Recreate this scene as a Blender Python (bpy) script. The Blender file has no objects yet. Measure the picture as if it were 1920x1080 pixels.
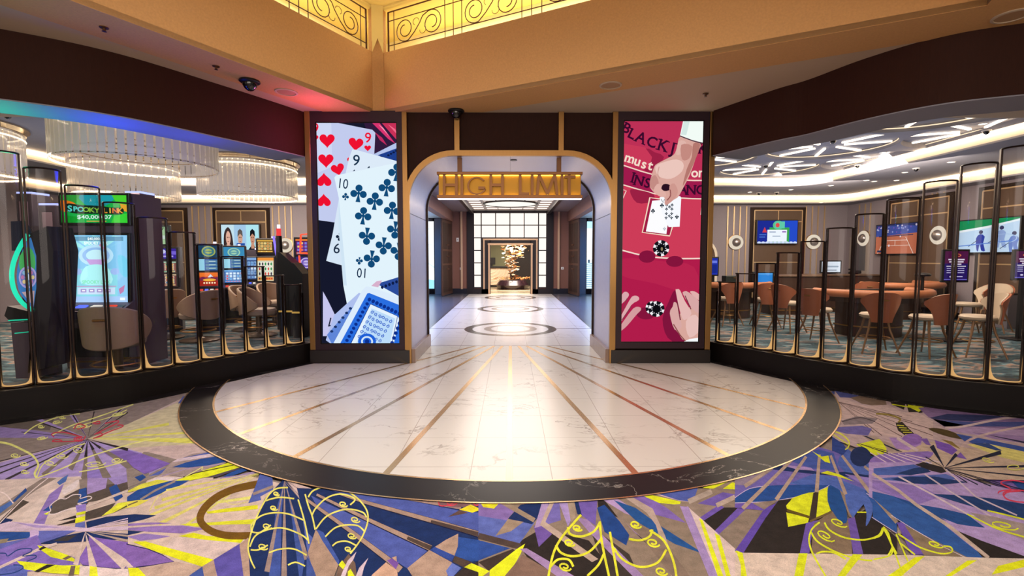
import bpy, bmesh, math, random
from mathutils import Vector, Matrix, geometry
R = math.radians
random.seed(7)
sc = bpy.context.scene
COL = sc.collection
V = Vector
# ------------------------------------------------------------------ camera
F, CAMH = 900.0, 1.5
TILT, YAW = math.atan(57/900), math.atan(3/900)
cam_rot = Matrix.Rotation(-YAW, 3, 'Z') @ Matrix.Rotation(R(90)-TILT, 3, 'X')
cd = bpy.data.cameras.new('camera'); cam = bpy.data.objects.new('camera', cd); COL.objects.link(cam)
cam.location = (0, 0, CAMH); cam.rotation_euler = cam_rot.to_euler()
cd.sensor_width = 36; cd.lens = F/1920*36; cd.clip_start = .05; cd.clip_end = 100
sc.camera = cam
def ray(px, py): return cam_rot @ V(((px-960)/F, -(py-540)/F, -1))
def onz(px, py, z=0.0):
    d = ray(px, py); t = (z-CAMH)/d.z
    return V((d.x*t, d.y*t, z))
def aty(px, py, Y):
    d = ray(px, py); t = Y/d.y
    return V((d.x*t, Y, CAMH+d.z*t))
def atx(px, py, X):
    d = ray(px, py); t = X/d.x
    return V((X, d.y*t, CAMH+d.z*t))
# ------------------------------------------------------------------ colour and materials
def lin(h, k=1.0):
    if not isinstance(h, str): return tuple(h[:3])
    c = [int(h[i:i+2], 16)/255 for i in (0, 2, 4)]
    return tuple(k*(x/12.92 if x <= .04045 else ((x+.055)/1.055)**2.4) for x in c)
MATS = {}
def new_mat(name):
    m = bpy.data.materials.new(name); m.use_nodes = True
    nt = m.node_tree; nt.nodes.clear()
    out = nt.nodes.new('ShaderNodeOutputMaterial')
    return m, nt, out
def N(nt, t, **kw):
    n = nt.nodes.new(t)
    for k, v in kw.items():
        if k.startswith('i_'):
            key = k[2:]; key = int(key) if key.isdigit() else key.replace('_', ' ')
            n.inputs[key].default_value = v
        else: setattr(n, k, v)
    return n
def mat(name, col, rough=.5, metal=0.0, emit=0.0, ecol=None, noise=0.0, nscale=40, bump=0.0, stretch=(1,1,1), spec=.5, coat=0.0):
    if name in MATS: return MATS[name]
    m, nt, out = new_mat(name)
    b = N(nt, 'ShaderNodeBsdfPrincipled'); L = nt.links.new
    c = lin(col)
    b.inputs['Base Color'].default_value = (*c, 1); b.inputs['Roughness'].default_value = rough
    b.inputs['Metallic'].default_value = metal; b.inputs['Specular IOR Level'].default_value = spec
    b.inputs['Coat Weight'].default_value = coat
    if emit:
        b.inputs['Emission Color'].default_value = (*lin(ecol or col), 1); b.inputs['Emission Strength'].default_value = emit
    if noise or bump:
        tc = N(nt, 'ShaderNodeTexCoord'); mp = N(nt, 'ShaderNodeMapping'); mp.inputs['Scale'].default_value = stretch
        L(tc.outputs['Object'], mp.inputs['Vector'])
        nz = N(nt, 'ShaderNodeTexNoise'); nz.inputs['Scale'].default_value = nscale; nz.inputs['Detail'].default_value = 4
        L(mp.outputs[0], nz.inputs['Vector'])
        if noise:
            mx = N(nt, 'ShaderNodeMix', data_type='RGBA')
            mx.inputs['A'].default_value = (*[x*(1-noise) for x in c], 1); mx.inputs['B'].default_value = (*[min(1, x*(1+noise)) for x in c], 1)
            L(nz.outputs['Fac'], mx.inputs['Factor']); L(mx.outputs['Result'], b.inputs['Base Color'])
        if bump:
            bp = N(nt, 'ShaderNodeBump'); bp.inputs['Strength'].default_value = bump; bp.inputs['Distance'].default_value = .01
            L(nz.outputs['Fac'], bp.inputs['Height']); L(bp.outputs[0], b.inputs['Normal'])
    L(b.outputs[0], out.inputs['Surface'])
    MATS[name] = m
    return m
def emat(name, col, s=1.0, sample=True):
    if name in MATS: return MATS[name]
    m, nt, out = new_mat(name)
    e = N(nt, 'ShaderNodeEmission'); e.inputs[0].default_value = (*lin(col), 1); e.inputs[1].default_value = s
    nt.links.new(e.outputs[0], out.inputs['Surface'])
    if not sample: m.cycles.emission_sampling = 'NONE'
    MATS[name] = m
    return m
def attr_emat(name, s=1.0, sample=False):
    m, nt, out = new_mat(name)
    a = N(nt, 'ShaderNodeAttribute', attribute_name='Col')
    e = N(nt, 'ShaderNodeEmission'); e.inputs[1].default_value = s
    nt.links.new(a.outputs['Color'], e.inputs[0]); nt.links.new(e.outputs[0], out.inputs['Surface'])
    m.cycles.emission_sampling = 'AUTO' if sample else 'NONE'
    return m
PIC = attr_emat('lit screen picture', 1.0)
PICL = attr_emat('lit large screen picture', 1.0, True)
def attr_floor(name, rough, noise, nscale, bump):
    m, nt, out = new_mat(name); L = nt.links.new
    a = N(nt, 'ShaderNodeAttribute', attribute_name='Col')
    tc = N(nt, 'ShaderNodeTexCoord')
    nz = N(nt, 'ShaderNodeTexNoise'); nz.inputs['Scale'].default_value = nscale; nz.inputs['Detail'].default_value = 3
    L(tc.outputs['Object'], nz.inputs['Vector'])
    n2 = N(nt, 'ShaderNodeTexNoise'); n2.inputs['Scale'].default_value = 18; n2.inputs['Detail'].default_value = 4
    L(tc.outputs['Object'], n2.inputs['Vector'])
    ad = N(nt, 'ShaderNodeMath', operation='ADD'); L(nz.outputs['Fac'], ad.inputs[0]); L(n2.outputs['Fac'], ad.inputs[1])
    mr = N(nt, 'ShaderNodeMapRange'); mr.inputs['From Min'].default_value = .6; mr.inputs['From Max'].default_value = 1.4
    mr.inputs['To Min'].default_value = 1-noise; mr.inputs['To Max'].default_value = 1+noise
    L(ad.outputs[0], mr.inputs['Value'])
    mul = N(nt, 'ShaderNodeVectorMath', operation='SCALE'); L(a.outputs['Color'], mul.inputs[0]); L(mr.outputs[0], mul.inputs['Scale'])
    b = N(nt, 'ShaderNodeBsdfPrincipled'); b.inputs['Roughness'].default_value = rough; b.inputs['Specular IOR Level'].default_value = .15
    L(mul.outputs[0], b.inputs['Base Color'])
    bp = N(nt, 'ShaderNodeBump'); bp.inputs['Strength'].default_value = bump; bp.inputs['Distance'].default_value = .006
    L(nz.outputs['Fac'], bp.inputs['Height']); L(bp.outputs[0], b.inputs['Normal'])
    L(b.outputs[0], out.inputs['Surface'])
    return m
def marble(name, base, vein, rough, vscale, vamt, grid=None, gridcol='8a7f76', soft=.35, noisecol=None):
    m, nt, out = new_mat(name); L = nt.links.new
    tc = N(nt, 'ShaderNodeTexCoord')
    w = N(nt, 'ShaderNodeTexNoise'); w.inputs['Scale'].default_value = vscale*.7; w.inputs['Detail'].default_value = 6
    L(tc.outputs['Object'], w.inputs['Vector'])
    mixv = N(nt, 'ShaderNodeVectorMath', operation='ADD')
    L(tc.outputs['Object'], mixv.inputs[0]); L(w.outputs['Color'], mixv.inputs[1])
    mp = N(nt, 'ShaderNodeMapping'); mp.inputs['Scale'].default_value = (1, 2.2, 1); mp.inputs['Rotation'].default_value = (0, 0, .5)
    L(mixv.outputs[0], mp.inputs['Vector'])
    n = N(nt, 'ShaderNodeTexNoise'); n.inputs['Scale'].default_value = vscale; n.inputs['Detail'].default_value = 8; n.inputs['Roughness'].default_value = .6
    L(mp.outputs[0], n.inputs['Vector'])
    s = N(nt, 'ShaderNodeMath', operation='SUBTRACT'); s.inputs[1].default_value = .5; L(n.outputs['Fac'], s.inputs[0])
    ab = N(nt, 'ShaderNodeMath', operation='ABSOLUTE'); L(s.outputs[0], ab.inputs[0])
    mr = N(nt, 'ShaderNodeMapRange'); mr.inputs['From Min'].default_value = 0; mr.inputs['From Max'].default_value = .012*soft/.35
    mr.inputs['To Min'].default_value = 1; mr.inputs['To Max'].default_value = 0
    L(ab.outputs[0], mr.inputs['Value'])
    mask = N(nt, 'ShaderNodeTexNoise'); mask.inputs['Scale'].default_value = vscale*.9; L(tc.outputs['Object'], mask.inputs['Vector'])
    mk = N(nt, 'ShaderNodeMapRange'); mk.inputs['From Min'].default_value = .46; mk.inputs['From Max'].default_value = .62; L(mask.outputs['Fac'], mk.inputs['Value'])
    mm = N(nt, 'ShaderNodeMath', operation='MULTIPLY'); L(mr.outputs[0], mm.inputs[0]); L(mk.outputs[0], mm.inputs[1])
    m2 = N(nt, 'ShaderNodeMath', operation='MULTIPLY'); m2.inputs[1].default_value = vamt; L(mm.outputs[0], m2.inputs[0])
    mx = N(nt, 'ShaderNodeMix', data_type='RGBA'); mx.inputs['A'].default_value = (*lin(base), 1); mx.inputs['B'].default_value = (*lin(vein), 1)
    L(m2.outputs[0], mx.inputs['Factor'])
    col = mx.outputs['Result']
    if grid:
        sx = N(nt, 'ShaderNodeSeparateXYZ'); L(tc.outputs['Object'], sx.inputs[0])
        fs = []
        for ax, (step, off, wd) in zip('XY', grid):
            a1 = N(nt, 'ShaderNodeMath', operation='SUBTRACT'); a1.inputs[1].default_value = off-1000*step; L(sx.outputs[ax], a1.inputs[0])
            a2 = N(nt, 'ShaderNodeMath', operation='MODULO'); a2.inputs[1].default_value = step; L(a1.outputs[0], a2.inputs[0])
            a3 = N(nt, 'ShaderNodeMath', operation='LESS_THAN'); a3.inputs[1].default_value = wd; L(a2.outputs[0], a3.inputs[0])
            fs.append(a3)
        mxx = N(nt, 'ShaderNodeMath', operation='MAXIMUM'); L(fs[0].outputs[0], mxx.inputs[0]); L(fs[1].outputs[0], mxx.inputs[1])
        g = N(nt, 'ShaderNodeMix', data_type='RGBA'); L(mxx.outputs[0], g.inputs['Factor']); L(col, g.inputs['A']); g.inputs['B'].default_value = (*lin(gridcol), 1)
        col = g.outputs['Result']
    b = N(nt, 'ShaderNodeBsdfPrincipled'); b.inputs['Roughness'].default_value = rough
    b.inputs['Specular IOR Level'].default_value = .32 if rough < .3 else .12
    L(col, b.inputs['Base Color']); L(b.outputs[0], out.inputs['Surface'])
    return m
def thin_glass(name, tint, edge, refl=.06):
    m, nt, out = new_mat(name); L = nt.links.new
    lw = N(nt, 'ShaderNodeLayerWeight'); lw.inputs['Blend'].default_value = .35
    mx = N(nt, 'ShaderNodeMix', data_type='RGBA'); mx.inputs['A'].default_value = (*tint, 1); mx.inputs['B'].default_value = (*edge, 1)
    L(lw.outputs['Facing'], mx.inputs['Factor'])
    t = N(nt, 'ShaderNodeBsdfTransparent'); L(mx.outputs['Result'], t.inputs[0])
    g = N(nt, 'ShaderNodeBsdfGlossy'); g.inputs['Roughness'].default_value = .03; g.inputs[0].default_value = (.9, .9, .95, 1)
    fr = N(nt, 'ShaderNodeFresnel'); fr.inputs[0].default_value = 1.4
    sc_ = N(nt, 'ShaderNodeMath', operation='MULTIPLY'); sc_.inputs[1].default_value = refl/.03*.5; L(fr.outputs[0], sc_.inputs[0])
    ms = N(nt, 'ShaderNodeMixShader'); L(sc_.outputs[0], ms.inputs[0]); L(t.outputs[0], ms.inputs[1]); L(g.outputs[0], ms.inputs[2])
    L(ms.outputs[0], out.inputs['Surface'])
    return m
# ------------------------------------------------------------------ mesh builder
class MB:
    def __init__(s): s.bm = bmesh.new()
    def face(s, pts):
        return s.bm.faces.new([s.bm.verts.new(p) for p in pts])
    def box(s, c, d, rz=0.0, rx=0.0, bev=0.0):
        b2 = bmesh.new(); bmesh.ops.create_cube(b2, size=1)
        bmesh.ops.scale(b2, vec=d, verts=b2.verts)
        if bev: bmesh.ops.bevel(b2, geom=b2.edges[:], offset=bev, segments=2, affect='EDGES', profile=.5)
        M = Matrix.Translation(c) @ Matrix.Rotation(rz, 4, 'Z') @ Matrix.Rotation(rx, 4, 'X')
        b2.transform(M); s.merge(b2); return s
    def box2(s, lo, hi, bev=0.0):
        lo, hi = V(lo), V(hi); return s.box((lo+hi)/2, hi-lo, bev=bev)
    def merge(s, b2):
        me = bpy.data.meshes.new('tmp'); b2.to_mesh(me); b2.free(); s.bm.from_mesh(me); bpy.data.meshes.remove(me)
    def slab(s, poly, n, thick, holes=()):
        """polygon (3-D points, planar) extruded by thick along n"""
        loops = [[V(p) for p in poly]]+[[V(p) for p in h] for h in holes]
        n = V(n).normalized()*thick
        flat = [p for l in loops for p in l]
        tris = geometry.tessellate_polygon(loops)
        a = [s.bm.verts.new(p) for p in flat]; b = [s.bm.verts.new(p+n) for p in flat]
        for t in tris:
            try: s.bm.faces.new([a[i] for i in t]); s.bm.faces.new([b[i] for i in reversed(t)])
            except ValueError: pass
        k = 0
        for l in loops:
            m = len(l)
            for i in range(m):
                j = (i+1) % m
                s.bm.faces.new([a[k+i], a[k+j], b[k+j], b[k+i]])
            k += m
        return s
    def prism(s, poly, z0, z1, holes=()):
        return s.slab([(x, y, z0) for x, y in poly], (0, 0, 1), z1-z0, [[(x, y, z0) for x, y in h] for h in holes])
    def tube(s, pts, r, seg=8, closed=False, r2=None):
        pts = [V(p) for p in pts]; n = len(pts); rings = []
        prev = None
        for i, p in enumerate(pts):
            if closed: t = pts[(i+1) % n]-pts[i-1]
            else: t = pts[min(i+1, n-1)]-pts[max(i-1, 0)]
            t.normalize()
            if prev is None:
                up = V((0, 0, 1)) if abs(t.z) < .9 else V((1, 0, 0))
                a = t.cross(up).normalized()
            else: a = (prev-t*prev.dot(t)).normalized()
            prev = a; b = t.cross(a)
            rr = r if r2 is None else r+(r2-r)*i/(n-1)
            rings.append([s.bm.verts.new(p+(a*math.cos(2*math.pi*k/seg)+b*math.sin(2*math.pi*k/seg))*rr) for k in range(seg)])
        for i in range(n if closed else n-1):
            A, B = rings[i], rings[(i+1) % n]
            for k in range(seg):
                s.bm.faces.new([A[k], A[(k+1) % seg], B[(k+1) % seg], B[k]])
        if not closed:
            s.bm.faces.new(rings[0][::-1]); s.bm.faces.new(rings[-1])
        return s
    def lathe(s, prof, c=(0, 0, 0), seg=24, a0=0.0, a1=2*math.pi, sx=1.0, sy=1.0):
        c = V(c); full = abs(a1-a0-2*math.pi) < 1e-6; rings = []
        cnt = seg if full else seg+1
        for k in range(cnt):
            a = a0+(a1-a0)*k/seg
            rings.append([s.bm.verts.new(c+V((r*math.cos(a)*sx, r*math.sin(a)*sy, z))) for r, z in prof])
        for k in range(seg):
            A, B = rings[k], rings[(k+1) % cnt]
            for i in range(len(prof)-1):
                try: s.bm.faces.new([A[i], B[i], B[i+1], A[i+1]])
                except ValueError: pass
        return s
    def grid(s, fn, nu, nv):
        vs = [[s.bm.verts.new(fn(i/nu, j/nv)) for j in range(nv+1)] for i in range(nu+1)]
        for i in range(nu):
            for j in range(nv): s.bm.faces.new([vs[i][j], vs[i+1][j], vs[i+1][j+1], vs[i][j+1]])
        return s
    def ribbon(s, path, d0, d1, z0, z1):
        """path: list of (p, n) 2-D samples; solid strip from offset d0 to d1 along n"""
        rings = []
        for p, n in path:
            q0, q1 = p+n*d0, p+n*d1
            rings.append([s.bm.verts.new((q.x, q.y, z)) for q, z in ((q0, z0), (q1, z0), (q1, z1), (q0, z1))])
        for A, B in zip(rings, rings[1:]):
            for k in range(4): s.bm.faces.new([A[k], A[(k+1) % 4], B[(k+1) % 4], B[k]])
        s.bm.faces.new(rings[0]); s.bm.faces.new(rings[-1][::-1])
        return s
    def build(s, name, material, parent=None, world=False, smooth=False, loc=None):
        bm = s.bm
        bmesh.ops.remove_doubles(bm, verts=bm.verts, dist=1e-6)
        bmesh.ops.recalc_face_normals(bm, faces=bm.faces)
        if world and parent is not None: bm.transform(parent.matrix_basis.inverted())
        if loc is not None: bm.transform(Matrix.Translation(-V(loc)))
        me = bpy.data.meshes.new(name); bm.to_mesh(me); bm.free()
        me.materials.append(material)
        if smooth:
            for p in me.polygons: p.use_smooth = True
            if smooth != 'all':
                me.set_sharp_from_angle(angle=R(40))
        o = bpy.data.objects.new(name, me); COL.objects.link(o)
        if parent is not None: o.parent = parent
        if loc is not None: o.location = loc
        return o
def tag(o, label, cat, group=None, kind=None):
    o['label'] = label; o['category'] = cat
    if group: o['group'] = group
    if kind: o['kind'] = kind
    return o
def thing(name, label, cat, loc=(0, 0, 0), rz=0.0, group=None):
    o = bpy.data.objects.new(name, None); COL.objects.link(o); o.empty_display_size = .1
    o.location = loc; o.rotation_euler = (0, 0, rz)
    o.matrix_basis = Matrix.Translation(loc) @ Matrix.Rotation(rz, 4, 'Z')
    return tag(o, label, cat, group)
def struct(o, parent=None):
    o['kind'] = 'structure'; return o
KIDS = {}
def dup(root, loc, rz, label=None, group=None):
    def cp(o, par):
        c = o.copy(); COL.objects.link(c)
        if par is not None: c.parent = par
        for ch in [x for x in bpy.data.objects if x.parent is o]: cp(ch, c)
        return c
    r = cp(root, None); r.location = loc; r.rotation_euler = (0, 0, rz)
    if label: r['label'] = label
    if group: r['group'] = group
    return r
# ------------------------------------------------------------------ painted flat pictures (screens, carpet, inlays)
TXT = {}
def text_tris(s, bold=0.0):
    key = (s, bold)
    if key in TXT: return TXT[key]
    cu = bpy.data.curves.new('t', 'FONT'); cu.body = s; cu.size = 1; cu.offset = bold
    cu.align_x = 'CENTER'; cu.align_y = 'CENTER'; cu.resolution_u = 3
    ob = bpy.data.objects.new('t', cu); me = bpy.data.meshes.new_from_object(ob)
    me.calc_loop_triangles()
    tr = [[(me.vertices[i].co.x, me.vertices[i].co.y) for i in t.vertices] for t in me.loop_triangles]
    bpy.data.objects.remove(ob); bpy.data.curves.remove(cu); bpy.data.meshes.remove(me)
    TXT[key] = tr
    return tr
def spline(pts, n=6, closed=False):
    if len(pts) < 3: return list(pts)
    out = []; m = len(pts)
    rng = m if closed else m-1
    for i in range(rng):
        if closed: p0, p1, p2, p3 = pts[i-1], pts[i], pts[(i+1) % m], pts[(i+2) % m]
        else: p0, p1, p2, p3 = pts[max(i-1, 0)], pts[i], pts[i+1], pts[min(i+2, m-1)]
        for k in range(n):
            t = k/n; t2 = t*t; t3 = t2*t
            out.append(tuple(.5*(2*b+(c-a)*t+(2*a-5*b+4*c-d)*t2+(3*b-a-3*c+d)*t3) for a, b, c, d in zip(p0, p1, p2, p3)))
    if not closed: out.append(tuple(pts[-1]))
    return out
class Canvas:
    def __init__(s, f, n, lift=.0002, clip=None, k=1.0, back=None):
        s.f, s.n, s.lift, s.clip, s.k = f, V(n), lift, clip, k
        s.layer = 0; s.tris = []; s.x = (0, 0, 1)
    def at(s, x0=0, y0=0, sc_=1): s.x = (x0, y0, sc_); return s
    def _p(s, p): return (s.x[0]+p[0]/s.x[2], s.x[1]+p[1]/s.x[2])
    def _add(s, tri, col, lay):
        poly = tri
        if s.clip:
            x0, y0, x1, y1 = s.clip
            for ax, lim, sg in ((0, x0, 1), (0, x1, -1), (1, y0, 1), (1, y1, -1)):
                res = []
                for i in range(len(poly)):
                    a, b = poly[i-1], poly[i]
                    da, db = sg*(a[ax]-lim), sg*(b[ax]-lim)
                    if (da >= 0) != (db >= 0):
                        t = da/(da-db); res.append((a[0]+(b[0]-a[0])*t, a[1]+(b[1]-a[1])*t))
                    if db >= 0: res.append(b)
                poly = res
                if len(poly) < 3: return
        s.tris.append((poly, col, lay))
    def poly(s, pts, col, sm=0):
        if sm: pts = spline(pts, sm, True)
        q = [s._p(p) for p in pts]; s.layer += 1
        c = lin(col, s.k)
        for t in geometry.tessellate_polygon([[V((x, y, 0)) for x, y in q]]):
            s._add([q[i] for i in t], c, s.layer)
        return s
    def disc(s, c, rx, ry, col, rot=0.0, seg=20, hole=None):
        cr, sr = math.cos(rot), math.sin(rot); pts = []
        for k in range(seg):
            a = 2*math.pi*k/seg; x, y = rx*math.cos(a), ry*math.sin(a)
            pts.append((c[0]+x*cr-y*sr, c[1]+x*sr+y*cr))
        if hole is None: return s.poly(pts, col)
        s.layer += 1; cc = lin(col, s.k)
        for k in range(seg):
            a, b = pts[k], pts[(k+1) % seg]
            ia = tuple(c[i]+(a[i]-c[i])*hole for i in (0, 1)); ib = tuple(c[i]+(b[i]-c[i])*hole for i in (0, 1))
            s._add([s._p(p) for p in (a, b, ib, ia)], cc, s.layer)
        return s
    def line(s, pts, w, col, sm=0, closed=False, w2=None):
        if sm: pts = spline(pts, sm, closed)
        if closed: pts = list(pts)+[pts[0]]
        s.layer += 1; c = lin(col, s.k); n = len(pts); L_, R_ = [], []
        for i in range(n):
            a, b = pts[max(i-1, 0)], pts[min(i+1, n-1)]
            dx, dy = b[0]-a[0], b[1]-a[1]; d = math.hypot(dx, dy) or 1
            ww = (w if w2 is None else w+(w2-w)*i/(n-1))/2
            L_.append((pts[i][0]-dy/d*ww, pts[i][1]+dx/d*ww)); R_.append((pts[i][0]+dy/d*ww, pts[i][1]-dx/d*ww))
        for i in range(n-1):
            s._add([s._p(p) for p in (L_[i], L_[i+1], R_[i+1], R_[i])], c, s.layer)
        return s
    def rays(s, c, ends, col):
        for x, y, w in ends: s.line([c, (x, y)], 2, col, w2=w)
        return s
    def spiral(s, c, rx, ry, w, col, rot=0.0, turns=1.6, flip=1):
        pts = []; n = 16; cr, sr = math.cos(rot), math.sin(rot)
        for k in range(n+1):
            t = k/n; a = turns*2*math.pi*t*flip; q = 1-.75*t
            x, y = rx*q*math.cos(a), ry*q*math.sin(a)
            pts.append((c[0]+x*cr-y*sr, c[1]+x*sr+y*cr))
        return s.line(pts, w, col)
    def text(s, t, pos, size, col, rot=0.0, bold=0.0, sx=1.0, shear=0.0):
        s.layer += 1; c = lin(col, s.k); cr, sr = math.cos(rot), math.sin(rot)
        for tr in text_tris(t, bold):
            q = []
            for x, y in tr:
                x = (x+shear*y)*size*sx; y = -y*size
                q.append(s._p((pos[0]+x*cr-y*sr, pos[1]+x*sr+y*cr)))
            s._add(q, c, s.layer)
        return s
    def rect(s, x0, y0, x1, y1, col): return s.poly([(x0, y0), (x1, y0), (x1, y1), (x0, y1)], col)
    def build(s, name, material, parent=None, world=False):
        vs, fs, cs = [], [], []
        for poly, c, lay in s.tris:
            b = len(vs)
            vs.extend(s.f(*p)+s.n*(s.lift*lay) for p in poly)
            fs.append(tuple(range(b, b+len(poly)))); cs.extend([(*c, 1)]*len(poly))
        if world and parent is not None:
            iv = parent.matrix_basis.inverted(); vs = [iv @ v for v in vs]
        me = bpy.data.meshes.new(name); me.from_pydata([tuple(v) for v in vs], [], fs)
        ca = me.color_attributes.new('Col', 'FLOAT_COLOR', 'CORNER')
        ca.data.foreach_set('color', [x for c in cs for x in c])
        me.materials.append(material); me.update()
        nn = s.n
        if parent is not None and world: nn = parent.matrix_basis.inverted().to_3x3() @ nn
        flip = [p.index for p in me.polygons if p.normal.dot(nn) < 0]
        o = bpy.data.objects.new(name, me); COL.objects.link(o)
        if flip:
            bm = bmesh.new(); bm.from_mesh(me); bm.faces.ensure_lookup_table()
            bmesh.ops.reverse_faces(bm, faces=[bm.faces[i] for i in flip]); bm.to_mesh(me); bm.free()
        if parent is not None: o.parent = parent
        return o
def light(kind, name, loc, power, col='ffffff', size=1.0, rot=None, sizey=None, look=None, spot=None, spread=None):
    l = bpy.data.lights.new(name, kind); l.energy = power; l.color = lin(col)
    o = bpy.data.objects.new(name, l); COL.objects.link(o); o.location = loc
    if kind == 'AREA':
        l.size = size
        if sizey: l.shape = 'RECTANGLE'; l.size_y = sizey
        if spread: l.spread = spread
    elif kind in ('POINT', 'SPOT'): l.shadow_soft_size = size
    if kind == 'SPOT' and spot: l.spot_size = spot; l.spot_blend = .6
    if look is not None: o.rotation_euler = (V(look)-V(loc)).to_track_quat('-Z', 'Y').to_euler()
    elif rot is not None: o.rotation_euler = rot
    return o
def circ(c, r, n=32, a0=0.0, a1=2*math.pi, sy=1.0):
    full = abs(a1-a0-2*math.pi) < 1e-6
    return [(c[0]+r*math.cos(a0+(a1-a0)*k/n), c[1]+sy*r*math.sin(a0+(a1-a0)*k/n)) for k in range(n if full else n+1)]
# ------------------------------------------------------------------ shell materials
M_DARK = mat('dark brown wall fabric', '2e170f', .75, spec=.2, noise=.25, nscale=60, stretch=(1, 1, .15), bump=.05)
M_BULK = mat('dark walnut veneer', '32170d', .7, spec=.2, noise=.3, nscale=25, stretch=(6, 6, .5))
M_BRASS = mat('brushed brass', 'a8804e', .34, 1.0, noise=.12, nscale=30, stretch=(8, 8, .3))
M_BRASSF = mat('polished brass floor strip', 'd2ac7c', .22, .75)
M_SILVER = mat('brushed silver metal', 'c4bcc2', .38, .6, noise=.1, nscale=20, stretch=(10, 1, .6))
M_GOLDWALL = mat('golden grasscloth wallpaper', 'ca985e', .75, noise=.16, nscale=55, bump=.12)
M_PAINT = mat('beige painted soffit', 'bba489', .7)
M_YELLOW = mat('cream painted cove', 'f0d88c', .7)
M_CREAM = mat('cream niche wall', 'f6e8c0', .7)
M_BLACKST = mat('black plinth stone', '17100f', .25, noise=.3, nscale=8)
M_BASE = mat('black bronze partition base', '0e0908', .45, spec=.25, noise=.2, nscale=12)
M_BRONZE = mat('dark bronze metal', '2b1c17', .35, .6)
M_BRONZE2 = mat('bronze brown metal', '6b4a34', .35, .7)
M_GREYCEIL = mat('grey painted ceiling', '8b8a94', .7)
M_WALLGREY = mat('mauve grey wall covering', '8f848a', .7, noise=.08, nscale=30)
M_WALNUT = mat('walnut wall panel', '5c4636', .5, noise=.2, nscale=18, stretch=(6, 6, .5))
M_BROWNWALL = mat('reddish brown wall covering', '85594a', .65, noise=.1, nscale=40)
M_LEDSTRIP = emat('warm cove light strip', 'ffe2b0', 6.0)
M_BLK = mat('matte black plastic', '0c0b0d', .4)
SOF, BB = 3.513, 2.91         # soffit height, bulkhead bottom
PY0, PY1 = 6.79, 8.09        # entrance wall front and back
ZL = .275                    # partition ledge
CC, RO, RI = V((0, 6.71)), 3.86, 3.57
# ------------------------------------------------------------------ partition paths
def make_path(pts, n=8):
    q = [V(p) for p in spline(pts, n)]; out = []
    for i, p in enumerate(q):
        t = (q[min(i+1, len(q)-1)]-q[max(i-1, 0)]).normalized()
        nn = V((t.y, -t.x))
        if nn.dot(V((0, -1.0))-p) < 0: nn = -nn
        out.append((p, nn))
    return out
PATH_L = make_path([(-2.87, 6.87), (-3.25, 6.25), (-3.84, 5.19), (-4.2, 4.78), (-4.62, 4.4), (-5.5, 3.9), (-7.0, 3.35), (-9, 2.85)])
PATH_R = make_path([(2.9, 6.99), (3.43, 5.97), (3.84, 5.32), (4.16, 4.92), (4.78, 4.54), (5.9, 4.08), (7.4, 3.65), (9.4, 3.2)])
BULK_L = make_path([(-2.86, 6.8), (-3.1, 6.3), (-3.365, 5.79), (-3.88, 4.9), (-4.51, 4.375), (-5.5, 3.85), (-7, 3.3), (-9, 2.8)])
BULK_R = make_path([(2.79, 6.72), (3.17, 5.9), (3.377, 5.57), (3.6, 4.98), (3.93, 4.5), (4.42, 4.23), (5.6, 3.8), (7.4, 3.4), (9.4, 3.0)])
def poly2(path, d): return [tuple(p+n*d) for p, n in path]
# ------------------------------------------------------------------ floors
FM = marble('white marble tile', 'd4cfc7', '85776c', .24, 1.5, .8, grid=((.565, -.2825, .006), (.557, 3.36, .005)), gridcol='a89e94', soft=.5)
FMC = marble('white marble corridor', 'd6d0cc', '9a8d84', .22, 1.4, .5, grid=((.565, -.2825, .006), (1.114, 3.36, .006)), gridcol='a89e94', soft=.5)
FB = marble('black marble', '1c1919', 'c8c0b8', .34, 1.6, .9, soft=.22)
FDARK = mat('dark corridor tile', '5c5c64', .25, noise=.2, nscale=5)
def flat(name, pts, z, m, holes=()):
    b = MB(); b.prism(pts, z-.02, z, holes); return struct(b.build(name, m))
a0, a1 = math.pi*.965, math.pi*2.035
arc_i = circ(CC, RI, 72, math.pi, 2*math.pi)
flat('floor_marble', [(-1.42, PY0+.04), (-RI, PY0+.04)]+arc_i[1:-1]+[(RI, PY0+.04), (1.42, PY0+.04), (1.42, PY1), (-1.42, PY1)], 0, FM)
ring_o = circ(CC, RO, 72, math.pi, 2*math.pi)
flat('floor_border', ring_o+arc_i[::-1], .0004, FB)
flat('floor_corridor', [(-1.72, PY1), (1.72, PY1), (1.72, 19.9), (-1.72, 19.9)], 0, FMC)
for s in (-1, 1):
    flat('floor_corridor_side', [(s*1.72, PY1), (s*3.1, PY1), (s*3.1, 19.9), (s*1.72, 19.9)], 0, FDARK)
# black marble kerb strips in front of the partition bases
for nm, path in (('floor_strip_left', PATH_L), ('floor_strip_right', PATH_R)):
    b = MB(); b.ribbon(path, 0, .13, -.02, .0012); struct(b.build(nm, FB))
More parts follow.
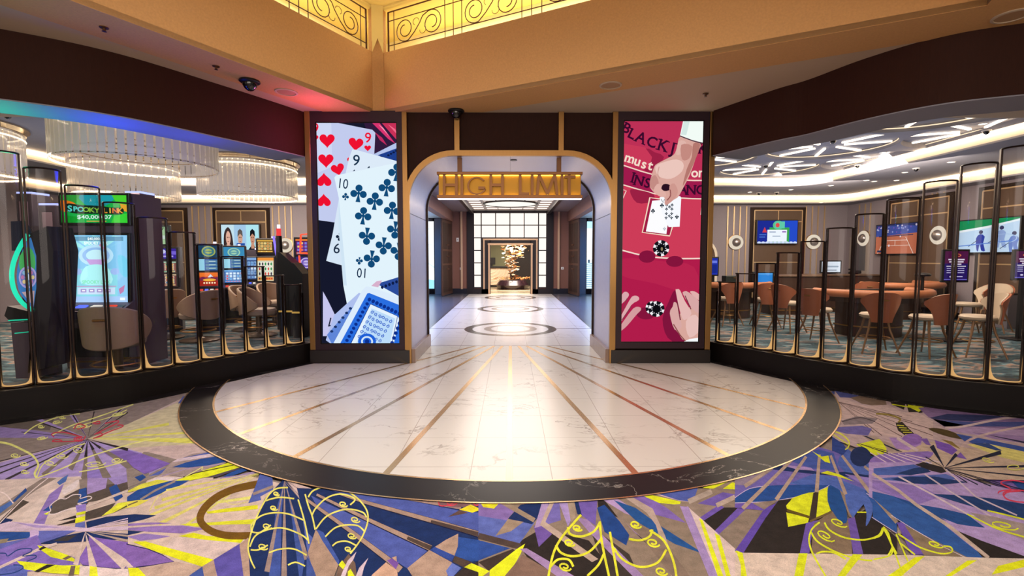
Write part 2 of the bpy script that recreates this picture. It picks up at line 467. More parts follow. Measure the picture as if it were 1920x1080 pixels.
# brass inlays of the half round floor and dark rings of the corridor: one flat inlay each
INL = attr_floor('inlay', .3, .05, 20, 0)
b = MB()
def strip(b, p, q, w, z):
    p, q = V(p), V(q); d = (q-p).normalized(); n = V((-d.y, d.x))*w/2
    b.face([(p.x+n.x, p.y+n.y, z), (q.x+n.x, q.y+n.y, z), (q.x-n.x, q.y-n.y, z), (p.x-n.x, p.y-n.y, z)])
ends = [(402.7, 773), (446, 815), (549.5, 858), (723.5, 888.3), (955, 902.4), (1191, 887.2), (1362, 852.7), (1472, 809.7), (1513, 767)]
apex = V((0, 9.0))
for px, py in ends:
    e = onz(px, py); e = V((e.x, e.y)); d = e-apex
    e = CC+(e-CC).normalized()*RI
    st = apex+d*((apex.y-PY1+.01)/(-d.y))
    strip(b, st, e, .05, .0012)
for r, w in ((RI, .018), (RO, .012)):
    pts = circ(CC, r, 96, math.pi*.99, 2.01*math.pi)
    for p, q in zip(pts, pts[1:]): strip(b, p, q, w, .0014)
struct(b.build('floor_brass_inlay', M_BRASSF))
b = MB()
MDK = mat('dark grey marble inlay', '544a46', .22)
MGR = mat('grey marble inlay', '948880', .22)
b2 = MB()
def annulus(b, c, r0, r1, z, n=64):
    A = circ(c, r0, n); B = circ(c, r1, n)
    for i in range(n):
        j = (i+1) % n; b.face([(*A[i], z), (*A[j], z), (*B[j], z), (*B[i], z)])
for cy in (10.07, 14.05, 18.0):
    annulus(b, (0, cy), .8, .97, .0012); annulus(b2, (0, cy), .41, .56, .0012)
    for s in (-1, 1): strip(b, (s*.97, cy), (s*1.72, cy), .045, .0012)
for s in (-1, 1): strip(b, (s*1.72, PY1), (s*1.72, 19.9), .04, .0014)
strip(b, (-1.4, PY1), (1.4, PY1), .02, .0013)
struct(b.build('floor_ring_inlay', MDK)); struct(b2.build('floor_grey_ring_inlay', MGR))
# teal gaming carpet behind the partitions
def teal():
    m, nt, out = new_mat('teal wave carpet'); L = nt.links.new
    tc = N(nt, 'ShaderNodeTexCoord'); mp = N(nt, 'ShaderNodeMapping'); mp.inputs['Scale'].default_value = (.9, 2.6, 1)
    L(tc.outputs['Object'], mp.inputs['Vector'])
    n = N(nt, 'ShaderNodeTexNoise'); n.inputs['Scale'].default_value = 1.6; n.inputs['Detail'].default_value = 6; n.inputs['Distortion'].default_value = .8
    L(mp.outputs[0], n.inputs['Vector'])
    cr = N(nt, 'ShaderNodeValToRGB'); el = cr.color_ramp.elements
    stops = [(.32, '141c26'), (.42, '42606a'), (.48, '2b3a46'), (.53, '6f9299'), (.57, 'b08a76'), (.62, '35535c'), (.7, '8f6f62')]
    el[0].position, el[0].color = stops[0][0], (*lin(stops[0][1]), 1)
    el[1].position, el[1].color = stops[-1][0], (*lin(stops[-1][1]), 1)
    for p, c in stops[1:-1]:
        e = el.new(p); e.color = (*lin(c), 1)
    L(n.outputs['Fac'], cr.inputs[0])
    b = N(nt, 'ShaderNodeBsdfPrincipled'); b.inputs['Roughness'].default_value = .9
    L(cr.outputs[0], b.inputs['Base Color']); L(b.outputs[0], out.inputs['Surface'])
    return m
M_TEAL = teal()
flat('floor_slot_hall', poly2(PATH_L, -.3)+[(-13, 2.9), (-13, 15.8), (-3.1, 15.8), (-3.1, 7.1)], .003, M_TEAL)
flat('floor_table_hall', poly2(PATH_R, -.3)+[(13, 3.3), (13, 15.8), (3.1, 15.8), (3.1, 7.1)], .003, M_TEAL)
# ------------------------------------------------------------------ partition bases
for nm, path in (('wall_left_partition', PATH_L), ('wall_right_partition', PATH_R)):
    b = MB(); b.ribbon(path, -.36, 0, -.02, .25); b.ribbon(path, -.38, .012, .25, ZL)
    struct(b.build(nm, M_BASE))
# ------------------------------------------------------------------ bulkheads over the partitions
for nm, path in (('left', BULK_L), ('right', BULK_R)):
    b = MB(); b.ribbon(path, -.55, 0, BB, SOF+.3); struct(b.build('wall_%s_bulkhead' % nm, M_BULK))
    b = MB(); b.ribbon(path, -.56, -.004, BB-.012, BB-.001); struct(b.build('ceiling_%s_bulkhead_underside' % nm, M_GREYCEIL))
# ------------------------------------------------------------------ entrance wall with the arch
AW, AH, AR = 1.41, 2.912, .62
def arch(w, h, r, z0=0.0, n=12):
    pts = [(w, z0)]
    pts += [(w-r+r*math.cos(a), h-r+r*math.sin(a)) for a in [math.pi/2*k/n for k in range(n+1)]]
    pts += [(-w+r+r*math.cos(a), h-r+r*math.sin(a)) for a in [math.pi/2+math.pi/2*k/n for k in range(n+1)]]
    pts += [(-w, z0)]
    return pts
ar = arch(AW+.06, AH+.06, AR+.06)
outline = [(-2.83, 0), (-2.83, SOF), (2.83, SOF), (2.83, 0)]+ar
b = MB(); b.slab([(x, PY0+.03, z) for x, z in outline], (0, 1, 0), PY1-PY0-.03)
struct(b.build('wall_front', M_DARK))
# metal lining of the arch passage
inner, outer = arch(AW, AH, AR), arch(AW+.06, AH+.06, AR+.06)
b = MB()
for i in range(len(inner)-1):
    (x0, z0), (x1, z1), (u0, w0), (u1, w1) = inner[i], inner[i+1], outer[i], outer[i+1]
    for y in (PY0, PY1+.02): b.face([(x0, y, z0), (x1, y, z1), (u1, y, w1), (u0, y, w0)])
    b.face([(x0, PY0, z0), (x1, PY0, z1), (x1, PY1+.02, z1), (x0, PY1+.02, z0)])
    b.face([(u0, PY0, w0), (u1, PY0, w1), (u1, PY1+.02, w1), (u0, PY1+.02, w0)])
struct(b.build('trim_1', M_SILVER, smooth=True))
# brass frame on the face of the arch and dark back edge
def archband(w0, w1, y0, y1, name, m, z0=0.0):
    A, B = arch(AW+w0, AH+w0, AR+w0, z0), arch(AW+w1, AH+w1, AR+w1, z0); b = MB()
    for i in range(len(A)-1):
        q = [A[i], A[i+1], B[i+1], B[i]]
        f = [V((x, y0, z)) for x, z in q]; g = [V((x, y1, z)) for x, z in q]
        b.face(f); b.face(g)
        for k in range(4): b.face([f[k], f[(k+1) % 4], g[(k+1) % 4], g[k]])
    return struct(b.build(name, m))
archband(-.004, .07, PY0-.045, PY0+.01, 'trim_2', M_BRASS)
archband(-.03, 0, PY1+.0, PY1+.04, 'trim_3', M_BRONZE)
# joints in the lining and its bases
b = MB()
for s in (-1, 1):
    b.box2((s*1.408-.004, PY0+.01, 2.115), (s*1.408+.004, PY1, 2.121))
b.box2((-.002, PY0+.02, AH-.003), (.002, PY1, AH+.001))
struct(b.build('trim_4', M_BRONZE))
MJB = mat('brown marble skirting', '8f7463', .25, noise=.15, nscale=6)
for s in (-1, 1):
    b = MB(); b.box2((s*1.385-.03, PY0-.02, 0), (s*1.385+.03, PY1+.03, .2), bev=.004)
    struct(b.build('baseboard_'+('left' if s < 0 else 'right'), MJB))
# brass strips of the entrance wall
def bx(name, lo, hi, m, bev=0.0):
    b = MB(); b.box2(lo, hi, bev=bev); return struct(b.build(name, m))
k = 5
for x0, x1, z0 in ((-2.845, -2.768, .19), (-1.505, -1.432, .19), (1.418, 1.494, .19), (2.768, 2.843, .19), (-.777, -.703, 2.98), (.667, .742, 2.98)):
    bx('trim_%d' % k, (x0, PY0-.03, z0), (x1, PY0+.05, SOF), M_BRASS, .004); k += 1
for s in (-1, 1):
    lo, hi = sorted((s*1.43, s*2.845))
    bx('baseboard_front_'+('left' if s < 0 else 'right'), (lo, PY0-.05, 0), (hi, PY0+.06, .19), M_BLACKST, .004)
# ------------------------------------------------------------------ hall soffit with the rotated coffer
C0 = V((-1.855, 6.90)); DL = V((-.4666, -.8845)); DR = V((.8867, -.4623)); DR.normalize(); DL.normalize()
LL, LR = 7.5, 6.38
CO = [C0, C0+DL*LL, C0+DL*LL+DR*LR, C0+DR*LR]          # coffer plan
NL, NR = V((-DL.y, DL.x)), V((-DR.y, DR.x))             # outward normals
if NL.dot(DR) > 0: NL = -NL
if NR.dot(DL) > 0: NR = -NR
hole = [tuple(p) for p in CO]
b = MB(); b.prism([(-11, -4), (11, -4), (11, 7.05), (-11, 7.05)], SOF, SOF+.05, [hole])
struct(b.build('ceiling_soffit', M_PAINT))
# wallpaper border under the soffit around the coffer (mitred)
W = .58
bo = [C0+NL*W+NR*W, C0+DL*(LL+W)+NL*W, C0+DL*(LL+W)+DR*(LR+W), C0+DR*(LR+W)+NR*W]
bo[0] = C0+NL*.02+NR*.02
bordL = [C0, C0+DL*LL, C0+DL*(LL)+NL*W, C0+NL*W]
bordR = [C0, C0+DR*LR, C0+DR*(LR+W)+NR*W, C0+NR*W]
bordF = [C0+DR*LR, C0+DR*LR+DL*LL, C0+DR*(LR+W)+DL*LL, C0+DR*(LR+W)+NR*W]
def clipY(poly, lim):
    res = []
    for i in range(len(poly)):
        a, c = poly[i-1], poly[i]
        if (a.y <= lim) != (c.y <= lim): res.append(a+(c-a)*((lim-a.y)/(c.y-a.y)))
        if c.y <= lim: res.append(c)
    return res
b = MB()
for q, dz in ((bordL, 0), (bordR, .0003), (bordF, .0006)):
    b.prism([tuple(p) for p in clipY(q, PY0-.005)], SOF-.006-dz, SOF+.001)
struct(b.build('ceiling_wallpaper_border', M_GOLDWALL))
# coffer walls
ZT = 4.33
def wallquad(name, p, d, L_, n, z0, z1, th, m):
    q = [p, p+d*L_, p+d*L_+n*th, p+n*th]
    b = MB(); b.prism([tuple(x) for x in q], z0, z1); return struct(b.build(name, m))
wallquad('wall_coffer_left', C0+DL*.11, DL, LL-.1, NL, SOF-.004, ZT, .12, M_GOLDWALL)
wallquad('wall_coffer_right', C0+DR*.11, DR, LR-.1, NR, SOF-.004, ZT, .12, M_GOLDWALL)
wallquad('wall_coffer_far_right', C0+DR*LR, DL, LL, DR, SOF-.004, 5.2, .12, M_GOLDWALL)
wallquad('wall_coffer_rear', C0+DL*LL, DR, LR, DL, SOF-.004, 5.2, .12, M_GOLDWALL)
# chamfered corner pilaster with its pointed cap
pc = [C0+DL*.12, C0+NL*.1+NR*.1, C0+DR*.12, (C0+DL*.10+DR*.02), (C0+DR*.10+DL*.02)]
b = MB(); q = [C0+DL*.115+NL*.05, C0+DL*.115-NL*.008, C0+DR*.115-NR*.008, C0+DR*.115+NR*.05, C0+NL*.1+NR*.1]
b.prism([tuple(p) for p in q], SOF-.005, 4.9); struct(b.build('trim_11', M_GOLDWALL))
for i, (zb, zp, off) in enumerate(((ZT-.02, ZT+.17, .02), (ZT+.12, ZT+.33, .012))):
    A_, B_ = C0+DL*.13-NL*(.008+off), C0+DR*.13-NR*(.008+off)
    Mi = (A_+B_)/2
    b = MB(); nrm = (B_-A_).normalized(); nrm = V((-nrm.y, nrm.x, 0))
    if nrm.y > 0: nrm = -nrm
    b.slab([(A_.x, A_.y, zb), (Mi.x, Mi.y, zp), (B_.x, B_.y, zb), (B_.x, B_.y, zp+.35), (A_.x, A_.y, zp+.35)], nrm, .012)
    struct(b.build('trim_%d' % (12+i), M_YELLOW))
# lit niche behind the railing: sill, back wall, ceiling
DEP = .85
for nm, d, L_, n in (('left', DL, LL, NL), ('right', DR, LR, NR)):
    dz = .001 if nm == 'left' else 0
    wallquad('wall_niche_sill_'+nm, C0-d*DEP+n*.005, d, L_+DEP, n, ZT-.03, ZT-.012-dz, DEP, M_CREAM)
    wallquad('wall_niche_'+nm, C0+n*DEP-d*(DEP+.05), d, L_+DEP+.05, n, ZT-.05, 5.15, .05, M_CREAM)
    wallquad('ceiling_niche_'+nm, C0-n*.02-d*DEP, d, L_+DEP, n, 4.92+dz, 4.96, DEP+.04, M_YELLOW)
q = [C0-NL*.0, C0+NL*DEP+NR*DEP]
# coffer ceiling: yellow border and brown field
MCB = mat('brown coffer ceiling', '7d4f45', .7)
ins = [C0+DL*.55+DR*.55, C0+DL*(LL-.5)+DR*.55, C0+DL*(LL-.5)+DR*(LR-.5), C0+DL*.55+DR*(LR-.5)]
b = MB(); b.prism([tuple(p) for p in CO], 4.94, 5.0, [[tuple(p) for p in ins]]); struct(b.build('ceiling_coffer_border', M_YELLOW))
b = MB(); b.prism([tuple(p) for p in ins], 5.01, 5.08); struct(b.build('ceiling_coffer', MCB))
# ------------------------------------------------------------------ scroll railings in front of the lit niche
M_IRON = mat('bronze iron rail', '4a2410', .45, .3)
def railing(nm, d, n, label, mir):
    base = C0+d*.16-n*.0
    t = thing('scroll_railing', label, 'railing', (base.x, base.y, ZT))
    def P(u, z): return V((d.x*u+n.x*.05, d.y*u+n.y*.05, z))
    H = .55; Lr = 3.7
    for z in (.012, .10, .43, H):
        b = MB(); b.tube([P(0, z), P(Lr, z)], .009 if z in (.012, H) else .006, 6); b.build('rail', M_IRON, t)
    for x in (0, Lr): b = MB(); b.tube([P(x, -.01), P(x, H)], .013, 6); b.build('post', M_IRON, t)
    bars = [.1]; scrolls = []; u = .1
    while u+.85 < Lr:
        scrolls.append(u+.02); u += .85; bars += [u, u+.13, u+.26]; u += .26
    for x in bars:
        if x < Lr: b = MB(); b.tube([P(x, 0), P(x, H)], .006, 6); b.build('bar', M_IRON, t)
    for s0 in scrolls:
        def sp(cx, cz, r, a0, turns, sg):
            return [(cx+r*(1-.62*k/30)*math.cos(a0+sg*turns*2*math.pi*k/30), cz+r*(1-.62*k/30)*math.sin(a0+sg*turns*2*math.pi*k/30)) for k in range(31)]
        c1, c2 = (s0+.17, .265), (s0+.62, .265)
        A_ = sp(*c1, .16, -1.2, 1.55, -1); B_ = sp(*c2, .165, 1.95, 1.55, -1)
        S = A_[::-1]+[(s0+.33, .2), (s0+.42, .3), (s0+.47, .38)]+B_
        b = MB(); b.tube([P(x, z) for x, z in S], .0065, 6)
        b.tube([P(s0+.36+.05*math.cos(k), .33+.045*math.sin(k)) for k in [x*.35 for x in range(13)]], .004, 5)
        b.tube([P(s0+.47+.05*math.cos(k+3), .2+.045*math.sin(k+3)) for k in [x*.35 for x in range(13)]], .004, 5)
        b.build('scroll', M_IRON, t)
railing('l', DL, NL, 'bronze scrollwork railing on the left golden fascia, before a lit cream niche', 1)
railing('r', DR, NR, 'bronze scrollwork railing on the right golden fascia, before a lit cream niche', -1)
# ------------------------------------------------------------------ patterned hall carpet: one flat woven picture
CZ = -.010
cv = Canvas(lambda u, v: onz(u, v, CZ), (0, 0, 1), lift=.00002, k=1.02)
# ground of the whole hall, drawn in plan
b = MB(); b.prism([(-10, -4), (10, -4), (10, 7.2), (-10, 7.2)], -.05, CZ-.012)
struct(b.build('floor_base', mat('taupe carpet ground', '8f8178', .9, noise=.15, nscale=200)))
TA, BE, CR, PU, LI, BL, NA, RO_, BK, YE, PY_, BR, RE = '8a7d74', 'c4b0a6', 'cfbfba', '7a62ac', 'a08cc2', '4d5ca2', '182c5c', '254a8e', '2a2422', 'd3dc24', 'dcd470', '6b4c14', 'c23a4c'
# ---- far left fan
cv.at(0, 740, 6)
cv.poly([(-400, 2000), (-400, 300), (1440, 40), (2400, -60), (2400, 2100), (3000, 2300), (-400, 2300)], BE)
cv.poly([(-300, 380), (0, 340), (1500, 40), (2300, -80), (1440, 330), (985, 495), (-300, 520)], TA)
cv.poly([(-60, 345), (300, 290), (620, 240), (560, 400), (200, 390)], '6a5f57')
cv.poly([(-300, 350), (0, 362), (430, 405), (985, 495), (-300, 480)], '8f7db0')
cv.poly([(395, 285), (470, 275), (985, 490)], LI); cv.poly([(780, 228), (840, 222), (985, 490)], LI)
cv.poly([(1340, 160), (1440, 120), (1000, 480)], 'a596b4')
cv.poly([(-300, 830), (0, 765), (960, 510), (1440, 610), (1960, 760), (1900, 830), (1440, 960), (1100, 1080), (0, 1160), (-300, 1160)], 'a392c6')
cv.poly([(-300, 510), (960, 500), (360, 660), (0, 755), (-300, 830)], TA)
cv.poly([(1160, 650), (1440, 620), (1910, 780), (1640, 890), (1440, 820)], PU)
cv.poly([(955, 850), (1160, 810), (1210, 990), (940, 1060)], '8a78c0')
cv.poly([(880, 1000), (1440, 930), (1680, 880), (1640, 1000), (1440, 1100), (870, 1130)], '857a70')
cv.rays((985, 500), [(-200, 800, 14), (-200, 880, 16), (-200, 960, 18), (60, 960, 26)], '3a3236')
cv.rays((985, 500), [(480, 905, 46), (790, 840, 60), (940, 1010, 80), (1240, 1010, 110), (1560, 880, 90)], '7b7067')
cv.rays((985, 500), [(700, 720, 26), (880, 660, 40), (965, 700, 36), (1050, 620, 34), (1130, 600, 30), (1440, 620, 34)], '2c2526')
cv.rays((985, 495), [(820, 230, 18), (1060, 190, 14), (1380, 150, 14), (470, 320, 14), (1440, 200, 12), (240, 420, 8)], '2c2526')
cv.poly([(1000, 490), (1440, 330), (2060, 60), (2210, 180), (2300, 420), (2100, 560), (1440, 600)], 'c6bd98')
cv.rays((1020, 495), [(2200, 520, 60), (1900, 330, 30), (2100, 430, 24)], 'd6d462')
cv.poly([(2000, 100), (2060, 20), (2160, 20), (2080, 90)], BL); cv.poly([(2080, 60), (2150, 0), (2190, 10), (2150, 80)], PU)
YS = 'dcdc80'
cv.line([(270, 445), (420, 340), (700, 240), (900, 215)], 13, YS, 5)
cv.line([(400, 945), (700, 830), (1000, 700), (1440, 565), (1800, 480)], 13, YS, 5)
cv.line([(410, 940), (480, 790), (650, 680), (830, 590), (960, 550)], 12, YS, 5)
cv.line([(-100, 520), (100, 555), (250, 620), (370, 690), (430, 790), (390, 890), (420, 945)], 24, YS, 5)
cv.line([(590, 455), (800, 350), (1100, 250), (1500, 110)], 12, YS, 5)
cv.line([(820, 370), (1000, 320), (1250, 250), (1430, 170)], 9, YS, 5)
cv.line([(890, 870), (1150, 820), (1440, 740), (1750, 640), (1790, 590)], 12, YS, 5)
for c, rx, ry, rt in (((690, 690), 80, 32, 0), ((560, 770), 80, 32, .2), ((880, 620), 70, 40, 0), ((1060, 780), 130, 34, -.1), ((1310, 740), 70, 30, -.2), ((170, 685), 60, 26, 0), ((270, 780), 55, 25, 0), ((280, 870), 50, 25, 0), ((460, 360), 40, 20, 0), ((700, 260), 40, 16, 0), ((1330, 220), 90, 20, -.2), ((470, 490), 70, 18, -.2), ((930, 355), 100, 22, -.1), ((640, 310), 60, 18, -.2)):
    cv.spiral(c, rx, ry, 10, YS, rt)
for pts in ([(610, 480), (585, 440), (720, 425), (930, 480)], [(830, 390), (880, 330), (960, 360), (870, 390)], [(1040, 325), (1110, 300), (1120, 325), (1060, 330)], [(1060, 450), (1200, 380), (1320, 320), (1320, 295), (1180, 325)], [(1050, 495), (1250, 410), (1370, 365), (1380, 345), (1320, 345)], [(1060, 490), (1150, 460), (1130, 430), (1090, 440)], [(700, 520), (640, 505), (600, 530), (900, 520), (960, 470)]):
    cv.line(pts, 12, RE, 5)
cv.spiral((880, 500), 60, 30, 12, RE, 0, 2)
# ---- lower left
cv.at(0, 900, 6)
cv.poly([(-300, 300), (0, 0), (900, -40), (1000, 100), (900, 420), (480, 560), (-300, 560)], 'cbbab0')
cv.poly([(-100, 480), (160, 300), (400, 120), (640, -20), (480, -20), (280, 110), (-60, 330)], TA)
cv.poly([(-60, 520), (330, 250), (240, 220), (60, 400)], '4e463f'); cv.poly([(-60, 520), (100, 490), (150, 450), (60, 430)], NA)
cv.poly([(140, 240), (290, 90), (305, 125), (165, 250)], RO_); cv.poly([(-40, 330), (130, 230), (155, 262), (-40, 410)], '4a6cae')
cv.poly([(160, 460), (560, 120), (900, 0), (930, 60), (740, 200), (600, 300), (480, 470)], 'd2c2b8')
cv.poly([(640, 30), (700, -20), (770, -60), (740, 20), (670, 60)], '4a6cae')
cv.poly([(370, 500), (560, 160), (720, 40), (690, 120), (640, 240), (540, 390), (500, 500)], '8a74b8')
cv.poly([(690, 120), (870, 0), (900, 0), (860, 90), (720, 170)], 'd8cccc')
cv.line([(-50, 540), (100, 380), (330, 150), (540, -20)], 9, 'e0d0cc', 4)
cv.line([(-40, 120), (60, 160), (130, 240), (150, 265)], 14, 'e0d0cc', 4)
cv.poly([(720, 190), (900, 100), (1440, 20), (1440, 130), (1300, 200), (1000, 250), (960, 300), (860, 240)], '544a43')
cv.poly([(980, -20), (1210, -20), (1190, 95), (980, 165)], LI); cv.poly([(890, 0), (985, -20), (980, 90), (900, 110)], TA)
cv.poly([(1210, -20), (1440, -60), (1440, 20), (1300, 60)], '9484bc')
cv.poly([(890, 110), (972, 85), (980, 260), (870, 275)], RO_); cv.poly([(1225, 90), (1310, 48), (1385, 190), (1300, 245), (1240, 140)], RO_)
cv.poly([(560, 380), (590, 270), (640, 220), (720, 200), (820, 175), (900, 190), (870, 260), (900, 290), (780, 320), (700, 360), (620, 385)], '5d544d', 3)
cv.poly([(480, 350), (570, 285), (590, 300), (560, 350)], RO_)
cv.line([(520, 375), (570, 350), (560, 300), (610, 250), (680, 210), (740, 215), (820, 170), (910, 170), (900, 210), (1000, 185), (1030, 210), (930, 255), (870, 270), (930, 290), (860, 320), (740, 340), (620, 385), (550, 385)], 10, 'ddd0d0', 3)
cv.poly([(640, 468), (850, 400), (862, 432)], BK); cv.poly([(620, 518), (860, 440), (862, 478)], BK)
cv.poly([(960, 455), (960, 365), (1300, 258), (1250, 330), (1150, 410)], '4d443e'); cv.line([(960, 360), (1260, 265)], 10, 'cdbcae')
cv.line([(970, 300), (1440, 120)], 26, 'c8b8ae'); 
cv.poly([(1140, 412), (1330, 262), (1440, 248), (1460, 300), (1260, 375)], 'd8dc3c'); cv.poly([(1260, 380), (1440, 280), (1440, 300)], '4d443e')
cv.poly([(850, 290), (970, 270), (965, 350), (865, 365)], '8a78c0')
cv.poly([(860, 375), (965, 350), (962, 380), (858, 402)], YE); cv.poly([(850, 432), (960, 405), (955, 460), (845, 492)], YE); cv.poly([(490, 385), (560, 360), (530, 395)], YE)
cv.poly([(850, 495), (955, 470), (960, 550), (840, 550)], '5c66ac')
cv.poly([(-200, 560), (100, 470), (500, 500), (1000, 545), (1600, 510), (1600, 560), (950, 585), (-200, 580)], 'c6b2c6')
cv.poly([(120, 470), (320, 500), (700, 540), (400, 540)], LI)
cv.poly([(970, 475), (1200, 415), (1440, 395), (1860, 420), (1450, 450), (1100, 512), (980, 545)], NA)
for y in (440, 470, 500): cv.line([(990, 545), (1500, y-20)], 3, 'c6b2c6', w2=14)
cv.poly([(-200, 585), (350, 590), (340, 650), (0, 700), (-200, 720)], RO_); cv.poly([(-200, 700), (100, 660), (60, 720), (-200, 760)], '8c8068')
cv.poly([(430, 575), (860, 572), (700, 640), (440, 720), (360, 770), (-200, 900), (-200, 760), (300, 660)], '5f66b0')
cv.poly([(340, 570), (430, 570), (420, 650), (280, 770), (90, 840), (200, 760), (330, 660)], 'bca6cc', 3)
cv.poly([(-200, 860), (420, 620), (470, 740), (900, 900), (900, 960), (-200, 1100)], '7d69b6')
cv.poly([(450, 722), (700, 635), (930, 590), (1100, 585), (1300, 600), (1600, 620), (1750, 650), (1440, 668), (1000, 692), (560, 722)], NA)
cv.poly([(600, 690), (720, 640), (870, 620), (760, 690)], '3a3636')
cv.poly([(-200, 1200), (-200, 1000), (260, 950), (310, 1000), (300, 1200)], '5864b0')
cv.line([(-50, 1010), (420, 790), (640, 720)], 30, 'cbb8b4')
cv.poly([(418, 738), (490, 752), (780, 855), (840, 890), (870, 930), (700, 900), (570, 870), (470, 800)], YE)
cv.poly([(430, 782), (490, 748), (525, 765), (455, 795)], BK); cv.poly([(700, 890), (770, 855), (810, 870), (740, 905)], '6b5c52')
cv.poly([(185, 912), (260, 920), (540, 950), (700, 965), (920, 960), (940, 1070), (600, 1055), (280, 1010)], YE)
cv.poly([(385, 1032), (530, 955), (625, 957), (430, 1042)], BK); cv.poly([(800, 970), (850, 970), (830, 1080), (770, 1080)], '6b5c52')
cv.line([(-40, 830), (60, 830), (90, 860), (200, 790), (340, 775), (350, 810), (250, 860), (390, 850), (400, 880), (300, 920)], 12, '23407c', 4)
cv.line([(150, 960), (240, 965), (255, 1000), (150, 1050), (0, 1070)], 12, '23407c', 4)
cv.poly([(880, 905), (1000, 700), (1000, 640), (1440, 705), (1870, 830), (2000, 900), (1700, 985), (1300, 1000), (930, 960)], '7d5fae')
cv.line([(1440, 700), (1700, 770), (1880, 840), (2000, 905), (1760, 970), (1300, 1000), (930, 962)], 10, '1c2050', 4)
cv.rays((960, 590), [(850, 960, 60), (1050, 1000, 90), (1420, 970, 120)], 'cbb8b0')
cv.rays((960, 580), [(1500, 640, 24), (1440, 690, 30)], 'a89688')
cv.poly([(900, 965), (1300, 1005), (1440, 1000), (1440, 1200), (880, 1200)], 'd4c4c2'); cv.poly([(1010, 972), (1090, 985), (1115, 1200), (1000, 1200)], 'dbe030')
# ---- left centre, beside the border
cv.at(240, 800, 6)
cv.poly([(0, 1700), (0, 900), (650, 640), (1300, 540), (1700, 640), (1500, 1700)], 'c6b2a6')
cv.poly([(300, 230), (760, 205), (880, 240), (980, 320), (540, 385), (180, 300)], 'bfaaa6')
cv.poly([(180, 285), (230, 290), (560, 375), (480, 415), (130, 330)], TA)
cv.poly([(-20, 380), (140, 300), (475, 418), (190, 535), (60, 465)], '7d62b2')
cv.poly([(-20, 480), (60, 470), (210, 555), (480, 415), (380, 540), (0, 690)], '8a7e76')
cv.poly([(72, 572), (165, 540), (205, 572), (135, 622)], RO_); cv.poly([(230, 562), (450, 458), (455, 475), (350, 545)], BL)
cv.poly([(480, 410), (720, 310), (900, 285), (1000, 340), (1110, 405), (640, 570), (370, 540)], '9c8c88')
cv.poly([(590, 360), (900, 292), (940, 320)], BL); cv.poly([(490, 405), (560, 365), (940, 305), (970, 335), (700, 375)], 'cdbcc6')
cv.poly([(500, 460), (640, 410), (820, 365), (980, 342), (1110, 398), (900, 440), (680, 465)], RO_)
cv.line([(380, 560), (650, 480), (1100, 420)], 7, '9a86b4')
cv.poly([(530, 612), (760, 530), (900, 480), (1130, 408), (1200, 428), (1265, 465), (1000, 545), (700, 610)], YE)
cv.line([(620, 570), (760, 525), (1190, 435)], 9, BK)
cv.poly([(880, 575), (1260, 460), (1280, 470), (1000, 570)], '4c4450'); cv.poly([(1030, 588), (1150, 520), (1285, 470), (1350, 492), (1180, 555)], RO_)
cv.poly([(1000, 575), (1200, 560), (1420, 505), (1460, 520), (1300, 600)], '9a86b0')
cv.line([(640, 570), (800, 480), (840, 455), (830, 490), (860, 495)], 8, YS, 4)
cv.poly([(310, 575), (620, 570), (450, 625), (150, 665)], 'd2c4c8')
cv.poly([(0, 725), (150, 650), (330, 600), (480, 615), (100, 720), (0, 745)], 'd2d04a')
cv.poly([(-10, 795), (110, 715), (300, 660), (470, 615), (690, 607), (560, 680), (200, 825), (-10, 842)], RO_)
cv.line([(140, 825), (310, 720), (530, 618)], 22, '8f837c')
cv.poly([(-10, 850), (120, 830), (240, 828), (100, 900), (-10, 920)], 'd8d050'); cv.line([(0, 890), (110, 845)], 14, '6e6048')
cv.rays((1500, 520), [(430, 720, 26), (380, 830, 34), (300, 920, 34), (250, 1000, 30), (350, 1100, 40), (600, 1150, 30)], 'cdc66a')
cv.line([(240, 960), (330, 800), (470, 710), (640, 660)], 10, 'd2cc74', 4)
cv.poly([(880, 962), (1100, 925), (1460, 885), (1460, 932), (900, 985)], 'cfd028'); cv.poly([(960, 850), (1420, 780), (1420, 815), (1000, 870)], 'cfce70')
cv.poly([(890, 1085), (1480, 1040), (1480, 1085), (880, 1120)], 'c9cc22')
cv.line([(1080, 840), (1180, 880), (1350, 850)], 8, 'd2cc74', 4)
cv.poly([(1460, 690), (1390, 780), (1355, 866), (1500, 830)], BL)
# brown ring
cv.at(240, 920, 6.75)
ringp = [(1700, -90), (1450, -40), (1280, 10), (1120, 90), (1000, 190), (930, 290), (915, 380), (970, 460), (1080, 530), (1230, 570), (1400, 580), (1620, 572)]
# ---- lower left centre
cv.poly([(560, 600), (800, 590), (1480, 620), (1420, 660), (1080, 885), (800, 830), (480, 730)], 'c9b6b2')
cv.poly([(0, 310), (80, 303), (360, 318), (200, 372), (0, 415)], NA)
cv.poly([(0, 425), (200, 412), (400, 408), (560, 420), (200, 440), (0, 455)], '8a6fae')
cv.poly([(0, 478), (400, 452), (700, 447), (975, 490), (700, 548), (300, 530), (0, 505)], '8a6fb0')
cv.poly([(0, 510), (200, 525), (0, 570)], NA)
cv.poly([(-10, 590), (200, 548), (540, 583), (350, 622), (150, 640)], '8a74b4')
cv.poly([(60, 652), (220, 648), (500, 728), (1085, 880), (935, 968), (600, 862), (280, 752)], 'd4d820')
cv.poly([(640, 582), (830, 538), (1000, 580), (1475, 610), (1425, 668), (1000, 632)], 'ccd020')
cv.poly([(650, 430), (900, 415), (1000, 412), (1600, 370), (1590, 430), (1000, 440), (880, 465)], 'cdd030')
cv.poly([(1020, 445), (1600, 430), (1570, 545), (1150, 530)], 'b59e98')
cv.line(ringp, 92, BR, 4)
cv.poly([(-20, 680), (260, 748), (430, 818), (585, 905), (340, 948), (100, 980), (-20, 985)], '7d5fa8')
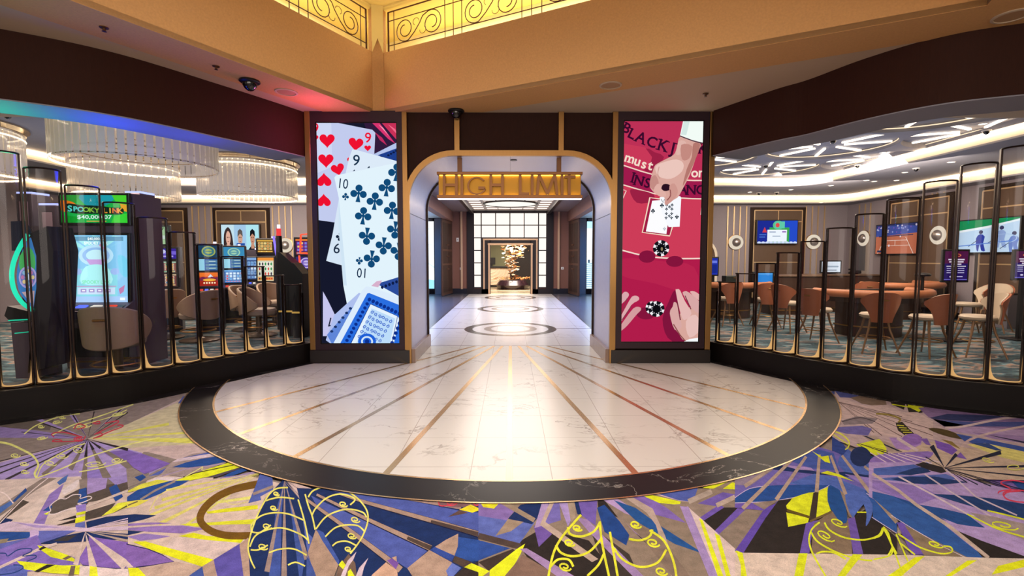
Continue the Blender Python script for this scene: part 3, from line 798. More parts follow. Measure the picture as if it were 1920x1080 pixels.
cv.line([(-20, 682), (260, 748), (430, 818), (585, 905), (340, 948), (100, 978)], 11, '1a1c48')
cv.poly([(-20, 885), (70, 975), (-20, 985)], 'cbb8b0'); cv.poly([(0, 985), (130, 985), (230, 1090), (260, 1300), (70, 1300)], 'd8dc20')
cv.poly([(140, 985), (600, 905), (935, 970), (700, 1130), (500, 1300), (260, 1300), (220, 1080)], 'b69e90')
cv.poly([(1080, 882), (1415, 678), (1500, 1300), (1180, 1300)], '574f9e'); cv.poly([(600, 1300), (780, 1080), (940, 970), (1010, 1300)], '3c5092')
cv.poly([(940, 965), (1085, 880), (1160, 1300), (1000, 1300)], 'a88e80'); cv.poly([(1410, 690), (1520, 600), (1600, 800), (1640, 1300), (1490, 1300)], 'a68c7e')
# ---- centre fan
cv.at(400, 840, 3.4286)
cv.poly([(300, 170), (380, 195), (385, 270), (225, 358), (270, 250)], BL); cv.line([(255, 300), (385, 250)], 18, '93837a')
cv.poly([(455, 200), (620, 262), (700, 500), (640, 900), (240, 900), (225, 640), (250, 500), (330, 330)], NA)
cv.poly([(455, 215), (440, 420), (430, 900), (350, 900), (400, 420)], '3c5096'); cv.poly([(465, 215), (520, 420), (590, 700), (560, 900), (500, 420)], '3c5296')
cv.rays((458, 215), [(345, 800, 34), (455, 830, 36), (600, 720, 30), (560, 330, 10)], '93807a')
cv.poly([(470, 212), (630, 262), (560, 335)], 'c0aaa6'); cv.rays((470, 215), [(600, 300, 10), (570, 330, 8)], '8f7f80')
cv.poly([(600, 330), (700, 640), (640, 900), (600, 640), (560, 360)], BL)
cv.at(560, 930, 5.647)
cv.poly([(-20, -80), (400, -60), (1920, 90), (1920, 900), (600, 900), (100, 400)], NA)
cv.poly([(330, -60), (560, -20), (1100, 40), (1720, 165), (2000, 190), (2000, 430), (1500, 290), (700, 60)], '4a58a0')
cv.poly([(130, 0), (280, 75), (720, 280), (1375, 578), (1150, 775), (700, 482), (560, 382), (180, 90)], '4a58a0')
cv.poly([(640, 55), (1690, 375), (1940, 470), (1660, 640), (1440, 540), (760, 255), (480, 80)], NA)
cv.poly([(1690, 440), (1950, 480), (1950, 690), (1830, 702), (1650, 640)], '2b4c94')
ST = '9c8476'
for A_, B_ in (([(430, -20), (700, 70), (1400, 265), (2050, 450)], 58), ([(190, -10), (700, 240), (1100, 425), (1400, 560)], 62), ([(80, 40), (560, 385), (960, 690), (1080, 790)], 72)):
    cv.line([(x, y+4) for x, y in A_], B_*.42+9, '141838', w2=B_+16); cv.line(A_, B_*.4, ST, w2=B_)
cv.line([(1400, 275), (2050, 452)], 30, '4a3c38', w2=50); cv.line([(1150, 450), (1400, 560)], 34, '4d3f38', w2=50)
cv.poly([(1150, 772), (1385, 580), (1625, 712), (1560, 900), (1230, 900)], 'a88e7e'); cv.poly([(1440, 548), (1560, 470), (1690, 405), (1685, 540), (1650, 640)], 'a68c7c')
cv.poly([(1390, 580), (1440, 545), (1650, 640), (1620, 705)], '2f4690'); cv.poly([(1650, 640), (1840, 712), (1750, 765), (1630, 705)], '4a3c36')
cv.poly([(1560, 800), (1625, 715), (1720, 770), (1600, 900)], '5f70b8'); cv.poly([(1740, 770), (1950, 680), (1950, 900), (1600, 900)], '352c29')
cv.poly([(1752, 762), (1830, 718), (1960, 775), (1960, 835)], YE)
cv.poly([(180, 365), (250, 430), (420, 740), (360, 900), (190, 900), (95, 610)], 'a08776'); cv.poly([(185, 355), (260, 390), (430, 690), (425, 745), (250, 480)], '3c5298')
cv.poly([(85, 640), (150, 760), (200, 900), (80, 900)], '3c5092')
cv.poly([(400, 860), (420, 760), (530, 620), (600, 720), (620, 900)], '6f5a4e')
cv.poly([(925, 710), (1045, 800), (1050, 900), (740, 900), (780, 840)], 'c29e88'); cv.poly([(985, 660), (1035, 645), (1040, 710)], 'b89a84'); cv.poly([(935, 690), (985, 670), (1060, 715), (1030, 785)], '7450a0')
cv.poly([(612, 598), (580, 680), (530, 750), (480, 900), (430, 900), (470, 800), (520, 690)], 'cbb8c6'); cv.poly([(738, 662), (690, 770), (660, 900), (590, 900), (640, 770)], 'cbb8c6')
cv.poly([(422, 738), (460, 688), (500, 740), (470, 785)], YE); cv.poly([(520, 810), (550, 780), (600, 870), (520, 900)], YE)
cv.poly([(640, -30), (1720, 60), (1720, 150), (1100, 40)], '9a8078'); cv.poly([(1475, 55), (1920, 60), (1910, 110), (1640, 130), (1490, 100)], '7a5a60')
for pts in ([(1480, 60), (1500, 110), (1600, 100), (1650, 60)], [(1560, 50), (1600, 110), (1680, 80), (1640, 55)], [(1830, 60), (1880, 110), (1920, 80)]): cv.line(pts, 12, RE, 4)
cv.poly([(1580, 228), (1700, 158), (1800, 185)], '5a4440'); cv.poly([(1700, 152), (1820, 98), (1940, 150), (1840, 184)], 'dcd028')
cv.at(400, 840, 3.4286)
YL = 'd8d468'
for pts in ([(480, 258), (400, 268), (340, 330), (270, 470), (225, 630), (240, 720), (268, 780)], [(545, 335), (585, 470), (615, 620)], [(590, 300), (612, 380), (635, 440), (655, 530)], [(870, 285), (940, 340), (988, 410), (992, 480), (965, 560), (930, 620), (880, 685)],
            [(635, 435), (660, 390), (730, 325), (820, 300), (910, 330), (880, 370)], [(660, 525), (720, 450), (800, 410), (880, 398), (960, 418), (985, 450)], [(720, 575), (780, 520), (850, 500), (930, 505), (975, 545)], [(765, 635), (800, 610), (860, 605), (918, 632)], [(610, 320), (640, 280), (700, 255)],
            [(250, 545), (245, 500), (300, 445), (380, 422), (480, 428), (580, 468)], [(235, 640), (270, 570), (350, 530), (450, 520), (560, 560), (612, 600)], [(358, 678), (430, 655), (520, 655), (600, 695)], [(480, 758), (530, 740), (590, 765)], [(330, 345), (420, 322), (520, 330)], [(250, 545), (300, 548), (370, 500)], [(240, 660), (290, 660), (350, 630)]):
    cv.line(pts, 10, YL, 5)
for c, r in (((835, 365), 30), ((912, 465), 32), ((890, 570), 32), ((868, 655), 28), ((405, 298), 22), ((388, 390), 26), ((345, 508), 32), ((318, 640), 34)): cv.spiral(c, r, r*.62, 9, YL, .3, 1.4)
# ---- centre right
cv.at(900, 840, 3.4286)
cv.poly([(-10, 350), (900, 320), (2000, 100), (2000, 1000), (-10, 1000)], '877769')
cv.poly([(240, 615), (400, 520), (700, 600), (1010, 1000), (500, 1000)], '2b2523')
cv.poly([(-10, 420), (200, 470), (350, 485), (250, 625), (-10, 585)], '5866ac'); cv.poly([(180, 460), (260, 370), (410, 345), (385, 440), (335, 495)], NA)
cv.poly([(100, 570), (180, 462), (280, 480), (200, 540)], '95826f'); cv.poly([(-10, 345), (140, 350), (230, 400), (170, 470), (-10, 440)], '7d66a4')
cv.poly([(0, 352), (130, 352), (90, 395), (20, 385)], 'd8d428'); cv.line([(140, 350), (350, 470)], 30, '94826f'); cv.line([(-10, 570), (260, 640)], 40, '4a3c38')
cv.poly([(-10, 598), (195, 650), (-10, 730)], '2c4a92'); cv.poly([(-10, 740), (210, 655), (260, 680), (60, 800)], '3b302c'); cv.poly([(62, 792), (230, 660), (290, 620), (262, 685), (140, 900), (60, 900)], YE); cv.poly([(-10, 765), (62, 798), (-10, 850)], YE)
cv.poly([(150, 840), (275, 690), (620, 900), (160, 1000)], '7d6458'); cv.poly([(255, 655), (300, 650), (640, 850), (560, 880)], '9a80ae')
cv.poly([(345, 505), (420, 500), (462, 560), (378, 642)], '6a529c'); cv.poly([(400, 350), (450, 350), (420, 500), (350, 520)], 'a08ab8'); cv.poly([(440, 350), (510, 350), (520, 470), (420, 500)], '6f66ac')
cv.poly([(450, 350), (480, 350), (420, 480), (760, 720), (720, 740), (385, 500)], 'b09c90')
cv.poly([(505, 350), (562, 348), (600, 440), (565, 510)], LI); cv.poly([(562, 350), (612, 345), (612, 450), (585, 485)], '998878'); cv.poly([(605, 345), (640, 345), (660, 440), (625, 430)], NA)
cv.poly([(630, 342), (755, 335), (742, 505), (655, 440)], '6c58a6'); cv.poly([(755, 340), (810, 335), (930, 470), (760, 400)], BK); cv.poly([(752, 390), (800, 370), (900, 480), (960, 565), (940, 632), (800, 545)], '1f4284')
cv.poly([(700, 500), (960, 690), (1100, 1000), (900, 1000), (740, 620)], '3c3430'); cv.poly([(800, 340), (860, 335), (990, 560), (940, 520)], '85756a')
cv.poly([(780, 332), (870, 322), (960, 380), (1062, 468), (930, 425)], 'a88fbc'); cv.poly([(860, 340), (1000, 390), (1150, 500), (1445, 690), (1250, 622), (1010, 480)], '22508e')
cv.poly([(945, 318), (1060, 308), (1200, 390), (1325, 488), (1120, 432)], '7a62ac'); cv.poly([(925, 320), (975, 318), (1110, 395), (1190, 570), (1300, 900), (1250, 900), (1130, 500), (1070, 420)], 'ad9a90')
cv.poly([(1030, 305), (1085, 303), (1290, 350), (1285, 372), (1150, 358)], YE); cv.poly([(1335, 370), (1412, 395), (1350, 394)], YE); cv.poly([(1110, 298), (1190, 300), (1380, 355), (1280, 345)], 'c0aab4')
cv.poly([(620, 452), (690, 465), (1120, 900), (1050, 900), (700, 545)], '9a80b0'); cv.poly([(940, 490), (990, 545), (1440, 900), (1370, 900)], '9a80b0')
cv.poly([(960, 480), (1150, 560), (1400, 900), (1290, 900)], '7d6c60')
cv.poly([(1120, 292), (1400, 262), (1370, 352), (1280, 342)], '4c5aa2'); cv.poly([(1390, 262), (1520, 205), (1600, 215), (1470, 268)], BK); cv.poly([(1430, 262), (1560, 208), (1592, 222), (1500, 267)], YE); cv.poly([(1560, 268), (1622, 225), (1712, 245), (1660, 272)], YE)
cv.poly([(1530, 272), (1640, 272), (1600, 312)], '86766a'); cv.poly([(1200, 370), (1420, 360), (1500, 320), (1560, 380), (1430, 470), (1330, 380)], '8c7c70')
cv.poly([(1400, 362), (1560, 290), (1650, 305), (1520, 380)], '6a58a6'); cv.line([(1340, 350), (1490, 285)], 34, 'a6978c')
cv.poly([(1430, 472), (1550, 388), (1660, 388), (1515, 545)], BK); cv.poly([(1415, 452), (1540, 368), (1570, 388), (1440, 472)], '6852a6'); cv.line([(1520, 375), (1640, 320)], 30, 'b09e92')
cv.poly([(1515, 560), (1690, 395), (1830, 405), (1650, 662)], '84766a'); cv.poly([(1640, 662), (1850, 388), (1890, 398), (1700, 680)], '6048a0'); cv.poly([(1505, 542), (1660, 388), (1710, 398), (1535, 562)], '6852a6')
cv.poly([(1330, 378), (1680, 690), (1920, 685), (1990, 1000), (1560, 1000), (1440, 640)], 'cdb9b6'); cv.poly([(1285, 380), (1340, 383), (1600, 1000), (1540, 1000)], '9c86ba')
cv.poly([(1408, 458), (1432, 470), (1590, 900), (1550, 900)], YE); cv.poly([(1508, 553), (1540, 570), (1630, 900), (1600, 900)], YE); cv.poly([(1640, 665), (1692, 690), (1715, 900), (1680, 900)], YE)
cv.poly([(1695, 690), (1990, 690), (1990, 1000), (1712, 1000)], 'c6b0a0')
for pts in ([(435, 860), (470, 690), (530, 575), (650, 435)], [(770, 478), (785, 620), (835, 860)], [(835, 545), (860, 690), (890, 860)], [(1090, 535), (1170, 590), (1215, 660), (1250, 760), (1265, 860)], [(565, 515), (580, 560), (650, 575), (730, 545), (770, 485)], [(488, 630), (520, 680), (600, 703), (700, 675), (785, 585)], [(690, 830), (760, 760), (795, 690)], [(860, 650), (920, 725), (1030, 772), (1140, 745), (1198, 660)], [(958, 592), (1030, 600), (1090, 575), (1108, 530)], [(455, 770), (500, 725), (570, 725), (600, 770)]):
    cv.line(pts, 15, 'd6d838', 5)
for c, r in (((625, 520), 34), ((575, 615), 38), ((545, 770), 44), ((1000, 498), 40), ((1112, 615), 46), ((1165, 800), 44)): cv.spiral(c, r, r*.62, 12, 'd6d838', .3, 1.4)
# ---- far right
cv.at(1560, 730, 5.333)
cv.poly([(30, -30), (1000, 130), (2300, 320), (2300, 900), (1100, 900), (0, 500)], 'b4a0a4')
cv.poly([(20, 10), (320, 60), (280, 95), (80, 85)], '4c5490'); cv.poly([(180, 90), (320, 60), (530, 100), (555, 195), (300, 150)], '7c6a5c')
cv.poly([(560, 90), (740, 115), (720, 210), (600, 160)], BK); cv.poly([(730, 115), (1020, 165), (900, 240), (770, 245)], BK)
cv.poly([(750, 130), (830, 140), (890, 150), (922, 190), (868, 232), (760, 180)], YE); cv.line([(600, 155), (780, 185)], 10, YE)
cv.poly([(860, 190), (1000, 180), (1500, 240), (2000, 300), (2000, 420), (1100, 360), (960, 280)], '846c98')
cv.poly([(70, 85), (330, 170), (560, 160), (700, 235), (860, 235), (1010, 330), (1010, 505), (560, 480), (400, 470), (350, 400), (90, 310)], 'c4aeac')
cv.rays((60, 130), [(700, 280, 7), (980, 400, 7), (1010, 470, 7), (900, 490, 7), (700, 480, 7), (500, 470, 7), (420, 440, 7), (800, 330, 6)], '5a4646')
cv.poly([(90, 320), (250, 275), (460, 300), (400, 350), (120, 362)], '857a80'); cv.line([(100, 330), (280, 290), (430, 330)], 9, '4a4048', 4)
cv.poly([(60, 385), (300, 370), (400, 400), (360, 470), (140, 450), (40, 420)], '6a64a8')
cv.line([(440, 250), (560, 260), (680, 300), (660, 340)], 18, '8c7c34', 4); cv.poly([(635, 345), (700, 330), (770, 400), (830, 460), (740, 475), (660, 420)], '2c2620')
for q in range(5): cv.line([(650+q*20, 365+q*24), (720+q*26, 372+q*22)], 8, 'd4d440')
cv.poly([(980, 292), (1150, 252), (1450, 262), (1730, 278), (1400, 330), (1050, 308)], '2c3460'); cv.poly([(1050, 312), (1400, 335), (2000, 330), (2000, 385), (1200, 372)], '424c88')
cv.poly([(1000, 300), (1130, 390), (1400, 380), (2000, 420), (2000, 480), (1500, 472), (1200, 430)], 'a68eb8'); cv.line([(1130, 390), (1300, 380), (1700, 300), (2000, 270)], 22, 'c8b4b8', 4)
cv.poly([(965, 402), (1050, 395), (1200, 430), (1350, 510), (1200, 490), (1060, 450)], '4a3c1e', 3); cv.poly([(1240, 450), (1500, 500), (2000, 600), (2000, 680), (1640, 600), (1320, 525)], '36509a')
cv.poly([(1400, 440), (2000, 480), (2000, 560), (1600, 500)], '9078a8'); cv.poly([(1500, 450), (2000, 545), (2000, 565)], '1c2040')
cv.line([(1290, 590), (1380, 510), (1600, 440), (1950, 370)], 26, 'bfa8a8', 4, w2=20)
cv.poly([(560, 640), (820, 560), (1080, 520), (1320, 590), (1700, 640), (2000, 700), (2000, 920), (1100, 900), (900, 740)], 'bda896')
cv.poly([(300, 475), (420, 470), (600, 560), (700, 640), (560, 640)], 'a8968a'); cv.poly([(300, 470), (345, 475), (710, 635), (660, 628)], '20243c')
cv.poly([(570, 490), (900, 495), (890, 560), (760, 620), (640, 600)], 'a686c4'); cv.disc((800, 510), 100, 60, '8a66b4'); cv.line([(650, 495), (860, 625)], 30, 'c8b6ba')
cv.poly([(880, 500), (950, 500), (990, 570), (940, 560)], '7a5cac'); cv.poly([(1025, 515), (1180, 560), (1255, 618), (1200, 665), (1050, 595)], '7452b0'); cv.poly([(1235, 682), (1285, 638), (1350, 712)], '7a5ab4'); cv.poly([(1090, 505), (1200, 530), (1290, 610), (1200, 570)], '86703a')
cv.poly([(240, 560), (470, 505), (500, 530), (545, 600), (540, 650), (430, 672), (380, 640)], 'd0da2c'); cv.rays((250, 545), [(560, 650, 12), (420, 670, 12), (560, 630, 8)], '2c2a20')
cv.poly([(-60, 760), (40, 680), (150, 600), (420, 800), (620, 800), (1000, 730), (820, 830), (520, 950), (100, 950), (-40, 900)], '4a60aa'); cv.poly([(320, 792), (420, 680), (560, 652), (960, 628), (1010, 660), (930, 720), (760, 775), (500, 802)], '866cb6', 2)
for x in range(6): cv.line([(380+x*70, 640+x*3), (640+x*90, 800-x*12)], 9, 'd0c0cc')
cv.disc((285, 692), 98, 95, '1c2c58'); cv.poly([(0, 480), (120, 560), (150, 620), (40, 740), (0, 740)], '2c4286')
cv.line([(0, 420), (100, 460), (170, 530), (160, 590), (130, 610)], 13, 'd4d840', 4); cv.line([(0, 450), (160, 560)], 10, 'd4d840')
cv.poly([(1350, 560), (1530, 545), (2000, 650), (2000, 760), (1700, 690)], 'd2ca78'); cv.poly([(1380, 545), (1560, 548), (1700, 620), (1640, 620)], '2c4480')
# ---- right: blue flower
cv.at(1380, 860, 4.91)
cv.poly([(-10, 190), (380, 40), (760, -100), (900, -60), (1050, 10), (1473, 110), (1473, 400), (-10, 420)], '6a60aa')
cv.poly([(250, 100), (420, 60), (800, 140), (1000, 130), (1260, 168), (1200, 190), (700, 150)], NA); cv.poly([(500, 30), (760, -80), (900, -40), (950, 120), (700, 100)], '4056a0')
cv.poly([(-10, 190), (380, 50), (330, 120), (130, 260), (-10, 250)], '86788c')
cv.poly([(390, 60), (690, 92), (720, 120), (560, 108)], 'a48cc2'); cv.poly([(960, -30), (1080, 20), (1240, 60), (1473, 110), (1473, 150), (1200, 160), (1000, 130), (930, 60)], '4a62ac')
cv.poly([(1000, 150), (1200, 180), (1473, 230), (1473, 400), (1200, 270)], '8a78bc')
cv.poly([(480, 240), (720, 148), (900, 178), (1180, 290), (1300, 400), (1180, 420), (1070, 560), (1000, 340), (860, 258), (700, 262)], '4c64ae')
cv.poly([(-10, 370), (120, 288), (300, 258), (500, 250), (720, 248), (860, 256), (760, 305), (560, 360), (300, 405), (-10, 418)], '244a8e'); cv.line([(-10, 370), (120, 288), (300, 256)], 5, 'c8bcd8', 4); cv.line([(-10, 418), (300, 405), (560, 362), (760, 305), (860, 256)], 6, 'c8bcd8', 4)
cv.poly([(-10, 422), (330, 408), (290, 492), (-10, 462)], '6a54aa'); cv.poly([(-10, 570), (90, 480), (250, 488), (30, 850), (-10, 850)], '85766a'); cv.poly([(-10, 860), (245, 495), (300, 450), (370, 420), (65, 885)], '5e48a4')
cv.poly([(150, 420), (400, 390), (300, 450), (260, 480)], '8a7a70')
cv.poly([(65, 885), (270, 560), (390, 395), (540, 372), (500, 640), (660, 595), (590, 885)], BK)
cv.poly([(645, 600), (770, 575), (700, 700), (675, 890), (585, 890)], '6852a6'); cv.poly([(715, 610), (880, 495), (1050, 560), (1070, 895), (690, 895)], '7c6a58')
cv.poly([(1028, 565), (1095, 540), (1175, 895), (1080, 895)], '6852a2'); cv.poly([(1090, 540), (1200, 470), (1340, 620), (1480, 740), (1480, 900), (1172, 895)], BK)
cv.poly([(468, 470), (500, 400), (540, 365), (720, 320), (700, 440), (680, 540)], YE, 3); cv.poly([(462, 505), (560, 530), (672, 560), (662, 602), (480, 640)], YE); cv.poly([(752, 310), (852, 268), (842, 400), (872, 490), (735, 568)], YE)
cv.poly([(712, 325), (762, 308), (735, 572), (668, 585)], '3a302a'); cv.line([(468, 485), (680, 552)], 24, '5c4c1a'); cv.line([(680, 590), (880, 500)], 20, '6b5a3a')
cv.poly([(850, 262), (910, 275), (980, 340), (1025, 572), (970, 602), (890, 500), (845, 400)], '1f4c8c', 3); cv.poly([(955, 300), (1005, 335), (1085, 560), (1040, 545)], '8a7868')
cv.poly([(1000, 330), (1120, 300), (1210, 360), (1260, 450), (1240, 560), (1195, 632), (1200, 510), (1145, 400), (1075, 560)], '4e68b4', 3)
cv.poly([(1180, 300), (1480, 440), (1480, 700), (1260, 565), (1255, 430)], '2c5499'); cv.line([(1200, 330), (1300, 400), (1480, 560)], 7, 'c8bcd8'); cv.line([(1250, 550), (1480, 700)], 6, 'c8bcd8')
cv.line([(1115, 505), (1200, 505)], 10, YE)
for a, c, w in (((350, 80), (80, 265), 34), ((545, -10), (60, 470), 34), ((645, -10), (370, 390), 34), ((768, -30), (742, 320), 34), ((870, -20), (1010, 340), 30), ((975, -20), (1230, 320), 30), ((1180, 80), (1480, 310), 30)):
    cv.line([a, c], w*.75, 'a89486', w2=w*1.1)
cv.line([(1230, 320), (1340, 440), (1480, 600)], 26, '9a8878', w2=34)
cv.poly([(778, 142), (842, 122), (960, 158), (1090, 222), (930, 172)], YE); cv.poly([(700, -60), (790, -10), (850, -20), (868, 52), (820, 40)], YE)
cv.disc((1145, -10), 95, 92, '1c2c58')
cv.poly([(-10, 878), (60, 880), (1480, 898), (1480, 1300), (-10, 1300)], 'cdbbae')
cv.poly([(0, 858), (60, 880), (97, 1080), (97, 1300), (40, 1300), (45, 1000)], YE); cv.poly([(578, 885), (658, 885), (600, 1200), (515, 1200)], YE); cv.poly([(1078, 892), (1165, 896), (980, 1130), (860, 1200)], YE)
for pts in ([(770, 598), (700, 660), (672, 750), (690, 850), (750, 970), (840, 1120)], [(1355, 640), (1400, 700), (1430, 800), (1480, 890)], [(815, 600), (860, 670), (1000, 740), (1180, 760), (1310, 720), (1350, 650)], [(690, 690), (760, 785), (960, 890), (1200, 950), (1370, 930), (1440, 830)], [(740, 890), (800, 870), (900, 880), (1010, 940)]):
    cv.line(pts, 16, 'd4de2c', 5)
cv.spiral((820, 720), 100, 40, 13, 'd4de2c', .5, 1.4); cv.spiral((940, 600), 90, 34, 12, 'd4de2c', .4, 1.3)
# ---- lower far right
cv.at(1640, 840, 4.5)
cv.poly([(-50, 130), (350, 130), (600, 210), (900, 300), (1400, 420), (1400, 960), (900, 900), (500, 700), (-50, 420)], 'a892c6')
cv.poly([(-10, 182), (330, 148), (470, 205), (300, 240), (-10, 238)], '4a62ac'); cv.poly([(180, 225), (330, 180), (420, 165), (475, 212), (300, 240)], '1f3768'); cv.poly([(340, 150), (410, 128), (570, 170), (605, 212), (560, 222), (470, 200)], '2a2428')
cv.poly([(-20, 270), (200, 290), (420, 320), (700, 270), (600, 230), (300, 245)], '5468b0'); cv.poly([(130, 270), (260, 252), (500, 250), (790, 300), (570, 318), (300, 310)], '1f386c')
cv.poly([(-20, 280), (150, 300), (400, 340), (560, 420), (360, 490), (140, 410), (-20, 350)], '8a74ba')
cv.rays((590, 178), [(1350, 160, 20), (1350, 255, 14), (1260, 365, 10), (1120, 345, 9), (980, 332, 10), (870, 320, 10), (780, 302, 10), (690, 280, 9), (1065, 45, 34), (690, 60, 30), (480, -10, 40), (430, 85, 8)], '1c2038')
cv.poly([(480, 398), (700, 408), (1000, 438), (1300, 490), (1300, 620), (950, 545), (620, 445)], '1e3c70'); cv.poly([(-20, 375), (140, 412), (360, 500), (560, 640), (720, 770), (870, 890), (990, 1035), (800, 950), (600, 860), (250, 665), (-20, 430)], '2f589c')
cv.poly([(140, 412), (370, 488), (560, 520), (780, 572), (930, 685), (700, 660), (480, 585)], '244c8c'); cv.poly([(560, 600), (700, 655), (930, 690), (1300, 850), (1300, 960), (900, 790)], 'aa94c8')
cv.poly([(640, 688), (900, 795), (1300, 940), (1300, 960), (960, 938)], BK)
cv.line([(-20, 225), (200, 370), (350, 490), (640, 680), (960, 940)], 22, 'bba89c', w2=30); cv.line([(200, 250), (480, 400), (800, 580), (1050, 600)], 14, 'ccbcc4'); cv.line([(420, 230), (640, 380), (1000, 600)], 12, 'c4b4c4'); cv.line([(600, 190), (850, 420), (1200, 580)], 12, 'c4b4c4')
cv.poly([(890, 962), (935, 955), (995, 1032)], '4a6cb4'); cv.poly([(185, 640), (245, 640), (420, 915), (310, 915)], '6852aa'); cv.poly([(250, 662), (520, 800), (780, 935), (415, 918)], '85745f')
cv.line([(140, 580), (330, 700), (600, 858), (790, 950)], 5, 'd0c4d4')
cv.poly([(800, 555), (1000, 590), (1300, 660), (1300, 800), (1000, 690)], '9c8e8c')
cv.poly([(-20, 915), (330, 918), (860, 938), (1300, 948), (1300, 1400), (-20, 1400)], 'cfbfb2')
cv.poly([(60, 1130), (340, 935), (425, 925), (220, 1100)], 'dce41c'); cv.poly([(560, 1120), (780, 965), (865, 960), (640, 1100)], 'dce41c'); cv.poly([(985, 1085), (1040, 1010), (1300, 945), (1300, 1010)], 'dce41c')
for pts in ([(195, 735), (300, 805), (400, 860), (560, 905), (650, 890), (640, 850), (580, 840)], [(75, 690), (120, 780), (170, 900), (240, 1090)], [(180, 740), (220, 830), (280, 970)], [(-10, 775), (50, 750), (75, 690)], [(150, 850), (130, 920), (-10, 955)], [(220, 820), (340, 915)], [(780, 570), (900, 630), (1050, 700), (1300, 775)], [(950, 540), (1100, 575), (1300, 625)]):
    cv.line(pts, 13, 'd4de2c', 5)
cv.spiral((510, 825), 75, 26, 12, 'd4de2c', .3, 1.3); cv.spiral((1085, 665), 130, 36, 12, 'd4de2c', .2, 1.4); cv.spiral((950, 110), 60, 20, 8, 'd4d46c', .3, 1.3); cv.spiral((1180, 170), 90, 30, 8, 'd4d46c', 0, 1.2)
for pts in ([(1290, 305), (1180, 285), (1090, 288), (1065, 310), (1130, 345), (1150, 365)], [(1290, 375), (1160, 365), (1060, 375), (1040, 395)], [(1150, 370), (1085, 390), (1110, 440), (1200, 465), (1300, 470)], [(1230, 375), (1120, 385), (1090, 410)]):
    cv.line(pts, 11, 'd0405c', 4)
# the same carpet going on beyond the picture's edges: further fans and leaves in plan
co = Canvas(lambda u, v: V((u, v, CZ-.010)), (0, 0, 1), lift=.0000055, k=1.02)
rnd = random.Random(12)
co.rect(-9.8, -3.8, 9.8, 6.4, '9d8d84')
for k in range(130):
    x, y = rnd.choice((-1, 1))*rnd.uniform(2.6, 9), rnd.uniform(-3.5, 5.2)
    if k % 3 == 0: x, y = rnd.uniform(-4, 4), rnd.uniform(-3.6, .6)
    a0_ = rnd.uniform(0, 6.28); n_ = rnd.randint(7, 12)
    for i in range(n_):
        a = a0_+i*rnd.uniform(.22, .34); L_ = rnd.uniform(1.0, 2.0); w_ = rnd.uniform(.07, .17)
        c_, s_ = math.cos(a), math.sin(a)
        co.poly([(x, y), (x+c_*L_*.5-s_*w_, y+s_*L_*.5+c_*w_), (x+c_*L_, y+s_*L_), (x+c_*L_*.5+s_*w_, y+s_*L_*.5-c_*w_)], rnd.choice((PU, LI, BL, NA, RO_, TA, CR, YE, BE, BK)), 3)
        if i % 3 == 0: co.line([(x, y), (x+c_*L_*1.1, y+s_*L_*1.1)], .01, TA, w2=.05)
    if k % 2: co.spiral((x+.5, y+.4), .35, .3, .03, 'd6d84a', k, 1.6)
M_OUT = attr_floor('woven carpet pile beyond', .95, .34, 210, .6)
struct(co.build('floor_carpet_beyond', M_OUT))
CARPET = attr_floor('woven carpet pile', .95, .34, 210, .6)
cv.lift = .0092/cv.layer
struct(cv.build('floor', CARPET))
# ------------------------------------------------------------------ LED displays on the two pillars
M_BEZEL = mat('dark aubergine display frame', '2a1420', .4, .3)
M_BLACKGL = mat('black display edge', '050506', .25)
def heart(c, r, rot=0.0):
    pts = []
    for k in range(28):
        t = 2*math.pi*k/28
        x = 16*math.sin(t)**3; y = -(13*math.cos(t)-5*math.cos(2*t)-2*math.cos(3*t)-math.cos(4*t))
        x, y = x/17*r, y/17*r
        pts.append((c[0]+x*math.cos(rot)-y*math.sin(rot), c[1]+x*math.sin(rot)+y*math.cos(rot)))
    return pts
def club(cv, c, r, col, rot=0.0):
    def q(x, y): return (c[0]+(x*math.cos(rot)-y*math.sin(rot))*r, c[1]+(x*math.sin(rot)+y*math.cos(rot))*r)
    for x, y in ((0, -.62), (-.58, .1), (.58, .1)): cv.disc(q(x, y), r*.44, r*.44, col, seg=16)
    cv.poly([q(-.1, -.2), q(.1, -.2), q(.1, .3), q(.3, 1.1), q(-.3, 1.1), q(-.1, .3)], col); cv.disc(q(0, 0), r*.2, r*.2, col, seg=8)
def display(name, label, x0, x1, z0, z1):
    t = thing(name, label, 'screen', ((x0+x1)/2, PY0, z0))
    b = MB(); o = [(x0-.075, z0-.085), (x1+.072, z0-.085), (x1+.072, z1+.15), (x0-.075, z1+.15)]; h = [(x0, z0), (x1, z0), (x1, z1), (x0, z1)]
    b.slab([(x, PY0-.03, z) for x, z in o], (0, 1, 0), .06, [[(x, PY0-.03, z) for x, z in h]])
    b.build('frame', M_BEZEL, t, world=True)
    b = MB(); b.box2((x0-.001, PY0-.012, z0-.001), (x1+.001, PY0+.03, z1+.001)); b.build('panel', M_BLACKGL, t, world=True)
    return t
SY = PY0-.014
sx0, sx1, sz0, sz1 = -2.683, -1.582, .286, 3.358
tl = display('led_display', 'tall lit display of playing cards on the pillar left of the arch', sx0-.012, sx1+.012, sz0-.012, sz1+.012)
p0 = aty(592, 231, SY); p1 = aty(751, 644, SY)
def mapping(px0, py0, px1, py1, x0, x1, z0, z1, Y):
    return lambda u, v: V((x0+(u-px0)/(px1-px0)*(x1-x0), Y, z1+(v-py0)/(py1-py0)*(z0-z1)))
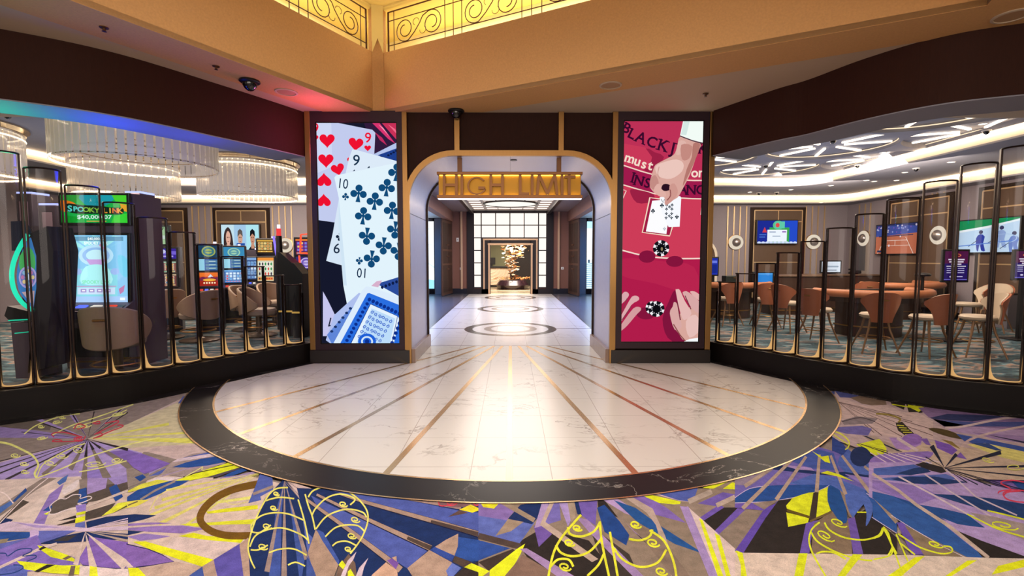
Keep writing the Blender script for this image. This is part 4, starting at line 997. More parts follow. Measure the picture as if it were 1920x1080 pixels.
# the picture is measured on the photo between (598,231)-(746,644)
c = Canvas(mapping(599, 231, 746, 643.5, sx0, sx1, sz0, sz1, SY), (0, -1, 0), lift=.00002, clip=(599, 231, 746, 643.5))
c.at(560, 200, 4.5)
c.rect(100, 120, 900, 2100, '15182c')
c.poly([(560, 100), (900, 100), (900, 360), (650, 400)], '301a3c')
for q, k_ in (([(640, 140), (700, 140), (830, 310), (770, 270)], 'd83470'), ([(720, 140), (850, 140), (850, 290)], 'c83058'), ([(660, 215), (720, 260), (760, 325), (700, 280)], 'c02a60'), ([(690, 150), (730, 180), (780, 250)], 'f8a0b8'), ([(770, 150), (830, 190), (850, 240)], 'f06a88')): c.poly(q, k_)
c.poly([(640, 400), (900, 270), (900, 330), (660, 430)], 'b4c4ec'); c.poly([(680, 405), (900, 325), (900, 480)], '1e3f8e')
for k in range(5): c.disc((770+k*22, 405-k*12), 11, 8, '0c1a44', seg=10)
c.poly([(60, 120), (350, 138), (560, 180), (640, 195), (664, 220), (650, 420), (560, 720), (310, 965), (60, 930)], 'c2cbee')
c.poly([(60, 120), (300, 138), (300, 500), (60, 600)], 'cfd8f4')
RD = 'ee1030'
for p, r, rt in (((262, 280), 68, 0), ((500, 310), 66, .12), ((248, 445), 68, 0), ((345, 520), 60, -.25), ((228, 615), 66, math.pi), ((222, 785), 62, math.pi), ((598, 345), 30, 0), ((162, 262), 30, 0), ((455, 450), 34, .2)): c.poly(heart(p, r, rt), RD)
c.text('9', (602, 265), 118, RD, .06, .01); c.text('9', (168, 185), 112, RD, .02, .01)
c.poly([(470, 357), (500, 360), (900, 470), (900, 760), (360, 760), (440, 430)], 'dceaf8'); c.text('9', (500, 452), 130, '14304c', .14, .005); c.poly([(470, 538), (485, 522), (490, 535)], '14304c'); c.poly([(590, 512), (610, 492), (612, 510)], '14304c')
c.poly([(350, 760), (290, 1060), (230, 1290), (610, 1400), (520, 760)], 'd6e6f6')
c.at(560, 420, 3.857)
c.text('6', (275, 170), 105, '1c2c44', .12, .004); club(c, (297, 85), 26, '16243c', math.pi+.1); c.poly([(340, 70), (365, 180), (350, 150)], '16243c')
c.at(560, 200, 4.5)
c.poly([(315, 590), (330, 572), (900, 455), (900, 1660), (760, 1700), (430, 1755), (412, 1745), (370, 1500), (340, 1000), (350, 770)], 'e2f3fc')
c.poly([(350, 770), (340, 1000), (372, 1500), (400, 1500), (365, 1000)], 'cfe4f4')
CB = '104a78'
for x, y in ((515, 720), (752, 672), (650, 785), (550, 908), (793, 862), (835, 545)): club(c, (x, y), 68, CB, .1)
club(c, (405, 748), 28, CB, .1); c.text('10', (384, 645), 118, '122c4c', .12, .003, .8)
c.at(560, 420, 3.857)
for x, y in ((495, 80), (615, 150), (527, 245), (700, 35), (722, 190)): club(c, (x, y), 58, CB, math.pi+.1)
club(c, (437, 258), 25, CB, math.pi+.1); c.text('10', (456, 342), 100, '122c4c', math.pi+.08, .003, .8)
c.poly([(168, 480), (200, 540), (280, 715), (285, 740), (185, 810), (160, 810)], 'c6c6ee'); c.text('7', (215, 702), 90, '141c34', math.pi*.95, .004)
c.poly([(560, 425), (800, 350), (800, 560)], '2c4c9c'); c.poly([(520, 440), (560, 405), (600, 400), (570, 450)], 'd8b0cc')
for k in range(6): c.disc((600+k*26, 450-k*10), 10, 12, '0e1c48', seg=10)
c.poly([(245, 655), (430, 490), (470, 510), (400, 640), (235, 880), (180, 840)], 'aebfee'); c.poly([(190, 800), (330, 640), (420, 560), (340, 720), (230, 880)], '5f86d8')
for k in range(6): c.disc((225+k*28, 775-k*34), 12, 10, '1c3468', seg=10)
c.poly([(455, 470), (480, 445), (500, 445), (800, 545), (800, 900), (215, 900)], 'dcecfc')
c.poly([(490, 495), (505, 492), (800, 612), (800, 900), (265, 900)], '2a6ee0')
c.poly([(512, 572), (705, 660), (720, 680), (670, 900), (345, 900)], 'e4f2ff'); c.line([(512, 572), (708, 662), (660, 880)], 5, '143c8c'); c.line([(512, 572), (350, 890)], 5, '143c8c')
c.poly([(520, 605), (690, 680), (640, 900), (385, 900)], 'bcdcfa')
for k in range(10): c.disc((505+k*27, 540+k*13), 13, 15, '0c2f8c', .4, seg=12)
for k in range(11): c.disc((488-k*17, 572+k*30), 13, 12, '0c2f8c', .4, seg=12)
for k in range(6): c.disc((735-k*14, 680+k*36), 14, 14, '0c2f8c', .4, seg=12)
for i in range(6):
    for j in range(6):
        x, y = 525+i*26-j*20, 635+i*13+j*36
        if y < 870 and x > 400-(j-4)*8: c.spiral((x, y), 13, 13, 5, '1e58c8', i, 1.2, 1 if i % 2 else -1)
c.disc((482, 850), 66, 60, '1e60d8'); c.disc((482, 850), 44, 40, 'd4e8fc', hole=.7); c.disc((482, 850), 16, 18, '0c2f8c')
c.build('picture', PICL, tl, world=True)
# right: dealer's hand over a blackjack layout
rx0, rx1 = 1.579, 2.673
tr = display('led_display', 'tall lit display of a red blackjack table on the pillar right of the arch', rx0-.012, rx1+.012, sz0+.008, sz1+.04)
c = Canvas(mapping(1168, 228, 1313, 640, rx0, rx1, sz0+.02, sz1+.027, SY), (0, -1, 0), lift=.00002, clip=(1168, 228, 1313, 640))
c.at(1100, 200, 4.5)
c.rect(200, 80, 1100, 2100, 'cd3c58')
c.poly([(250, 90), (1050, 90), (1050, 620), (560, 560), (480, 540), (250, 460)], 'bd3056'); c.poly([(480, 350), (560, 380), (640, 420), (560, 540), (480, 530)], '9c2044', 2); c.poly([(250, 300), (480, 340), (540, 420), (520, 520), (250, 460)], 'c93858')
c.poly([(250, 470), (320, 492), (540, 560), (760, 605), (1050, 612), (1050, 770), (790, 760), (560, 718), (250, 632)], 'a01a4c')
c.line([(250, 472), (320, 494), (540, 562), (800, 610), (1050, 612)], 10, 'f2d8c8', 3); c.line([(250, 635), (330, 658), (560, 722), (790, 760), (1050, 768)], 10, 'f2d8c8', 3)
c.poly([(360, 700), (420, 690), (560, 730), (540, 790), (420, 800)], '9c2044', 3)
BKT = '3a0a2c'
def serif(ch, p, size, col, rot, bars=()):
    c.text(ch, p, size, col, rot, .022)
    for dx, dy, w in bars:
        q = (p[0]+(dx*math.cos(rot)-dy*math.sin(rot))*size, p[1]+(dx*math.sin(rot)+dy*math.cos(rot))*size); e = w*size/2
        c.line([(q[0]-e*math.cos(rot), q[1]-e*math.sin(rot)), (q[0]+e*math.cos(rot), q[1]+e*math.sin(rot))], size*.07, col)
S2 = ((-.22, -.34, .3), (-.22, .34, .3))
serif('B', (322, 185), 118, BKT, .5, ((-.28, -.34, .2), (-.28, .34, .2))); serif('L', (368, 232), 118, BKT, .45, ((-.2, -.34, .34), (.25, .2, .06))); serif('A', (446, 262), 120, BKT, .4, ((-.32, .34, .28), (.32, .34, .28)))
serif('C', (535, 300), 122, BKT, .33); serif('K', (627, 325), 124, BKT, .28, ((-.25, -.34, .3), (-.25, .34, .3), (.25, -.34, .3), (.28, .34, .3))); serif('J', (712, 352), 130, BKT, .2, ((.16, -.36, .4),)); serif('K', (958, 352), 110, BKT, .05, S2)
for ch, p in zip('must', ((355, 432), (420, 457), (475, 480), (528, 492))): serif(ch, p, 112, 'f4dccc', .26, ((0, .27, .3),) if ch in 'm' else ())
for ch, p in zip('on', ((898, 552), (955, 552))): serif(ch, p, 112, 'f4dccc', .03)
for ch, p in zip('INS', ((385, 590), (435, 618), (505, 640))): serif(ch, p, 112, BKT, .24, ((0, -.35, .3), (0, .35, .3)) if ch == 'I' else ((-.28, -.34, .26), (-.28, .34, .26), (.28, -.34, .26)) if ch == 'N' else ())
for ch, p in zip('ANC', ((800, 690), (872, 695), (950, 695))): serif(ch, p, 112, BKT, .03, ((-.32, .34, .26), (.32, .34, .26)) if ch == 'A' else ((-.28, -.34, .26), (-.28, .34, .26), (.28, -.34, .26)) if ch == 'N' else ())
c.line([(300, 690), (330, 700), (300, 770)], 8, 'f0d0c4')
c.line([(965, 800), (958, 900)], 8, 'f0d0c4')
c.poly([(610, 765), (528, 757), (470, 1048), (700, 1078), (722, 1000), (640, 900)], 'a01c44'); c.line([(614, 768), (528, 757), (470, 1048), (700, 1078), (722, 1000)], 11, 'f4dcc4')
c.poly([(548, 783), (640, 775), (690, 900), (672, 1062), (500, 1040)], 'fdfdff'); c.poly([(610, 752), (780, 744), (790, 758), (782, 1000), (690, 1004), (630, 880)], 'f8faff')
for x in (670, 715):
    for k, y in enumerate((818, 852, 890, 926)): club(c, (x+k*-1, y), 12, '2c3c4c', 0 if k < 2 else math.pi)
club(c, (694, 834), 12, '2c3c4c'); club(c, (693, 910), 12, '2c3c4c', math.pi); club(c, (630, 822), 17, '1c2c3c'); club(c, (556, 868), 17, '1c2c3c'); club(c, (757, 918), 16, '1c2c3c', math.pi); club(c, (655, 1018), 14, 'b8c0c8', math.pi)
c.line([(622, 770), (640, 800), (650, 770)], 5, '2c3c4c')
SK, SKL, SKD, SKX = 'd9a79c', 'ebc6bc', 'b4776e', '8c4c4c'
c.poly([(770, 250), (860, 280), (940, 312), (925, 370), (900, 440), (860, 560), (812, 660), (760, 755), (700, 785), (672, 818), (655, 810), (648, 755), (600, 742), (548, 700), (526, 660), (535, 590), (560, 500), (590, 472), (650, 440), (720, 400), (745, 340)], SK, 3)
c.poly([(568, 500), (640, 462), (740, 440), (800, 470), (790, 540), (700, 600), (600, 580)], SKL, 3); c.poly([(880, 310), (938, 318), (900, 440), (850, 560), (800, 660), (830, 520), (870, 420)], SKD, 3); c.poly([(760, 290), (820, 300), (800, 380), (740, 400)], 'e0b4aa', 3); c.poly([(780, 320), (870, 330), (850, 430), (790, 440)], 'c48a80', 3)
c.poly([(530, 600), (570, 570), (600, 640), (560, 690), (528, 660)], 'c48c84', 3); c.poly([(560, 690), (600, 640), (660, 720), (650, 752), (600, 740)], 'e0b0a6', 3)
c.poly([(622, 680), (640, 645), (690, 650), (694, 690), (650, 702)], '2a1020', 3); c.poly([(690, 660), (730, 640), (760, 700), (740, 760), (680, 812), (655, 812), (655, 780), (690, 740)], 'cf988e', 3); c.line([(695, 690), (700, 740), (672, 780)], 8, SKX, 3)
c.line([(600, 500), (590, 560), (610, 600)], 6, 'c8948a', 3)
c.poly([(798, 90), (1050, 90), (1050, 305), (960, 302), (870, 280), (768, 244)], 'f2fcf6'); c.line([(768, 246), (870, 284), (960, 306), (1050, 310)], 9, '4c3040', 2); c.poly([(800, 110), (850, 110), (820, 240), (776, 236)], 'd4e8e4')
c.at(1100, 420, 3.857)
c.poly([(220, 176), (262, 180), (400, 215), (520, 232), (700, 240), (900, 238), (900, 900), (220, 900)], 'b01c4a'); c.poly([(250, 240), (560, 260), (780, 300), (800, 500), (500, 420), (250, 360)], 'b8244e', 3)
c.line([(220, 174), (262, 180), (400, 215), (520, 232), (700, 240), (900, 237)], 10, 'f4dcd0', 3)
for p, rx, ry in (((440, 225), 60, 45), ((640, 260), 62, 40), ((440, 640), 70, 45)): c.disc(p, rx, ry, '84143c')
def chip(x, y, r):
    c.disc((x, y), r, r, '14141c', seg=24)
    for k in range(6):
        a = k*math.pi/3+.3
        c.poly([(x+r*q*math.cos(a+d), y+r*q*math.sin(a+d)) for q, d in ((.68, -.2), (1, -.22), (1, .22), (.68, .2))], 'f0f0f4')
    for k in range(12): c.disc((x+r*.58*math.cos(k*.524), y+r*.58*math.sin(k*.524)), r*.07, r*.07, 'e8e8f0', seg=6)
    c.disc((x, y), r*.42, r*.42, '0a0a10', seg=16); 
chip(540, 165, 59); chip(485, 600, 50); chip(515, 608, 58); c.disc((545, 170), 8, 14, '8c7c5c')
c.poly([(560, 680), (600, 560), (645, 470), (680, 560), (640, 700), (740, 830), (720, 880), (600, 820)], '80143c', 3)
c.poly([(240, 560), (270, 490), (300, 484), (312, 512), (262, 570)], 'd8a8ac', 3); c.poly([(240, 690), (262, 650), (320, 540), (345, 512), (378, 515), (385, 542), (330, 580), (270, 690)], 'dcaaac', 3); c.poly([(240, 760), (262, 720), (345, 605), (392, 594), (402, 615), (370, 650), (300, 735), (250, 775)], 'd49c9e', 3); c.line([(265, 690), (330, 590)], 7, '843848'); c.line([(262, 640), (300, 530)], 6, '843848')
c.poly([(640, 720), (690, 640), (740, 600), (860, 600), (860, 850), (730, 845), (680, 790)], SK, 3); c.poly([(652, 480), (660, 464), (682, 470), (720, 550), (770, 640), (720, 690), (690, 640)], 'e4b8b4', 3); c.poly([(632, 590), (640, 558), (662, 570), (680, 650), (700, 740), (650, 760), (612, 640)], 'd8a8a4', 3); c.poly([(705, 500), (712, 480), (745, 485), (830, 560), (830, 640), (770, 600)], 'd8a8a6', 3); c.poly([(755, 485), (790, 480), (830, 510), (830, 550)], 'e0b0ac', 3)
c.line([(690, 690), (665, 560)], 8, '743040'); c.line([(765, 610), (720, 510)], 7, '743040'); c.poly([(730, 700), (800, 650), (840, 750), (760, 820)], 'e6beb8', 3); c.poly([(715, 850), (760, 830), (860, 815), (860, 900), (700, 900)], 'f4f8fa'); c.line([(640, 720), (690, 800), (730, 845)], 8, SKX)
c.build('picture', PICL, tr, world=True)
# ------------------------------------------------------------------ hanging sign in the arch
M_SIGN = mat('bronze sign metal', '8a5c34', .38, .55)
M_SIGNLIT = emat('amber sign light', 'd8a010', .85)
Ys = 6.93
def signp(px, py): return aty(px, py, Ys)
t = thing('hanging_sign', 'backlit bronze and amber sign reading HIGH LIMIT, hung in the arch', 'sign', (0, Ys, 2.28))
pa, pb = signp(821, 325), signp(1090, 372)
xa, xb, zt, zb = pa.x, pb.x, pa.z, pb.z
b = MB(); b.box2((xa-.012, Ys-.03, zt-.022), (xb+.012, Ys+.09, zt+.02), bev=.004); b.box2((xa-.012, Ys-.04, zb-.002), (xb+.012, Ys+.09, zb+.045), bev=.004); b.box2((xa, Ys+.06, zb), (xb, Ys+.09, zt)); b.build('frame', M_SIGN, t, world=True)
# amber light panel that fades: real tubes behind a brushed panel
b = MB(); b.box2((xa+.005, Ys+.05, zb+.04), (xb-.005, Ys+.058, zt-.02)); b.build('back_panel', mat('amber brushed panel', 'c08a10', .4, .3), t, world=True)
b = MB(); b.box2((xa+.02, Ys+.018, zb+.046), (xb-.02, Ys+.03, zb+.052)); b.box2((xa+.02, Ys+.018, zt-.03), (xb-.02, Ys+.03, zt-.024)); b.build('light_tube', emat('amber light tube', 'ffd040', 8.0), t, world=True)
b = MB(); b.box2((xa, Ys-.03, zb-.012), (xb, Ys+.06, zb-.003)); b.build('underside_light', emat('cool white light strip', 'e8ecff', 2.5), t, world=True)
def letters():
    # zoom coordinates of the crop (740,180) at scale 4.364
    def L(*strokes): return strokes
    zt_, zb_ = 645, 815
    lets = [('H', [((405, zt_), (405, zb_)), ((505, zt_), (505, zb_)), ((405, 728), (505, 728))]),
            ('I', [((550, zt_), (550, zb_))]), ('G', None),
            ('H', [((787, zt_), (787, zb_)), ((882, zt_), (882, zb_)), ((787, 728), (882, 728))]),
            ('L', [((1027, zt_), (1027, zb_)), ((1027, 800), (1095, 800))]),
            ('I', [((1125, zt_), (1125, zb_))]),
            ('M', [((1165, zb_), (1182, zt_)), ((1182, zt_), (1250, 800)), ((1250, 800), (1310, zt_)), ((1310, zt_), (1330, zb_))]),
            ('I', [((1370, zt_), (1370, zb_))]),
            ('T', [((1428, zt_), (1428, zb_)), ((1395, 660), (1475, 660))])]
    for ch, st in lets:
        b = MB()
        if ch == 'G':
            an = [R(-38)-k*R(302)/40 for k in range(41)]
            for z_, y_ in ((0, Ys-.003), (1, Ys+.027)): pass
            ring = [signp(740+(672+78*math.cos(a))/4.364, 180+(735+74*math.sin(a))/4.364) for a in an]+[signp(740+(672+64*math.cos(a))/4.364, 180+(735+62*math.sin(a))/4.364) for a in an[::-1]]
            b.slab([(p.x, Ys-.003, p.z) for p in ring], (0, 1, 0), .03)
            st = [((690, 752), (734, 752))]
        for si, ((x0, y0), (x1, y1)) in enumerate(st):
            A = signp(740+x0/4.364, 180+y0/4.364); B = signp(740+x1/4.364, 180+y1/4.364)
            d = (B-A); ln = d.length; mid = (A+B)/2
            b2 = bmesh.new(); bmesh.ops.create_cube(b2, size=1); bmesh.ops.scale(b2, vec=(ln+.02, .03+.004*si, .04), verts=b2.verts)
            ang = math.atan2(d.z, d.x); b2.transform(Matrix.Translation((mid.x, Ys+.012, mid.z)) @ Matrix.Rotation(-ang, 4, 'Y')); b.merge(b2)
        b.build('letter', M_SIGN, t, world=True)
letters()
for px in (862, 1048):
    q = signp(px, 310); b = MB(); b.box2((q.x-.032, Ys-.02, zt), (q.x+.032, Ys+.05, AH)); b.build('hanger', M_BRONZE2, t, world=True)
# ------------------------------------------------------------------ ceiling fittings of the hall
def dome(x, y, z, r, label, light_=False, grp=None):
    t = thing('dome_camera', label, 'camera', (x, y, z), 0, grp)
    b = MB(); b.lathe([(r*1.25, 0), (r*1.3, -r*.25), (r*1.1, -r*.4), (0.001, -r*.4)], seg=20); b.build('housing', mat('white camera housing', 'd8d4d0', .4) if light_ else M_BLK, t, smooth=True)
    b = MB(); b.lathe([(r*.9, -r*.38), (r*.88, -r*.7), (r*.6, -r*1.15), (r*.3, -r*1.35), (0.001, -r*1.4)], seg=20); b.build('dome', mat('smoked dome', '08080c', .06, coat=.5), t, smooth=True)
q = onz(468, 150, SOF); dome(q.x, q.y, SOF-.003, .085, 'black dome camera on the pink-lit soffit left of the coffer')
q = onz(857, 206, SOF); dome(-.74, 6.69, SOF-.003, .085, 'black dome camera above the brass strip left of the arch top')
M_SPK = mat('soffit speaker grille', 'a8825c', .7); 
def speaker(px, py, label):
    q = onz(px, py, SOF-.01)
    t = thing('ceiling_speaker', label, 'speaker', (q.x, q.y, SOF-.007))
    b = MB(); b.lathe([(.13, 0), (.13, -.008), (.11, -.012), (.108, 0)], seg=28); b.build('ring', M_PAINT, t, smooth=True)
    b = MB(); b.lathe([(.108, -.004), (.001, -.006)], seg=28); b.build('grille', M_SPK, t, smooth=True)
speaker(537, 173, 'round flush speaker beside the dome camera on the left soffit'); speaker(1145, 160, 'round flush speaker on the wallpaper border above the arch'); speaker(1897, 30, 'round flush speaker in the soffit at the far upper right')
for px, py, lb in ((1323, 175, 'small sprinkler in the soffit above the blackjack display'), (195, 50, 'small sprinkler on the wallpaper border at upper left'), (405, 123, 'small sprinkler on the left wallpaper border beside the dome camera')):
    q = onz(px, py, SOF); b = MB(); b.lathe([(.035, 0), (.035, -.006), (.012, -.01), (.012, -.03), (.02, -.035), (.001, -.036)], seg=14)
    o = b.build('ceiling_sprinkler', M_BRONZE2, smooth=True); o.location = (q.x, q.y, SOF-.006); tag(o, lb, 'sprinkler')
q = onz(963, 300, AH); b = MB(); b.lathe([(.05, 0), (.05, -.008), (.03, -.012), (.001, -.012)], seg=16); o = b.build('downlight', M_BRONZE, smooth=True); o.location = (q.x, min(q.y, 7.4), AH); tag(o, 'small dark fitting in the arch ceiling behind the sign', 'light')
# ------------------------------------------------------------------ half round glass fins on the partition bases
M_GLASS = thin_glass('smoked clear glass', (.95, .93, .92), (.58, .52, .49), .05)
M_FINGLOW = emat('emissive gold glow shape', 'dcae70', 1.1)  # LED glow on the clear glass, put into an emissive colour
def path_at_px(path, px, d):
    best = None
    pts = [p+n*d for p, n in path]
    for i in range(len(pts)-1):
        for k in range(20):
            q = pts[i].lerp(pts[i+1], k/20)
            dv = cam_rot.transposed() @ (V((q.x, q.y, ZL))-V((0, 0, CAMH)))
            if dv.z > -.1: continue
            x = 960-F*dv.x/dv.z
            e = abs(x-px)
            if best is None or e < best[0]: best = (e, q, path[i][1])
    return best[1], best[2]
def fin(path, pxa, pxb, ytop, label, grp):
    A, n = path_at_px(path, pxa, -.17); B, _ = path_at_px(path, pxb, -.17)
    c = (A+B)/2; w = (B-A).length; r = w/2-.014
    t_ = (B-A).normalized(); nn = V((-t_.y, t_.x))
    if nn.dot(n) < 0: nn = -nn
    depth = min(r, .15)
    dv = V((c.x+nn.x*depth*.8, c.y+nn.y*depth*.8, 0)); d = ray((pxa+pxb)/2, ytop); tt = math.hypot(dv.x, dv.y)/math.hypot(d.x, d.y)
    h = CAMH+d.z*tt-ZL
    t = thing('glass_fin', label, 'glass partition', (c.x, c.y, ZL), 0, grp)
    def P(a, z, k=1.0):   # a: 0..pi along the half round
        return V((t_.x*-math.cos(a)*r*k+nn.x*math.sin(a)*depth*k, t_.y*-math.cos(a)*r*k+nn.y*math.sin(a)*depth*k, z))
    ns = 16
    b = MB(); b.grid(lambda u, v: P(math.pi*u, .012+v*(h-.012)), ns, 1); b.build('glass_panel', M_GLASS, t, smooth='all')
    b = MB(); b.tube([P(math.pi*k/ns, h) for k in range(ns+1)], .0095, 6); b.build('top_rim', M_BRONZE, t, smooth=True)
    b = MB(); b.tube([P(math.pi*k/ns, .008) for k in range(ns+1)], .014, 6); b.build('base_rim', M_BRONZE, t, smooth=True)
    for a in (0, math.pi):
        b = MB(); q = P(a, 0); b.box((q.x+t_.x*(-.002 if a == 0 else .002), q.y+t_.y*(-.002 if a == 0 else .002), h/2), (.016, .035, h), rz=math.atan2(t_.y, t_.x)); b.build('edge_strip', M_BRONZE, t)
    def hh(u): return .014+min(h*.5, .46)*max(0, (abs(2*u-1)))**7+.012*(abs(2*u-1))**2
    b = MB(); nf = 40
    b.grid(lambda u, v: P(math.pi*(.5-.5*math.cos(math.pi*u)), .016+v*hh(.5-.5*math.cos(math.pi*u)), .985), nf, 1); b.build('glow_flare', M_FINGLOW, t)  # emissive flare shaped like the glow climbing the glass edges
XL = [-72, 0, 66, 139, 207, 268, 326, 375, 418.5, 462, 499, 535, 567, 583]
YL_ = [253, 287, 318, 350, 381, 409, 436, 459, 481, 500, 517, 534, 549]
def nth(k): return ('first', 'second', 'third', 'fourth', 'fifth', 'sixth', 'seventh', 'eighth', 'ninth', 'tenth', 'eleventh', 'twelfth', 'thirteenth', 'fourteenth')[k]
nl = len(YL_)
for i in range(nl):
    k = nl-1-i
    lab = 'half round glass fin, %s from the playing-card display pillar' % nth(k) if k else 'shortest half round glass fin, touching the playing-card display pillar'
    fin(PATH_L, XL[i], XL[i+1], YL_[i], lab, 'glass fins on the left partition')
XR = [1331, 1346, 1378.5, 1413, 1451, 1493.5, 1540, 1591, 1646, 1711.5, 1777, 1847, 1917, 1995]
YR_ = [546, 529, 513, 494, 474, 453, 428, 402, 373, 341, 309, 278, 246]
for i in range(len(YR_)):
    lab = 'half round glass fin, %s from the blackjack display pillar' % nth(i) if i else 'shortest half round glass fin, touching the blackjack display pillar'
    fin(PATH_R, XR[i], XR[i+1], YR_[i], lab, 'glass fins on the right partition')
# ------------------------------------------------------------------ corridor behind the arch
YE_ = 19.9; ZC = 3.42
b = MB(); b.box2((-3.2, YE_, 0), (-.98, YE_+.25, ZC)); b.box2((.98, YE_, 0), (3.2, YE_+.25, ZC)); b.box2((-.98, YE_, 2.22), (.98, YE_+.25, ZC)); struct(b.build('wall_corridor_end', M_BROWNWALL))
for s, nm in ((-1, 'left'), (1, 'right')):
    lo, hi = sorted((s*3.0, s*3.1)); bx('wall_corridor_'+nm, (lo, PY1-.02, 0), (hi, 15.85, ZC), M_BROWNWALL)
    lo, hi = sorted((s*3.05, s*6.2)); bx('wall_lobby_front_'+nm, (lo, 15.76, 0), (hi, 15.86, ZC), M_BROWNWALL)
    lo, hi = sorted((s*6.1, s*6.2)); bx('wall_lobby_side_'+nm, (lo, 15.8, 0), (hi, YE_+.2, ZC), M_WALLGREY)
    lo, hi = sorted((s*3.1, s*6.2)); bx('wall_lobby_back_'+nm, (lo, YE_, 0), (hi, YE_+.25, ZC), M_WALLGREY)
    bx('floor_lobby_'+nm, (lo, 15.8, -.02), (hi, YE_, 0), FDARK)
    lo, hi = sorted((s*2.36, s*2.6)); bx('wall_corridor_header_'+nm, (lo, PY1+.6, 2.98), (hi, YE_, 3.38), M_BROWNWALL)
    lo, hi = sorted((s*2.5, s*6.2)); bx('ceiling_lobby_'+nm, (lo, 15.8, 3.12), (hi, YE_, 3.2), mat('white lobby ceiling', 'c8d0d8', .6))
    lo, hi = sorted((s*1.5, s*3.1)); bx('ceiling_corridor_'+nm, (lo, PY1-.02, 3.39), (hi, YE_, 3.5), mat('mauve corridor ceiling', '7a6a6c', .6))
    lo, hi = sorted((s*1.72, s*2.85)); bx('baseboard_corridor_end_'+nm, (lo, YE_-.03, 0), (hi, YE_, .22), M_BLACKST)
    lo, hi = sorted((s*1.5, s*1.62)); bx('trim_corridor_beam_'+nm, (lo, PY1+.2, 3.28), (hi, YE_-.05, 3.4), M_BRONZE)
    lo, hi = sorted((s*2.86, s*3.12)); bx('trim_lobby_jamb_'+nm, (lo, YE_-.08, 0), (hi, YE_+.01, 3.12), mat('pale grey jamb', 'a8a4ac', .4))
bx('ceiling_corridor', (-1.6, PY1-.02, 3.52), (1.6, YE_, 3.6), M_DARK)
# bright video walls facing the hall, in the side lobbies of the corridor
for s, nm in ((-1, 'left'), (1, 'right')):
    lb = 'bright video wall beyond the open corridor door, on the %s side' % nm
    x0_, x1_ = sorted((s*3.13, s*5.9)); t = thing('video_wall', lb, 'screen', ((x0_+x1_)/2, YE_, 0))
    b = MB(); b.box2((x0_, YE_-.06, .2), (x1_, YE_-.002, 3.0)); b.build('frame', M_BRONZE, t, world=True)
    b = MB(); b.box2((x0_, YE_-.1, 0), (x1_, YE_-.002, .2)); b.build('plinth', M_BLACKST, t, world=True)
    c = Canvas(lambda u, v: aty(u, v, YE_-.065) if False else V((s*v, YE_-.065, u)), (0, -1, 0), lift=.0004, clip=(.22, 3.15, 2.98, 5.88), k=1.6)
    c.rect(0, 3, 3.2, 6, 'eef6fc')
    if s < 0:
        c.poly([(2.0, 3.2), (2.0, 3.5), (2.7, 3.5), (2.7, 3.2)], 'c4dcf0'); c.poly([(2.05, 3.22), (2.05, 3.45), (2.65, 3.45), (2.65, 3.22)], 'eef6fc'); c.poly([(0, 3), (.55, 3), (.95, 6), (0, 6)], '8ccbf0'); c.line([(1.02, 3), (1.1, 3.15), (1.35, 3.5), (1.5, 6)], .05, 'b8d4e8')
    else:
        c.rect(.2, 3, 1.3, 6, 'c4e4f6')
        for k in range(12): c.line([(.28+k*.085, 3), (.4+k*.085, 4.4)], .022, '4c7c98')
        for k in range(4): c.rect(1.28, 3.2+k*.16, 1.42, 3.28+k*.16, '3c5468')
        c.rect(2.7, 3, 3.0, 6, 'a8dcf8')
    c.build('picture', PICL, t, world=True)
# open panelled doors
M_DOOR = mat('brown lacquered door', '5c4032', .45, noise=.1, nscale=15, stretch=(8, 8, .5))
for s, nm in ((-1, 'left'), (1, 'right')):
    hinge = V((s*2.42, YE_-.06, 0)); free = V((s*2.62, 18.3, 0)); d = free-hinge; ln = d.length
    t = struct(thing('door_%d' % (1 if s < 0 else 2), 'open brown panelled door at the corridor end, %s leaf' % nm, 'door', hinge, math.atan2(d.y, d.x)))
    b = MB(); b.box2((0, -.03, .03), (ln, .03, 2.97), bev=.004); b.build('leaf', M_DOOR, t)
    sg = -1 if s < 0 else 1
    b = MB()
    for x0, x1 in ((.12, ln/2-.05), (ln/2+.05, ln-.12)):
        for z0, z1 in ((.15, 1.2), (1.28, 1.75), (1.83, 2.85)): b.box2((x0, -.042, z0), (x1, .042, z1), bev=.004)
    b.build('panel', mat('dark door panel', '3a281f', .45), t)
    b = MB()
    for z in (1.05, 1.55, 2.0): b.box2((ln/2-.16, -.07, z-.03), (ln/2+.16, .07, z+.03), bev=.01)
    b.build('handle', M_BRONZE2, t)
# end wall: lit grid around the inner doorway
M_LITP = emat('white lit panel', 'fff4ea', 1.15)
M_GRID = mat('dark bronze lattice', '1e1412', .4, .3)
X0, X1, ZB, ZT2 = aty(888, 398, YE_).x, aty(1025, 398, YE_).x, .19, aty(950, 397, YE_).z
t = thing('lit_panel_wall', 'backlit white lattice wall around the doorway at the corridor end', 'light panel', (0, YE_, 0))
zlist = [.19+.01]; 
xi0, xi1 = aty(902.5, 440, YE_).x, aty(1009.5, 440, YE_).x
zd = aty(950, 446, YE_).z
b = MB(); b.box2((X0-.28, YE_-.05, 0), (X0, YE_-.005, ZT2+.05)); b.box2((X1, YE_-.05, 0), (X1+.28, YE_-.005, ZT2+.05)); b.box2((X0, YE_-.05, 0), (-.9, YE_-.005, .2)); b.box2((.9, YE_-.05, 0), (X1, YE_-.005, .2))
b.box2((xi0, YE_-.05, 0), (-.82, YE_-.005, zd)); b.box2((.82, YE_-.05, 0), (xi1, YE_-.005, zd)); b.box2((-.85, YE_-.05, aty(950, 456, YE_).z), (.85, YE_-.005, zd))
for i in range(7):
    z = zd-(zd-.2)*0+0
rows = [aty(950, y, YE_).z for y in (399, 422.3, 446, 469.5, 492.8, 516, 539)]
